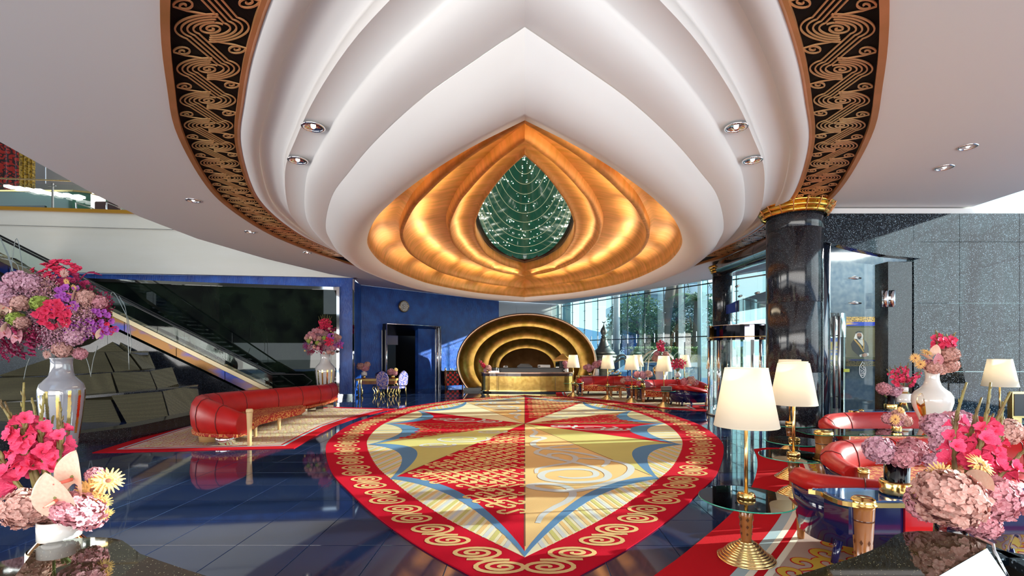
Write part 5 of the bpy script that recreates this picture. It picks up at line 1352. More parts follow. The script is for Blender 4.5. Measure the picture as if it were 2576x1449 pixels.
seatP = [(p.x - q.x * .1, p.y - q.y * .1) for p, q in zip(SP[sA:sB], SN[sA:sB])]
frontP = [(-6.35, 14.0), (-6.12, 13.2), (-6.22, 12.2), (-6.25, 11.4), (-6.02, 10.75), (-6.1, 10.45)]
MB().poly(seatP + frontP, .27, .43).build('seat', seat_fabric, sv)
MB().poly(shrink(seatP + frontP, .05), .43, .455).build('seat_top', seat_fabric, sv)
sA2, sB2 = int(n * .60), n - 4
seat2 = [(p.x + q.x * .15, p.y + q.y * .15) for p, q in zip(SP[sA2:sB2], SN[sA2:sB2])]
MB().poly(seat2 + [(-7.9, 17.7), (-8.1, 16.6), (-7.9, 15.4)], .27, .44).build('seat', seat_fabric, sv)
q = g(630, 1123)
o = MB().lathe([(.042, 0), (.045, .3), (.062, .72), (.062, .73)], seg=18).build('arm_post', wood_pale, sv, (q.x - .02, q.y, .016))
MB().lathe([(.066, .70), (.07, .72), (.068, .76), (.05, .775), (.001, .775)], seg=18).build('post_cap', wood_pale, o)
for (px, py) in ((642, 1100), (702, 1083)):
    q = g(px, py); MB().lathe([(.032, 0), (.05, .30)], seg=14).build('leg', wood_pale, sv, (q.x, q.y, .016))
MB().lathe([(.22, 0), (.24, .20)], seg=28).build('plinth', cm_['brown'], sv, (-6.98, 10.75, .016))
MB().lathe([(.2, 0), (.2, .2)], seg=24).build('chrome_foot', chrome, sv, (-6.45, 10.42, .016))
for q in ((-7.2, 12.9), (-6.95, 15.0), (-6.8, 16.2), (-6.9, 17.3)): MB().box((q[0], q[1], .11), (.25, .35, .18)).build('chrome_foot', chrome, sv)

# ================================================================= console desk with conical leg, tables
def console(name, label, x0, x1, y0, y1, h_, legs, parent_m=navy_lac, apron=True, cap=.11, red_from=None):
    t = thing(name, label, 'table'); r = .10
    pl = [(x0 + r, y0), (x1 - r, y0), (x1, y0 + r), (x1, y1 - r), (x1 - r, y1), (x0 + r, y1), (x0, y1 - r), (x0, y0 + r)]
    pl = [tuple(p.xy) for p in spline([Vector((a, b, 0)) for a, b in pl + pl[:1]], 4)][:-1]
    MB().poly(pl, h_ - .05, h_ - .012).build('gold_rim', gold, t)
    MB().poly(shrink(pl, .03), h_ - .012, h_).build('blue_glass_top', blue_top, t)
    if apron: 
        MB().box(((x0 + x1) / 2, (y0 + y1) / 2, h_ - .17), (x1 - x0 - .12, y1 - y0 - .10, .23)).build('apron', navy_lac, t)
    for (a, b) in legs: post('leg', (a, b, 0), h_ - .02, cap * .92, t)
    return t
cd = console('console_table', 'blue mirror-topped console with gold rim and stout inlaid legs at lower right', 2.62, 4.75, 3.95, 4.38, .77, [(2.80, 4.0), (4.3, 4.0)], cap=.092)
MB().box((3.30, 3.985, .60), (.34, .02, .23)).build('red_panel', mat('red_lacquer', (.50, .01, .012), .08, coat=1), cd)
c2_ = console('console_table', 'slim dark console behind the rear red sofa, holding two vases', 6.55, 8.3, 9.42, 9.75, .83, [(6.65, 9.55), (8.2, 9.55)], cap=.05)
c3_ = console('console_table', 'dark console behind far sofa next to the gilded niche', 2.6, 4.6, 23.0, 23.35, .84, [(2.5, 23.0), (4.5, 23.0)], cap=.07)
c4_ = console('console_table', 'dark console behind the nearer far sofa, below the white vase', 4.9, 7.0, 20.45, 20.8, .80, [(4.85, 20.3), (6.9, 20.3)], cap=.07)
def gtable(label, x0, x1, y0, y1, h_, legs, r=.11):
    t = thing('glass_table', label, 'table')
    pl = [(x0, y0 + .15), (x0 + .15, y0), (x1 - .15, y0), (x1, y0 + .15), (x1, y1 - .15), (x1 - .15, y1), (x0 + .15, y1), (x0, y1 - .15)]
    MB().poly(pl, h_, h_ + .014).build('glass_top', table_glass, t)
    MB().poly(pl, h_ + .003, h_ + .011, holes=[shrink(pl, .006)]).build('glass_rim', glass_edge, t)
    for (a, b) in legs: post('leg', (a, b, 0), h_ + .01, r * .92, t)
    return t
gtable('glass-topped table on stout inlaid legs between the two right sofas', 4.15, 7.0, 6.95, 7.55, .78, [(4.42, 7.15), (6.7, 7.2)], .13)
gtable('glass table with inlaid legs at right edge near the gladioli', 8.0, 10.0, 8.2, 8.8, .62, [(8.15, 8.4), (9.4, 8.4)], .1)
gtable('small glass table between the far sofas under pink hydrangeas', 4.15, 5.1, 18.6, 19.1, .62, [(4.35, 18.9), (4.62, 18.9)], .08)
gtable('far glass table beside the far tub chair near the facade', 6.9, 7.7, 17.9, 18.5, .70, [(7.0, 18.0), (7.35, 18.2)], .08)
def stool(label, x, y, h_=.52, r=.0):
    t = thing('wooden_stool', label, 'stool', (x, y, .016), r)
    MB().box((0, 0, h_ - .05), (.5, .42, .07), bev=.02).build('top', wood, t)
    for a, b in ((-.2, -.16), (.2, -.16), (.2, .16), (-.2, .16)): MB().lathe([(.022, 0), (.045, h_ - .08)], seg=12).build('leg', wood, t, (a, b, 0))
stool('low wooden stool in front of the far sofa, right of a lamp', 3.9, 20.75)
stool('low wooden stool in front of the nearer far sofa', 5.55, 18.15)
bx = thing('wooden_box', 'small grey lidded box on lamp table among the far sofas', 'box', (5.08, 17.35, .60))
MB().box((0, 0, .06), (.34, .2, .12), bev=.01).build('case', mat('grey_wood', (.16, .15, .14), .4), bx); MB().box((0, 0, .13), (.36, .22, .02)).build('lid', MATS['grey_wood'], bx)

# ================================================================= left background: writing desk and chairs
wt = thing('writing_desk', 'walnut writing desk with fluted yellow edge and gold curved legs beside blue wall', 'desk', (-6.60, 21.68, 0))
MB().box((0, 0, .74), (1.7, .62, .09)).build('fluted_edge', mat('yellow_flutes', (.72, .47, .12), .35, bump=(40, .4, (6, 1, .2))), wt)
MB().box((0, 0, .79), (1.74, .66, .012)).build('desk_top', wood, wt); MB().box((0, .02, .62), (1.6, .52, .16)).build('drawer_apron', wood, wt)
def cabriole(parent, x, y, h_, sx_=1, sy=1, m=None, r=.03):
    return MB().tube(spline([Vector((x, y, h_)), Vector((x + .05 * sx_, y + .03 * sy, h_ * .75)), Vector((x - .01 * sx_, y, h_ * .4)), Vector((x - .02 * sx_, y, h_ * .15)), Vector((x + .03 * sx_, y, 0))], 5), r, 8).build('leg', m or gold, parent)
for a in (-.78, .78):
    for b in (-.22, .24): cabriole(wt, a, b, .56, 1 if a > 0 else -1)
blueflo = mat('blue_floral_cloth', (.50, .34, .36), .7, var=(26, (.03, .06, .40), .03)); 
def side_chair(label, x, y, rz):
    t = thing('side_chair', label, 'chair', (x, y, 0), rz)
    sh = [(-.20, .52), (-.24, .60), (-.25, .90), (-.20, 1.02), (-.10, 1.12), (0, 1.17), (.10, 1.12), (.20, 1.02), (.25, .90), (.24, .60), (.20, .52)]
    MB().face([(a, -.22 - (z - .5) * .1, z) for a, z in sh], .06).build('backrest', blueflo, t)
    MB().box((0, .02, .42), (.46, .46, .10), bev=.02).build('seat', blueflo, t)
    for a in (-.2, .2):
        MB().tube([(a, -.2, .55), (a, -.21, .3), (a * 1.05, -.24, 0)], [.022, .03, .025], 8).build('leg', gold, t)
        cabriole(t, a, .2, .38, 1 if a > 0 else -1, 1, gold, .026)
    return t
side_chair('blue floral chair with gold legs, back to camera at the writing desk', at(969, 996, 21.2).x, 21.0, .05)
side_chair('blue floral chair turned sideways at right end of writing desk', at(1008, 996, 21.6).x, 21.3, .95)
dc = thing('desk_chair', 'dark upright chair behind the writing desk', 'chair', (-6.7, 22.25, 0), pi)
MB().face([(-.22, -.2, .5), (-.25, -.22, .95), (-.1, -.24, 1.06), (.1, -.24, 1.06), (.25, -.22, .95), (.22, -.2, .5)], .05).build('backrest', navy_lac, dc); MB().box((0, 0, .42), (.44, .44, .08), bev=.02).build('seat', navy_lac, dc)
for a in (-.18, .18):
    for b in (-.18, .18): cabriole(dc, a, b, .4, 1 if a > 0 else -1, 1, gold, .022)
cp = thing('wall_corner_post', 'pair of slim gilded posts at the wall corner beside the writing desk', 'post', (at(905, 980, 21.0).x, 21.0, 0))
for k in (-.05, .05): MB().lathe([(.03, 0), (.035, .75), (.028, .78)], seg=10).build('post', mat('cream_gold', (.85, .70, .42), .2, .8) if 'cream_gold' not in MATS else MATS['cream_gold'], cp, (k, 0, 0))
# chequered cabinet
cq = wall_pt(*WB, 1125); cbx, cby = cq.x - nb.x * .45, cq.y - nb.y * .45
cb = thing('chequered_cabinet', 'red and black chequered cabinet beside the gilded niche, glasses on top', 'cabinet', (cbx, cby, 0), atan2(uw.y, uw.x) - .35)
MB().box((0, 0, .52), (1.15, .4, .78)).build('carcass', blackm, cb); MB().box((0, 0, .93), (1.2, .46, .04)).build('top', brass, cb)
chk = MB()
for i in range(8):
    for j in range(6):
        if (i + j) % 2: chk.box((-.49 + i * .14, -.205, .20 + j * .125), (.135, .01, .12))
chk.build('red_squares', mat('red_square', (.22, .012, .01), .3), cb, kind='stuff')
for x in (-.5, .5): MB().lathe([(.03, 0), (.05, .95)], seg=12).build('leg', wood, cb, (x, -.24, 0))
MB().cyl((.12, -.21, .78), .02, .1, 8).build('escutcheon', chrome, cb)
for k, (x, r, h_) in enumerate(((-.42, .055, .17), (-.14, .05, .11), (-.02, .05, .10), (.22, .045, .12), (.36, .045, .12))):
    v_ = cb.matrix_basis @ Vector((x, 0, .955)) if False else Vector((cbx + cos(atan2(uw.y, uw.x) - .35) * x, cby + sin(atan2(uw.y, uw.x) - .35) * x, .952))
    t = thing('drinking_glass', ['domed silver ice bucket on the chequered cabinet', 'cut glass tumbler on the chequered cabinet, second from left', 'cut glass tumbler on the chequered cabinet, third from left', 'tall glass on chequered cabinet, second from right', 'tall glass on chequered cabinet, rightmost'][k], 'glass', v_, 0, 'glasses on the chequered cabinet')
    MB().lathe([(r * .7, 0), (r, h_ * .8), (r * .9, h_)] if k else [(r, 0), (r * 1.1, h_ * .5), (r * .6, h_ * .9), (.01, h_)], seg=14).build('body', chrome if k == 0 else mat('cut_glass', (.75, .78, .78), .08, .6) if 'cut_glass' not in MATS else MATS['cut_glass'], t)

# ================================================================= silver coffee pot sculpture and luggage cart
pw = mat('aged_silver', (.20, .21, .19), .42, .75, bump=(30, .4))
cf = thing('coffee_pot_sculpture', 'giant aged silver coffee pot with onion finial and curved beak beside the niche', 'sculpture', (at(1519, 900, 26).x, 26, 0))
MB().lathe([(.50, 0), (.55, .05), (.42, .25), (.38, .7), (.45, 1.05), (.58, 1.45), (.66, 1.62), (.62, 1.66), (.66, 1.70), (.70, 1.78), (.66, 1.83), (.55, 1.86)], seg=32).build('body', pw, cf)
MB().lathe([(.56, 1.86), (.62, 1.90), (.50, 2.02), (.36, 2.16), (.27, 2.34), (.20, 2.52), (.17, 2.66), (.19, 2.68), (.15, 2.72)], seg=32).build('lid', pw, cf)
MB().lathe([(.10, 2.72), (.15, 2.78), (.12, 2.83), (.09, 2.86), (.16, 2.96), (.19, 3.08), (.14, 3.22), (.06, 3.34), (.02, 3.46), (.01, 3.52)], seg=24).build('finial', pw, cf)
MB().tube([(-.10, 0, 3.60), (-.03, 0, 3.55), (.04, 0, 3.55), (.12, 0, 3.66)], [.01, .035, .03, .005], 6).build('bird', pw, cf)
MB().tube(spline([Vector(p) for p in ((.45, 0, 1.45), (.8, 0, 1.75), (1.1, 0, 1.80), (1.30, 0, 1.62))], 6), [.20 - .16 * k / 18 for k in range(19)], 12, flat=.5).build('beak', pw, cf)
MB().tube(spline([Vector(p) for p in ((.4, 0, 1.3), (.75, 0, 1.5), (1.05, 0, 1.62), (1.22, 0, 1.4))], 6), .05, 8).build('beak_under', pw, cf)
MB().tube(spline([Vector(p) for p in ((-.5, 0, 1.7), (-.8, 0, 1.3), (-.62, 0, .6), (-.42, 0, .45))], 6), .05, 8).build('handle', pw, cf)
for z in (.9, 1.2, 1.5): MB().lathe([(.42 + (z - .9) * .28, z), (.46 + (z - .9) * .28, z + .03), (.43 + (z - .9) * .28, z + .06)], seg=32, caps=False).build('band', pw, cf)
lc = thing('luggage_cart', 'pale gold birdcage luggage cart in front of the glass facade', 'luggage cart', (at(1655, 900, 22.9).x, 22.9, 0), .3)
whg = mat('pale_gilt', (.80, .74, .58), .25, .7)
MB().box((0, 0, .28), (1.5, .7, .10), bev=.03).build('platform', whg, lc)
for s_ in (-1, 1):
    for b in (-.3, .3):
        MB().tube(spline([Vector((s_ * .7, b, .3)), Vector((s_ * .72, b, 1.2)), Vector((s_ * .6, b * .9, 1.75)), Vector((s_ * .3, b * .5, 2.0)), Vector((0, 0, 2.08))], 6), .025, 8).build('cage_bar', whg, lc)
        MB().lathe([(.001, -.03), (.11, -.03), (.11, .03), (.001, .03)], seg=16).build('wheel', blackm, lc, (s_ * .6, b, .115)).rotation_euler = (pi / 2, 0, 0)
for b in (-.3, 0, .3):
    MB().tube(spline([Vector((-.68, b, 1.55)), Vector((-.3, b, 1.92)), Vector((.3, b, 1.92)), Vector((.68, b, 1.55))], 6), .018, 6).build('arch_bar', whg, lc)
MB().tube([(-.7, -.3, 1.5), (.7, -.3, 1.5)], .02, 6).tube([(-.7, .3, 1.5), (.7, .3, 1.5)], .02, 6).build('rail', whg, lc)
MB().sphere((0, 0, 2.13), .05, 10, 8).build('finial', brass, lc)

# ================================================================= foreground counters
cl_ = thing('concierge_counter', 'dark brown granite counter with rounded end at lower left', 'counter')
def cp_(pts, z): return [tuple(g(x, y, z).xy) for x, y in pts]
ctop = cp_([(85, 1384.5), (97, 1374), (120, 1366), (151, 1360), (190, 1354), (232, 1351), (278.6, 1353), (307, 1359), (323, 1370), (353, 1393), (404, 1411), (460, 1430), (520, 1449)], 1.12)
A_ = ctop[-1]; B_ = ctop[0]
MB().poly(ctop + [(A_[0] + .30, A_[1] - .35), (-.9, 1.2), (-1.35, 1.2), (B_[0] + .30, B_[1] - .42)], 1.075, 1.12).build('worktop', granite_c, cl_)
MB().poly(shrink(ctop + [(A_[0] + .30, A_[1] - .35), (-.9, 1.2), (-1.35, 1.2), (B_[0] + .30, B_[1] - .42)], .04), .0, 1.075).build('body', mat('counter_body', (.02, .016, .012), .3), cl_)
ll_ = thing('lower_counter', 'lower dark granite ledge beside the concierge counter, holding the flower vase', 'counter')
l1, l2 = g(-60, 1426, .80), g(69, 1397, .80)
MB().poly([(l1.x, l1.y), (l2.x, l2.y), (l2.x + .55, l2.y - .1), (-1.6, 1.9), (-2.9, 1.6)], .76, .80).build('ledge_top', granite_c, ll_)
MB().poly([(l1.x, l1.y - .05), (l2.x, l2.y - .05), (l2.x + .45, l2.y - .15), (-1.7, 1.9), (-2.8, 1.65)], 0, .76).build('ledge_body', MATS['counter_body'], ll_)
cr_ = thing('concierge_counter', 'dark brown granite counter with white slanted side panel at lower right', 'counter')
rt = cp_([(2000, 1449), (2060, 1430), (2140, 1405), (2190, 1385), (2225, 1368), (2240, 1355), (2254, 1345), (2275, 1338), (2310, 1335.5), (2375, 1337), (2420, 1344), (2457, 1353), (2474, 1360), (2482, 1368), (2480, 1378), (2360, 1449)], 1.12)
MB().poly(rt + [(1.45, 1.1), (.9, 1.1)], 1.085, 1.12).build('worktop', granite_c, cr_)
MB().poly(shrink(rt + [(1.45, 1.1), (.9, 1.1)], .05), 0, 1.085).build('body', MATS['counter_body'], cr_)
lacq = mat('white_lacquer_panel', (.52, .58, .62), .12, 0, .5, coat=.6)
a, b, c = g(2483, 1379, 1.125), g(2340, 1462, 1.125), g(2545, 1470, 1.0)
MB().face([tuple(a), tuple(b), (b.x + .2, b.y - .3, 1.0), tuple(c)], .02).build('white_panel', lacq, cr_)
e1, e2, e3 = g(2457, 1352, 1.125), g(2499, 1371, 1.125), g(2500, 1385, 1.11)
MB().tube([tuple(e1), tuple(e2), tuple(e3), tuple(g(2540, 1462, 1.0))], .008, 6).build('steel_edge', chrome, cr_)
lr_ = thing('lower_counter', 'lower dark granite ledge right of the white panel at the corner', 'counter')
MB().box((2.33, 2.56, .93), (.40, .20, .04)).build('ledge_top', granite, lr_); MB().box((2.33, 2.56, .455), (.36, .18, .91)).build('ledge_body', MATS['counter_body'], lr_)
q1, q2 = g(2499, 1381, .95), g(2620, 1402, .95)
MB().poly([(q1.x, q1.y), (q2.x, q2.y), (q2.x - .4, q2.y - 1.0), (q1.x - .25, q1.y - 1.0)], .91, .95).build('ledge_top', granite, lr_)
MB().poly([(q1.x, q1.y - .05), (q2.x, q2.y - .05), (q2.x - .4, q2.y - 1.0), (q1.x - .25, q1.y - 1.0)], 0, .91).build('ledge_body', MATS['counter_body'], lr_)
# ================================================================= flowers (shared meshes)
def pet(col, name, c2=None, rough=.6, sc_=9): return mat(name, col, rough, 0, .3, var=(sc_, c2 or tuple(min(1, v * 1.2) for v in col), .22), sss=0.0)
m_pink = pet((.52, .15, .20), 'petal_pink', (.78, .42, .46)); m_mauve = pet((.50, .20, .30), 'petal_mauve', (.78, .50, .58)); m_blush = pet((.55, .24, .20), 'petal_blush', (.78, .50, .44))
m_red = pet((.66, .02, .09), 'petal_red', (.85, .06, .14)); m_mag = pet((.80, .03, .14), 'petal_magenta_red', (.92, .13, .24)); m_purple = pet((.34, .05, .38), 'petal_purple', (.58, .15, .60)); m_wine = pet((.26, .015, .07), 'petal_wine', (.46, .03, .12))
m_green = pet((.26, .38, .05), 'petal_lime', (.48, .55, .14)); m_orange = pet((.80, .42, .13), 'petal_orange', (.88, .58, .22)); m_peach = pet((.82, .50, .38), 'spathe_peach', (.86, .64, .50), .35)
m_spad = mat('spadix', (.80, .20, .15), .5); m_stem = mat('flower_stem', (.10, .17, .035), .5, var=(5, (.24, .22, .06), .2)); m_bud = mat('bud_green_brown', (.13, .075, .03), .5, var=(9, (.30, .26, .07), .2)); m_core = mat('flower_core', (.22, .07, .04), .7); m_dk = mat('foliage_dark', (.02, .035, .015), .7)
def fib(n):
    return [Vector((sqrt(1 - (1 - 2 * (i + .5) / n) ** 2) * cos(pi * (1 + 5 ** .5) * i), sqrt(1 - (1 - 2 * (i + .5) / n) ** 2) * sin(pi * (1 + 5 ** .5) * i), 1 - 2 * (i + .5) / n)) for i in range(n)]
def hydrangea_mesh(name, m, n=110, fl=.24, seed=1, hi=False):
    mb = MB(); rnd = random.Random(seed); mb.sphere((0, 0, 0), .80, 14, 10)
    for d in fib(n):
        d = (d + Vector((rnd.gauss(0, .08), rnd.gauss(0, .08), rnd.gauss(0, .08)))).normalized(); R = rnd.uniform(.86, 1.0); c = d * R
        u = d.orthogonal().normalized(); a0 = rnd.random() * 6.28; u = (u * cos(a0) + d.cross(u) * sin(a0)); tilt = Vector((rnd.gauss(0, .35), rnd.gauss(0, .35), rnd.gauss(0, .35)))
        nn = (d + tilt).normalized(); u = (u - nn * u.dot(nn)).normalized(); v = nn.cross(u)
        for k in range(4):
            a = k * pi / 2; p = u * cos(a) + v * sin(a); q = -u * sin(a) + v * cos(a); s_ = fl * rnd.uniform(.8, 1.1); w = s_ * .55
            up = rnd.uniform(.1, .45) * s_
            if hi: mb.add([c, c + p * s_ * .45 + q * w + nn * up * .6, c + p * s_ * .9 + q * w * .7 + nn * up * .5, c + p * s_ + nn * up * .15, c + p * s_ * .9 - q * w * .7 + nn * up * .9, c + p * s_ * .45 - q * w + nn * up * .8, c + p * s_ * .55 + nn * up * .35], [(0, 1, 6), (1, 2, 6), (2, 3, 6), (3, 4, 6), (4, 5, 6), (5, 0, 6)], True)
            else: mb.add([c, c + p * s_ * .6 + q * w + nn * up, c + p * s_ + nn * up * .3, c + p * s_ * .6 - q * w + nn * up], [(0, 1, 2), (0, 2, 3)])
    return mb.mesh(name, m)
HY = {k: hydrangea_mesh('hydrangea_' + k, m, 110, .25, i) for i, (k, m) in enumerate((('pink', m_pink), ('mauve', m_mauve), ('blush', m_blush), ('lime', m_green)))}
HH = {k: hydrangea_mesh('hydrangea_near_' + k, m, 230, .185, i + 10, True) for i, (k, m) in enumerate((('pink', m_pink), ('mauve', m_mauve), ('blush', m_blush)))}
def blossom_mesh(name, m, hi=True):
    """funnel flower opening along +Z"""
    mb = MB(); rnd = random.Random(5)
    for k in range(6):
        a = k * pi / 3; in_ = k % 2; R = 1.0 if in_ else .85; U = Vector((cos(a), sin(a), 0)); V = Vector((-sin(a), cos(a), 0)); rows = []
        for j in range(5):
            t = j / 4; r = .10 + R * (.25 * t + .65 * t ** 2.2); z = .15 + .95 * t - .25 * t ** 3; w = [.10, .22, .40, .42, .16][j]
            rows.append([U * r + V * w * s_ + Vector((0, 0, z + (.10 * abs(s_) + rnd.uniform(-.05, .05)) * t)) for s_ in (-1, 0, 1)])
        n0 = len(mb.v); vs = [p for r in rows for p in r]
        mb.add(vs, [(i * 3 + q, i * 3 + q + 1, i * 3 + q + 4, i * 3 + q + 3) for i in range(4) for q in range(2)], True)
    mb.lathe([(.05, 0), (.12, .25)], seg=6, caps=False)
    return mb.mesh(name, m)
BL = {'mag': blossom_mesh('blossom_magenta', m_mag), 'red': blossom_mesh('blossom_red', m_red), 'purple': blossom_mesh('blossom_purple', m_purple), 'wine': blossom_mesh('blossom_wine', m_wine), 'orange': blossom_mesh('blossom_peach', m_peach)}
def gladiolus(parent, base, tip, nb_=9, size=.05, bend=.05, key='mag', seed=1, buds=5, r=.009):
    rnd = random.Random(seed); B, T = Vector(base), Vector(tip); ax = (T - B); L = ax.length; side = ax.cross(Vector((rnd.gauss(0, 1), rnd.gauss(0, 1), .1))).normalized()
    P = [B.lerp(T, k / 10) + side * bend * L * sin(pi * k / 10) for k in range(11)]
    mb = MB().tube(P, [r * (1.15 - .075 * k) for k in range(11)], 7)
    U = ax.normalized(); o1 = U.orthogonal().normalized(); o2 = U.cross(o1)
    for k in range(buds + nb_):
        f = .28 + .70 * k / (buds + nb_); i = min(9, int(f * 10)); p = P[i].lerp(P[i + 1], f * 10 - i); a = k * 2.6 + seed; d = o1 * cos(a) * 1 + o2 * sin(a)
        s_ = size * (1.0 if k < nb_ else .75 - .06 * (k - nb_))
        mb.tube([p, p + U * s_ * .45 + d * s_ * .16, p + U * s_ * 1.0 + d * s_ * .26], [s_ * .10, s_ * .15, s_ * .03], 6)
    sp = mb.build('gladiolus_spike', m_bud, parent)
    for k in range(nb_):
        f = .28 + .70 * k / (buds + nb_); i = min(9, int(f * 10)); p = P[i].lerp(P[i + 1], f * 10 - i); a = k * 2.6 + seed + rnd.uniform(-.4, .4); d = (o1 * cos(a) + o2 * sin(a)); dr = (d * 1.0 + U * .55).normalized()
        q = dr.to_track_quat('Z', 'Y').to_euler(); s_ = size * rnd.uniform(.8, 1.1) * (1 - .35 * k / nb_)
        inst(BL[key], 'blossom', sp, p + dr * size * .25, q, s_)
    return sp
def anthurium_mesh(m):
    mb = MB(); rows = []; n = 12
    for i in range(n + 1):
        t = i / n; y = -.35 + 1.35 * t; w = .62 * sin(pi * min(1, (t * .94 + .06)) ** .72) ** .75 * (1 if t < .98 else .2)
        rows.append([Vector((w * s_, y - .28 * (abs(s_) ** 2) * (1 - t) ** 2 * 1.6, .22 * (s_ * s_) * w * 1.2 + .10 * sin(pi * t) - .10 + .012 * sin(s_ * 14))) for s_ in [q / 6 for q in range(-6, 7)]])
    mb.loft(rows, closed=False); return mb.mesh('anthurium_spathe', m)
AN = {'peach': anthurium_mesh(m_peach), 'rose': anthurium_mesh(m_pink)}
_sm = MB().tube([(0, 0, .02), (0, -.05, .25), (0, -.10, .62)], [.07, .065, .03], 8).mesh('spadix', m_spad)
def anthurium(parent, loc, s_, rot, key='peach', stem=None):
    o = inst(AN[key], 'anthurium', parent, loc, rot, s_); inst(_sm, 'spadix', o, (0, -.12, 0), (-.3, 0, 0))
    if stem: MB().tube(spline([Vector(stem), (Vector(stem) + Vector(loc)) / 2 + Vector((0, 0, .02)), Vector(loc)], 4), .006, 6).build('anthurium_stem', m_stem, parent)
    return o
def gerbera_mesh(m, name='gerbera_petals'):
    mb = MB(); rnd = random.Random(3)
    for ring, (n, R, z) in enumerate(((20, 1.0, 0), (18, .82, .06), (14, .5, .10))):
        for k in range(n):
            a = 2 * pi * (k + ring * .5) / n + rnd.uniform(-.06, .06); U = Vector((cos(a), sin(a), 0)); V = Vector((-sin(a), cos(a), 0)); h_ = rnd.uniform(-.12, .14); w = .085
            mb.add([U * .15 - V * w * .5 + Vector((0, 0, z)), U * .15 + V * w * .5 + Vector((0, 0, z)), U * R * .6 + V * w + Vector((0, 0, z + .10 + h_ * .5)), U * R + V * w * .4 + Vector((0, 0, z + .04 + h_)), U * R - V * w * .4 + Vector((0, 0, z + .04 + h_)), U * R * .6 - V * w + Vector((0, 0, z + .10 + h_ * .5))], [(0, 1, 2, 5), (5, 2, 3, 4)], False)
    return mb.mesh(name, m)
GB = {'orange': gerbera_mesh(m_orange), 'pink': gerbera_mesh(m_blush, 'gerbera_pale')}
_gc = MB().sphere((0, 0, .06), .20, 10, 6, (1, 1, .5)).mesh('gerbera_disc', m_core)
def gerbera(parent, loc, s_, rot, key='orange'):
    o = inst(GB[key], 'gerbera', parent, loc, rot, s_); inst(_gc, 'disc', o); return o
def facing(d): return Vector(d).to_track_quat('Z', 'Y').to_euler()
def sprig_mesh(m, n=60, seed=1, name='filler_sprig', size=.07):
    rnd = random.Random(seed); mb = MB()
    for k in range(n):
        d = Vector((rnd.gauss(0, .5), rnd.gauss(0, .5), rnd.random() + .1)).normalized() * rnd.uniform(.5, 1.0)
        if k % 6 == 0: mb.tube([(0, 0, 0), d], .010, 3, caps=False)
        a = Vector((rnd.gauss(0, 1), rnd.gauss(0, 1), rnd.gauss(0, 1))).normalized() * size; b = a.orthogonal().normalized() * size
        c = a.cross(b).normalized() * size * .6
        mb.add([d - a, d + b, d + a, d - b, d + c], [(0, 1, 4), (1, 2, 4), (2, 3, 4), (3, 0, 4)])
    return mb.mesh(name, m)
SG = {'mauve': sprig_mesh(m_mauve, 70, 1), 'purple': sprig_mesh(m_purple, 60, 2), 'wine': sprig_mesh(m_wine, 60, 3, size=.08), 'leaf': sprig_mesh(m_dk, 70, 4, 'leaf_sprig', .14), 'blush': sprig_mesh(m_blush, 70, 5, size=.05)}
rnd = random.Random(11)

# ================================================================= vases
def ragged_gold(prof, n=12, z0=.25, z1=1.30, w=.055, seed=2):
    rnd_ = random.Random(seed); obs = []
    def rad(z):
        for (r0, a), (r1, b) in zip(prof, prof[1:]):
            if a <= z <= b: return r0 + (r1 - r0) * (z - a) / max(1e-6, b - a)
        return prof[-1][0]
    for k in range(n):
        a = 2 * pi * k / n; mb = MB(); L = []; 
        zz0 = z0 + rnd_.uniform(0, .25)
        for j in range(40):
            z = zz0 + (z1 - zz0) * j / 39; r = rad(z) + .0025; w0 = w * (.5 + .5 * rnd_.random() * .45) if j % 2 else w * .5; L.append((r, z, w0, w * (.35 + .25 * rnd_.random())))
        vs = []
        for r, z, wa, wb in L: vs += [(r * cos(a - wa / r), r * sin(a - wa / r), z), (r * cos(a), r * sin(a), z + .0), (r * cos(a + wb / r), r * sin(a + wb / r), z)]
        mb.add(vs, [(3 * j, 3 * j + 1, 3 * j + 4, 3 * j + 3) for j in range(39)] + [(3 * j + 1, 3 * j + 2, 3 * j + 5, 3 * j + 4) for j in range(39)], True); obs.append(mb)
    return obs
vprof = [(.20, 0), (.22, .02), (.26, .3), (.33, .8), (.372, 1.2), (.37, 1.32), (.34, 1.42), (.27, 1.50), (.205, 1.57), (.182, 1.66), (.172, 1.78), (.178, 1.88), (.196, 1.915), (.186, 1.92), (.165, 1.88), (.16, 1.7)]
def tall_vase(label, loc, m, sc_=1.0, n=13):
    t = thing('tall_vase', label, 'vase', loc); t.scale = sc_ if isinstance(sc_, tuple) else (sc_,) * 3
    MB().lathe([(r, z) for r, z in vprof], seg=56, caps=False).build('body', m, t)
    for mb in ragged_gold(vprof[:6], n): mb.build('gold_strip', gold, t)
    return t
tall_vase('tall grey glazed vase with ragged gold stripes holding the huge bouquet at left', (-8.62, 9.0, 0), greyceram, (.90, .90, .985))
v2x = at(818, 900, 18.9)
tall_vase('tall pale vase with gold stripes behind right end of the serpentine sofa', (v2x.x, 18.9, 0), mat('pale_grey_glaze', (.62, .60, .60), .1, coat=.7), .99)
wprof = [(.10, .60), (.12, .62), (.16, .80), (.22, 1.0), (.30, 1.18), (.335, 1.30), (.33, 1.40), (.28, 1.48), (.20, 1.54), (.145, 1.60), (.118, 1.68), (.112, 1.76), (.12, 1.83), (.14, 1.86), (.13, 1.87), (.10, 1.82)]
wv = thing('tall_vase', 'tall white bottle vase with gold medallions behind the red sofa at right', 'vase', (6.28, 7.85, 0)); wv.scale = (.82, .82, .91)
MB().lathe([(.13, 0), (.10, .04), (.075, .3), (.10, .60)] + wprof[1:], seg=56, caps=False).build('body', whiteceram, wv)
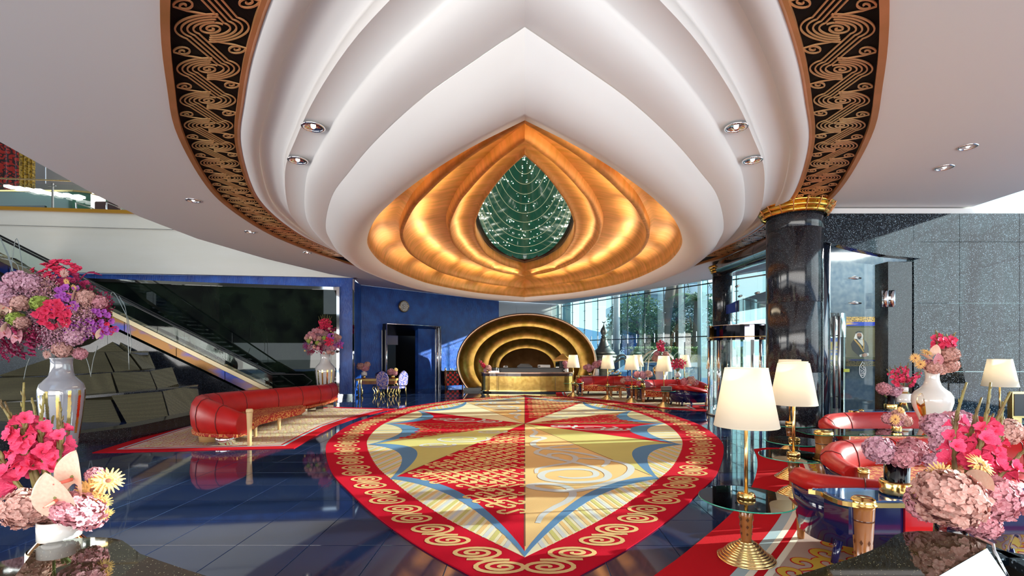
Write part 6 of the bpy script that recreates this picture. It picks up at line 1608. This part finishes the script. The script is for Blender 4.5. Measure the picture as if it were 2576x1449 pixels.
def wrad(z):
    for (r0, a_), (r1, b_) in zip(wprof, wprof[1:]):
        if a_ <= z <= b_: return r0 + (r1 - r0) * (z - a_) / max(1e-6, b_ - a_)
    return .3
for a in (3.45, -.25, 1.6):
    mb = MB(); c = 20; vs = [((wrad(1.22) + .012) * cos(a), (wrad(1.22) + .012) * sin(a), 1.22)]
    for k in range(c):
        q = 2 * pi * k / c; z = 1.22 + .24 * sin(q); r = wrad(z) + .004; vs.append((r * cos(a + .24 * cos(q)), r * sin(a + .24 * cos(q)), z))
    mb.add(vs, [(0, 1 + k, 1 + (k + 1) % c) for k in range(c)], True); mb.build('gold_medallion', gold, wv)
def stack_vase(label, loc, h_=.42, m=None):
    t = thing('stacked_vase', label, 'vase', loc); s_ = h_ / .42
    MB().lathe([(.105 * s_, 0), (.055 * s_, .13 * s_), (.06 * s_, .14 * s_)], seg=32).build('gold_foot', gold, t)
    MB().lathe([(.05 * s_, .135 * s_), (.135 * s_, .14 * s_), (.138 * s_, .15 * s_), (.138 * s_, .295 * s_), (.13 * s_, .30 * s_), (.07 * s_, .305 * s_)], seg=36).build('white_drum', whiteceram, t)
    MB().lathe([(.11 * s_, .30 * s_), (.075 * s_, .335 * s_)], seg=32, caps=False).build('gold_neck', gold, t)
    MB().lathe([(.075 * s_, .335 * s_), (.08 * s_, .34 * s_), (.08 * s_, .415 * s_), (.07 * s_, .42 * s_), (.068 * s_, .36 * s_)], seg=32, caps=False).build('white_collar', whiteceram, t)
    return t
smoke = thin_glass('smoked_glass', (.45, .45, .46), 2.0)
def glass_vase(label, loc, r=.09, h_=.30, stems=9, seed=1):
    t = thing('glass_vase', label, 'vase', loc)
    MB().lathe([(r * 1.32, .012), (r * 1.35, .02), (r * 1.35, .105), (r * 1.30, .115), (r * .98, .118)], seg=36, caps=False).build('gold_collar', gold, t)
    MB().lathe([(r * .98, 0), (r * .98, h_), (r * .93, h_), (r * .93, .02), (.001, .02)], seg=32, caps=False).build('glass_body', smoke, t)
    return t
def stems(parent, c, r, h_, n=9, seed=1, spread=1.6):
    rn = random.Random(seed)
    for k in range(n):
        a = rn.random() * 6.28; b = a + pi * rn.uniform(.6, 1.4)
        MB().tube([(c[0] + r * .8 * cos(a), c[1] + r * .8 * sin(a), c[2] + .03), (c[0], c[1], c[2] + h_ * .55), (c[0] + r * spread * cos(b), c[1] + r * spread * sin(b), c[2] + h_ * 1.25)], .004 * max(1, r / .09), 5).build('stem', m_stem, parent)
def bouquet(label, loc, group=None): return thing('bouquet', label, 'flowers', loc, 0, group)
def hyd(parent, p, r, key='pink', hi=False, sc=(1, 1, .9)):
    me = (HH if hi else HY)[key]; a = rnd.random() * 6
    return inst(me, 'hydrangea', parent, p, (rnd.uniform(-.4, .4), rnd.uniform(-.4, .4), a), (r * sc[0], r * sc[1], r * sc[2]))

# ---- the great bouquet
def great(label, loc, s_=1.0, px_layout=None, seed=1, rose=False):
    t = bouquet(label, loc); t.scale = (s_,) * 3; rn = random.Random(seed)
    # loc is the centre of the ball; camera looks along +Y
    K = 9.0 / F
    def q(px, py, dep): return Vector(((px - 155) * K, dep, -(py - 790) * K))
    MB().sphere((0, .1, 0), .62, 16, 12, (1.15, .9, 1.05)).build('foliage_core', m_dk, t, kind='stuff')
    H = [((118, 716), .15, 'mauve'), ((92, 712), .12, 'mauve'), ((155, 722), .13, 'mauve'), ((86, 744), .145, 'mauve'), ((60, 735), .12, 'mauve'), ((30, 772), .13, 'blush'), ((35, 755), .11, 'mauve'), ((110, 764), .12, 'mauve'), ((144, 772), .12, 'blush'), ((186, 772), .12, 'lime'), ((130, 808), .11, 'lime'), ((55, 795), .12, 'lime'), ((62, 878), .11, 'mauve'), ((205, 880), .13, 'blush'), ((240, 850), .14, 'mauve'), ((265, 755), .13, 'blush'), ((285, 765), .11, 'pink'), ((225, 890), .10, 'pink'), ((145, 817), .10, 'blush')]
    for (p, r, k) in H:
        d = Vector(((p[0] - 155) / 150, (p[1] - 790) / 120)).length; hyd(t, q(p[0], p[1], -.66 * sqrt(max(.05, 1 - min(1, d) ** 2))), r * 1.12, k if not rose or k == 'lime' else ('pink' if k == 'mauve' else 'blush'), sc=(1, 1, .95), hi=(k != 'lime' and not rose))
    def clump(key, cx, cy, rx, ry, n, sz, dep=.62, jit=.3):
        for k in range(int(n * 1.5)):
            a = rn.random() * 6.28; r = sqrt(rn.random()); x, y = cx + rx * r * cos(a), cy + ry * r * sin(a); d = min(1, hypot((x - 155) / 150, (y - 790) / 125))
            p = q(x, y, -dep * sqrt(1.02 - d * d) - rn.random() * .08); v = Vector((p.x * 1.2, -.8 + rn.uniform(-jit, jit), p.z * 1.2)); inst(BL[key], 'blossom', t, p, facing(v), .92 * sz * rn.uniform(.75, 1.15))
    clump('red', 170, 685, 46, 24, 34, .062, .25); clump('wine', 210, 712, 38, 16, 18, .055, .35); clump('red', 218, 800, 30, 32, 30, .07, .66); clump('purple', 232, 765, 24, 36, 22, .06, .6); clump('purple', 282, 815, 20, 32, 18, .06, .5)
    clump('red', 285, 830, 14, 18, 8, .06, .45); clump('wine', 120, 862, 50, 34, 36, .055, .6); clump('purple', 22, 800, 16, 34, 10, .05, .3); clump('red', 105, 690, 10, 10, 3, .05, .2); clump('wine', 40, 860, 20, 30, 12, .04, .4)
    for (x, y, n, k) in ((110, 745, 4, 'mauve'), (80, 775, 4, 'blush'), (160, 800, 4, 'mauve'), (120, 835, 4, 'blush'), (205, 770, 4, 'mauve'), (255, 790, 4, 'mauve'), (210, 850, 4, 'mauve'), (170, 740, 4, 'mauve'), (195, 830, 4, 'mauve'), (235, 820, 4, 'blush'), (180, 860, 4, 'mauve'), (250, 845, 4, 'mauve'), (30, 850, 3, 'wine'), (60, 840, 3, 'mauve'), (285, 770, 3, 'blush'), (270, 840, 3, 'purple'), (60, 890, 2, 'wine'), (15, 830, 2, 'purple'), (180, 735, 3, 'blush'), (150, 850, 4, 'wine')):
        for j in range(n):
            p = q(x + rn.uniform(-22, 22), y + rn.uniform(-16, 16), -.45); v = Vector((p.x, -.6, p.z)); inst(SG.get(k, SG['blush']), 'filler_sprig', t, p * .82, facing(v), .26, kind='stuff')
    for k in range(22):
        a = rn.random() * 6.28; p = Vector((.70 * cos(a), rn.uniform(-.4, .3), .55 * sin(a))); inst(SG['leaf'], 'leaf_sprig', t, p * .6, facing(p), .34, kind='stuff')
    for k in range(14):
        a = rn.uniform(-.5, 3.6); p = Vector((.82 * cos(a), rn.uniform(-.3, .1), .66 * sin(a))); inst(SG['wine'], 'berry_sprig', t, p * .85, facing(p), .22, kind='stuff')
    for (x, y, r, rz) in ((75, 768, .13, .2), (108, 784, .12, 1.2), (135, 786, .11, -.5), (60, 832, .17, -.9), (103, 842, .14, .6), (135, 852, .15, .1), (252, 750, .16, -.8), (240, 808, .13, 2.0), (284, 842, .13, -1.6), (108, 830, .10, -1.4), (235, 820, .15, 1.4), (85, 806, .11, .3)):
        d = min(1, hypot((x - 155) / 150, (y - 790) / 125)); anthurium(t, q(x, y, -.72 * sqrt(1.05 - d * d)), r, (pi / 2 - .3, 0, rz), 'peach' if rn.random() < .6 else 'rose')
    for (x, y) in ((207, 696), (165, 892)): gerbera(t, q(x, y, -.35), .085, (pi / 2, 0, 0), 'pink')
    for (x, y) in ((225, 718), (242, 732), (20, 870)): gerbera(t, q(x, y, -.45), .06, (pi / 2 + .3, .3, 0), 'orange')
    for k in range(4): MB().tube(spline([q(215, 720, -.2), q(230, 690, -.1), q(238 + 6 * k, 684 + 3 * k, 0)], 4), .008, 5).build('twig', m_wine, t)
    return t
great('enormous round bouquet of mauve hydrangeas, red orchids and pink anthuriums in the grey vase', (-8.62, 9.0, 2.70))
g2 = great('tall round pink bouquet in pale vase behind the serpentine sofa', (v2x.x, 18.9, 2.42), .66, seed=5, rose=True)
for k in range(7): gladiolus(g2, (0, 0, .35), ((k - 3) * .13, 0, 1.60 - .05 * abs(k - 3)), 9, .13, .03, 'red', k + 1, 4, .016)

# ---- near-left arrangement
nl = bouquet('foreground bouquet of pink gladioli, peach anthuriums and hydrangeas at lower left', (0, 0, 0)); YL = 2.30
def L(px, py, dy=0): return at(px, py, YL + dy)
nv = thing('cylinder_vase', 'cream and mirrored stepped cylinder vase on the lower left ledge', 'vase', (L(150, 1400).x, YL, .80))
zt1 = L(0, 1376).z - .80; zc0 = L(0, 1350).z - .80; zc1 = L(0, 1306).z - .80; kx = YL / F
MB().lathe([(62 * kx, 0), (62 * kx, zt1), (60 * kx, zt1 + .004)], seg=48, caps=False).build('lower_drum', mat('cream_glaze', (.80, .70, .42), .12, .15, coat=.6), nv)
MB().lathe([(59 * kx, zt1 - .002), (38 * kx, zc0)], seg=48, caps=False).build('mirror_shoulder', mat('copper_mirror', (.55, .28, .12), .05, 1.0), nv)
MB().lathe([(41 * kx, zc0 - .004), (43 * kx, zc0), (43 * kx, zc1), (40 * kx, zc1 + .002), (39 * kx, zc0 + .02)], seg=48, caps=False).build('white_collar', whiteceram, nv)
hyd(nl, L(62, 1278, -.05), 50 * kx, 'blush', True); hyd(nl, L(195, 1280, -.1), 50 * kx, 'pink', True, (1.1, 1, .75)); hyd(nl, L(228, 1298, -.02), 36 * kx, 'pink', True); hyd(nl, L(140, 1285, .05), 40 * kx, 'blush', True, (1.1, 1, .8)); hyd(nl, L(240, 1195, .1), 22 * kx, 'pink', True)
anthurium(nl, L(182, 1198, -.12), 66 * kx, (radians(100), radians(14), radians(-8)), 'peach', tuple(L(160, 1240, 0)))
anthurium(nl, L(138, 1252, -.18), 64 * kx, (radians(104), radians(-12), radians(12)), 'peach', tuple(L(135, 1290, 0)))
for (x, y, s_, d) in ((235, 1232, 44, (0, -1, .3)), (272, 1210, 42, (.6, -.6, .4)), (250, 1262, 34, (.5, -.8, -.3)), (262, 1292, 26, (.6, -.5, -.6)), (218, 1238, 34, (.2, -1, .1))): gerbera(nl, L(x, y, -.05), s_ * kx * .8, facing(d))
for i, (b0, t0, n_) in enumerate((((95, 1250), (60, 962), 9), ((110, 1250), (-8, 1000), 9), ((100, 1240), (12, 1010), 8), ((125, 1230), (112, 990), 9), ((120, 1240), (50, 1040), 8), ((135, 1230), (150, 1010), 8), ((90, 1270), (-20, 1090), 7), ((115, 1245), (80, 1000), 8), ((128, 1240), (135, 1045), 7), ((100, 1255), (25, 1060), 8))):
    gladiolus(nl, tuple(L(*b0, .06)), tuple(L(*t0, .02 * i - .05)), n_, .050, .05 * (-1) ** i, 'mag', i + 3, 5, .010)
for k in range(5): MB().tube([L(150, 1310), L(135 + k * 12, 1270, .03)], .006, 6).build('stem', m_stem, nl)

# ---- near-right arrangement
nr = bouquet('foreground bouquet of dusty hydrangeas, gladioli and peach anthurium on the right counter', (0, 0, 0)); YR = 2.55; kr = YR / F
def R_(px, py, dy=0): return at(px, py, YR + dy)
hyd(nr, R_(2385, 1252, -.12), 72 * kr, 'blush', True, (1.08, 1, .92)); hyd(nr, R_(2325, 1265, -.02), 42 * kr, 'pink', True, (.9, 1, 1.05)); hyd(nr, R_(2505, 1255, -.04), 54 * kr, 'pink', True, (.95, 1, 1.0)); hyd(nr, R_(2470, 1318, -.02), 38 * kr, 'pink', True); hyd(nr, R_(2420, 1285, .02), 54 * kr, 'pink', True)
anthurium(nr, R_(2460, 1215, -.16), 48 * kr, (radians(35), radians(-38), radians(-40)), 'peach'); anthurium(nr, R_(2432, 1218, -.05), 44 * kr, (radians(60), radians(30), radians(30)), 'peach')
for (x, y, s_, d) in ((2365, 1196, 40, (-.2, -1, .25)), (2464, 1170, 38, (.1, -.7, .7)), (2410, 1208, 26, (.2, -.8, .2)), (2318, 1240, 26, (-.9, -.4, 0))): gerbera(nr, R_(x, y, -.06), s_ * kr * .85, facing(d))
for i, (b0, t0, n_) in enumerate((((2412, 1235), (2432, 962), 9), ((2425, 1235), (2492, 962), 9), ((2440, 1235), (2542, 985), 9), ((2455, 1235), (2500, 1040), 7), ((2480, 1235), (2590, 1120), 6), ((2435, 1240), (2470, 1000), 8), ((2450, 1240), (2522, 1010), 8), ((2428, 1240), (2455, 1030), 7))):
    gladiolus(nr, tuple(R_(*b0, .10)), tuple(R_(*t0, .02 * i)), n_, .054, .06 * (-1) ** i, 'mag', i + 21, 7, .013)
nrv = thing('cylinder_vase', 'low dark vase hidden under the dusty hydrangeas at lower right', 'vase', (R_(2425, 1300).x, YR + .08, .95))
MB().lathe([(.07, 0), (.075, .05), (.07, .16)], seg=32).build('body', smoke, nrv)
MB().tube([(0, 0, 0)] * 1 + [(0, 0, .1)], .01, 4)

# ---- tables and consoles
def posy(label, loc, s_, layout, vz=0, stem_r=None, hi=False):
    t = bouquet(label, loc); rn = random.Random(hash(label) % 1000 if False else len(label))
    for (x, z, r, k) in layout: hyd(t, (x * s_, rn.uniform(-.04, .04) * s_, z * s_), r * s_, k, hi)
    return t
zt = .77
b5 = Vector((at(2256, 1230, 4.17).x, 4.17, zt)); glass_vase('smoked glass vase with gold collar on the blue console at lower right', b5, .095, .34)
t5 = bouquet('three pink hydrangea heads in glass vase on the blue console', b5); k5 = 4.17 / F
def q5(px, py, d=0): p = at(px, py, 4.17 + d); return (p.x - b5.x, p.y - b5.y, p.z - b5.z)
hyd(t5, q5(2212, 1132), 36 * k5, 'mauve', True); hyd(t5, q5(2296, 1134, .05), 35 * k5, 'pink', True, (1, 1, .9)); hyd(t5, q5(2272, 1150, -.08), 31 * k5, 'pink', True, (1, 1, .85))
stems(t5, (0, 0, 0), .09, .30, 12, 3)
# tall hydrangeas behind with white-gold vase
b6 = Vector((at(2392, 1190, 3.6).x, 3.75, .77)); t6 = thing('stacked_vase', 'white and gold vase behind the foreground gladioli, mostly hidden', 'vase', b6)
kk = 3.75 / F
MB().lathe([(.10, 0), (.10, .10)], seg=32).build('white_drum', whiteceram, t6)
MB().lathe([(.112, .10), (.112, .20)], seg=32).build('gold_band', gold, t6)
MB().lathe([(.095, .20), (.11, .25), (.10, .27)], seg=32, caps=False).build('white_collar', whiteceram, t6)
t7 = bouquet('stack of mauve hydrangeas left of foreground gladioli', b6)
def q6(px, py, d=0): p = at(px, py, 3.75 + d); return (p.x - b6.x, p.y - b6.y, p.z - b6.z)
hyd(t7, q6(2365, 1072), 34 * kk, 'mauve', True); hyd(t7, q6(2390, 1068, .05), 35 * kk, 'pink', True); hyd(t7, q6(2385, 1118, -.03), 37 * kk, 'mauve', True); hyd(t7, q6(2348, 1070, .1), 30 * kk, 'pink', True); hyd(t7, q6(2350, 1160, .2), 24 * kk, 'mauve'); hyd(t7, q6(2530, 1085, .3), 38 * kk, 'blush', True); hyd(t7, q6(2420, 1060, .2), 30 * kk, 'mauve', True)
# white vase top
b7 = Vector((6.28, 7.85, 1.70)); t8 = bouquet('bouquet of gladioli, anthuriums and gerberas in the tall white vase', b7); k7 = 7.85 / F; dx7 = at(2345, 900, 7.85).x
wv.location.x = dx7; b7.x = dx7; t8.location.x = dx7
def q7(px, py, d=0): p = at(px, py, 7.85 + d); return (p.x - b7.x, p.y - b7.y, p.z - b7.z)
hyd(t8, q7(2388, 893, -.05), 22 * k7, 'blush', True); hyd(t8, q7(2392, 920), 18 * k7, 'blush', True); hyd(t8, q7(2350, 925, -.08), 18 * k7, 'blush', True); hyd(t8, q7(2335, 918, .02), 15 * k7, 'pink'); hyd(t8, q7(2365, 928, .04), 16 * k7, 'blush')
anthurium(t8, q7(2354, 885, -.12), 19 * k7, (radians(80), 0, radians(160)), 'peach'); anthurium(t8, q7(2330, 898, -.14), 18 * k7, (radians(30), 0, radians(80)), 'peach'); anthurium(t8, q7(2360, 905, -.18), 17 * k7, (radians(100), 0, radians(-20)), 'rose')
for (x, y, s_, d) in ((2302, 901, 13, (-.3, -1, 0)), (2315, 916, 13, (-.3, -1, -.3)), (2330, 887, 14, (0, -.6, .8))): gerbera(t8, q7(x, y, -.1), s_ * k7, facing(d))
for i, (b0, t0) in enumerate((((2360, 890), (2354, 830)), ((2368, 890), (2372, 840)), ((2372, 890), (2382, 842)), ((2378, 890), (2404, 836)), ((2365, 890), (2362, 845)))): gladiolus(t8, q7(*b0), q7(*t0), 7, .075, .03, 'mag', i + 40, 3, .012)
# console vases
b9 = Vector((at(2272, 1027, 9.7).x, 9.7, .83)); stack_vase('white drum vase with gold conical foot on console behind the red sofa', b9, .46)
t9 = bouquet('spray of magenta gladioli in white drum vase on the rear console', b9)
for i in range(10):
    a = (i - 4.5) / 4.5; gladiolus(t9, (0, 0, .40), (a * .36, rnd.uniform(-.15, .15), .95 - .14 * a * a + rnd.uniform(-.04, .04)), 8, .055, .03, 'mag', 60 + i, 2, .007)
b10 = Vector((at(2238, 1024, 9.75).x, 9.72, .83)); glass_vase('dark glass vase with gold collar on the console behind the red sofa', b10, .085, .28)
t10 = bouquet('two round pink hydrangeas in the dark glass vase on rear console', b10)
for (x, z, r, k) in ((-.14, .42, .135, 'pink'), (.07, .36, .13, 'mauve'), (.2, .40, .10, 'pink')): hyd(t10, (x, 0, z), r, k, True)
stems(t10, (0, 0, 0), .08, .25, 6, 5)
b11 = Vector((at(2255, 1090, 7.25).x, 7.25, .794)); glass_vase('small dark vase on the glass table between right sofas', b11, .05, .12)
t11 = bouquet('small posy of pink hydrangea and orange gerbera on the glass table', b11)
for (x, z, r, k) in ((-.12, .20, .09, 'pink'), (.03, .24, .10, 'blush'), (.14, .16, .09, 'blush'), (0, .14, .09, 'pink')): hyd(t11, (x, 0, z), r, k, True)
gerbera(t11, (-.10, -.10, .20), .085, (pi / 2, 0, 0)); gerbera(t11, (.03, -.05, .33), .06, (pi / 3, 0, 0))
# far arrangements
def far_posy(label, px, py, Y, lay, vz, kind='white', vh=.18):
    b = at(px, py, Y); t = thing('small_vase', label + ' vase', 'vase', (b.x, Y, vz))
    if kind == 'white': MB().lathe([(.07, 0), (.10, .02), (.09, vh), (.06, vh + .03)], seg=20).build('body', whiteceram, t)
    elif kind == 'gold': MB().lathe([(.09, 0), (.09, .12), (.07, .13)], seg=20).build('gold_collar', gold, t); MB().lathe([(.065, .12), (.065, vh)], seg=16).build('glass_body', smoke, t)
    else: MB().lathe([(.08, 0), (.04, .12)], seg=20).build('gold_foot', gold, t); MB().lathe([(.13, .12), (.13, .26), (.06, .27), (.06, .33)], seg=20).build('white_drum', whiteceram, t); vh = .33
    q = bouquet(label + ' flowers', (b.x, Y, vz + vh))
    for (x, z, r, k) in lay: hyd(q, (x, 0, z), r, k)
    MB().tube([(0, 0, -.03), (0, 0, .1)], .02, 6).build('stem', m_stem, q)
    return t, q
def relabel(tq, a, b): tq[0]['label'] = a; tq[1]['label'] = b; return tq[1]
relabel(far_posy('x', 916, 945, 21.7, ((-.16, .20, .17, 'blush'), (.05, .12, .17, 'pink'), (.14, .28, .14, 'blush')), .80, 'drum'), 'white drum vase on the left end of writing desk', 'pale pink hydrangeas on left end of the writing desk')
q = relabel(far_posy('x', 988, 945, 21.7, ((-.08, .10, .16, 'pink'), (.08, .06, .14, 'pink')), .80, 'gold'), 'gold collared vase on right end of writing desk', 'pink hydrangeas and orange flower on right end of writing desk'); gerbera(q, (.16, -.05, .2), .10, facing((.6, -.6, .4)))
q = relabel(far_posy('x', 1226, 933, 23.45, ((.05, .16, .15, 'blush'), (-.08, .04, .11, 'mauve'), (.12, .04, .10, 'blush')), .985, 'gold', .06), 'tiny gold vase on left end of reception desk', 'pink flowers with crimson spike on left end of reception desk')
for k in range(5): gladiolus(q, (-.05, 0, .02), (-.42 + .05 * k, 0, .62 - .05 * k), 8, .06, .03, 'red', 80 + k, 2, .01)
relabel(far_posy('x', 1425, 933, 23.5, ((0, .12, .14, 'pink'), (-.06, .28, .13, 'pink')), .985, 'white', .16), 'white cylinder vase on right end of reception desk', 'pink flowers on right end of reception desk behind lamp')
relabel(far_posy('x', 1484, 945, 23.1, ((-.2, .22, .13, 'pink'), (-.02, .12, .14, 'pink'), (-.05, .28, .11, 'mauve')), .84, 'gold'), 'gold collared vase on console beside the niche', 'leftmost pink hydrangeas on console beside the niche')
relabel(far_posy('x', 1502, 945, 23.15, ((-.05, .22, .18, 'pink'), (.14, .30, .17, 'pink'), (-.2, .12, .12, 'mauve')), .84, 'white', .30), 'white jug vase on console beside the niche', 'large pink hydrangeas in white vase next to coffee pot sculpture')
relabel(far_posy('x', 1617, 958, 18.85, ((-.22, .24, .14, 'pink'), (0, .22, .16, 'mauve'), (.22, .26, .15, 'blush')), .64, 'gold', .22), 'gold collared vase on small glass table by far sofas', 'row of three pink hydrangeas between the far sofas')
relabel(far_posy('x', 1577, 965, 20.9, ((-.14, .06, .14, 'blush'), (.08, .12, .16, 'pink'), (.18, .02, .13, 'pink')), .62, 'white', .06), 'low white bowl behind the far tub chair', 'pink and peach flowers above the far tub chair')
relabel(far_posy('x', 1733, 970, 18.3, ((-.16, .10, .15, 'pink'), (.08, .14, .17, 'blush'), (.25, .06, .12, 'pink')), .70, 'white', .06), 'low white bowl by the nearer far tub chair', 'pink flowers above the nearer far tub chair')
q = relabel(far_posy('x', 1705, 945, 20.6, (), .80, 'drum'), 'white drum vase with gold foot on far console', 'fan of pink gladioli on console by the facade')
for k in range(9): a = (k - 4) / 4; gladiolus(q, (0, 0, .0), (a * .42, 0, .62 - .14 * a * a), 8, .07, .02, 'mag', 90 + k, 1, .01)
# tall white vase with gladioli among far sofas
fv = Vector((at(1663, 900, 20.9).x, 20.95, 0)); t = thing('tall_vase', 'tall white baluster vase behind the far lamp and sofa', 'vase', fv)
MB().lathe([(.18, 0), (.16, .1), (.14, .5), (.22, .9), (.33, 1.15), (.34, 1.28), (.22, 1.38), (.12, 1.45), (.11, 1.6), (.13, 1.62)], seg=36).build('body', whiteceram, t)
MB().sphere((-.30, -.10, 1.18), .10, 12, 8, (.4, 1, 1.6)).build('gold_medallion', gold, t)
q = bouquet('peach anthuriums and pink gladioli in the far tall white vase', (fv.x, fv.y, 1.60))
for (x, z, r, k) in ((-.22, .10, .16, 'blush'), (.2, .14, .18, 'blush'), (0, .05, .18, 'pink'), (-.18, .28, .13, 'pink'), (.22, .30, .12, 'blush')): hyd(q, (x, 0, z), r, k)
for k in range(5): gladiolus(q, (0, 0, .2), ((k - 2) * .07, 0, 1.0 - .06 * abs(k - 2)), 9, .08, .02, 'mag', 100 + k, 2, .012)
# white sculpture flower behind the far sofa
wo = thing('white_orchid_piece', 'cluster of white and gold ornaments beside the coffee pot sculpture', 'ornament', (at(1546, 940, 23.1).x, 23.1, .84))
for k in range(7): MB().sphere(((k - 3) * .09, .02 * (k % 2), .12 + .05 * (k % 3)), .06, 8, 6, (1, .6, .8)).build('petal_form', whiteceram if k % 2 else gold, wo)
MB().box((0, 0, .03), (.5, .2, .06)).build('tray', blackm, wo)
sc_ = thing('brass_stand', 'small brass framed stand beside the far right lamp, against granite wall', 'stand', (at(2552, 1000, 9.3).x, 9.3, 0))
MB().box((0, 0, .60), (.16, .12, 1.2)).build('post', brass, sc_); MB().box((0, -.07, .98), (.26, .04, .50)).build('frame', gold, sc_); MB().box((0, -.095, .98), (.20, .01, .42)).build('dark_panel', blackm, sc_)
print('objects', len(bpy.data.objects))
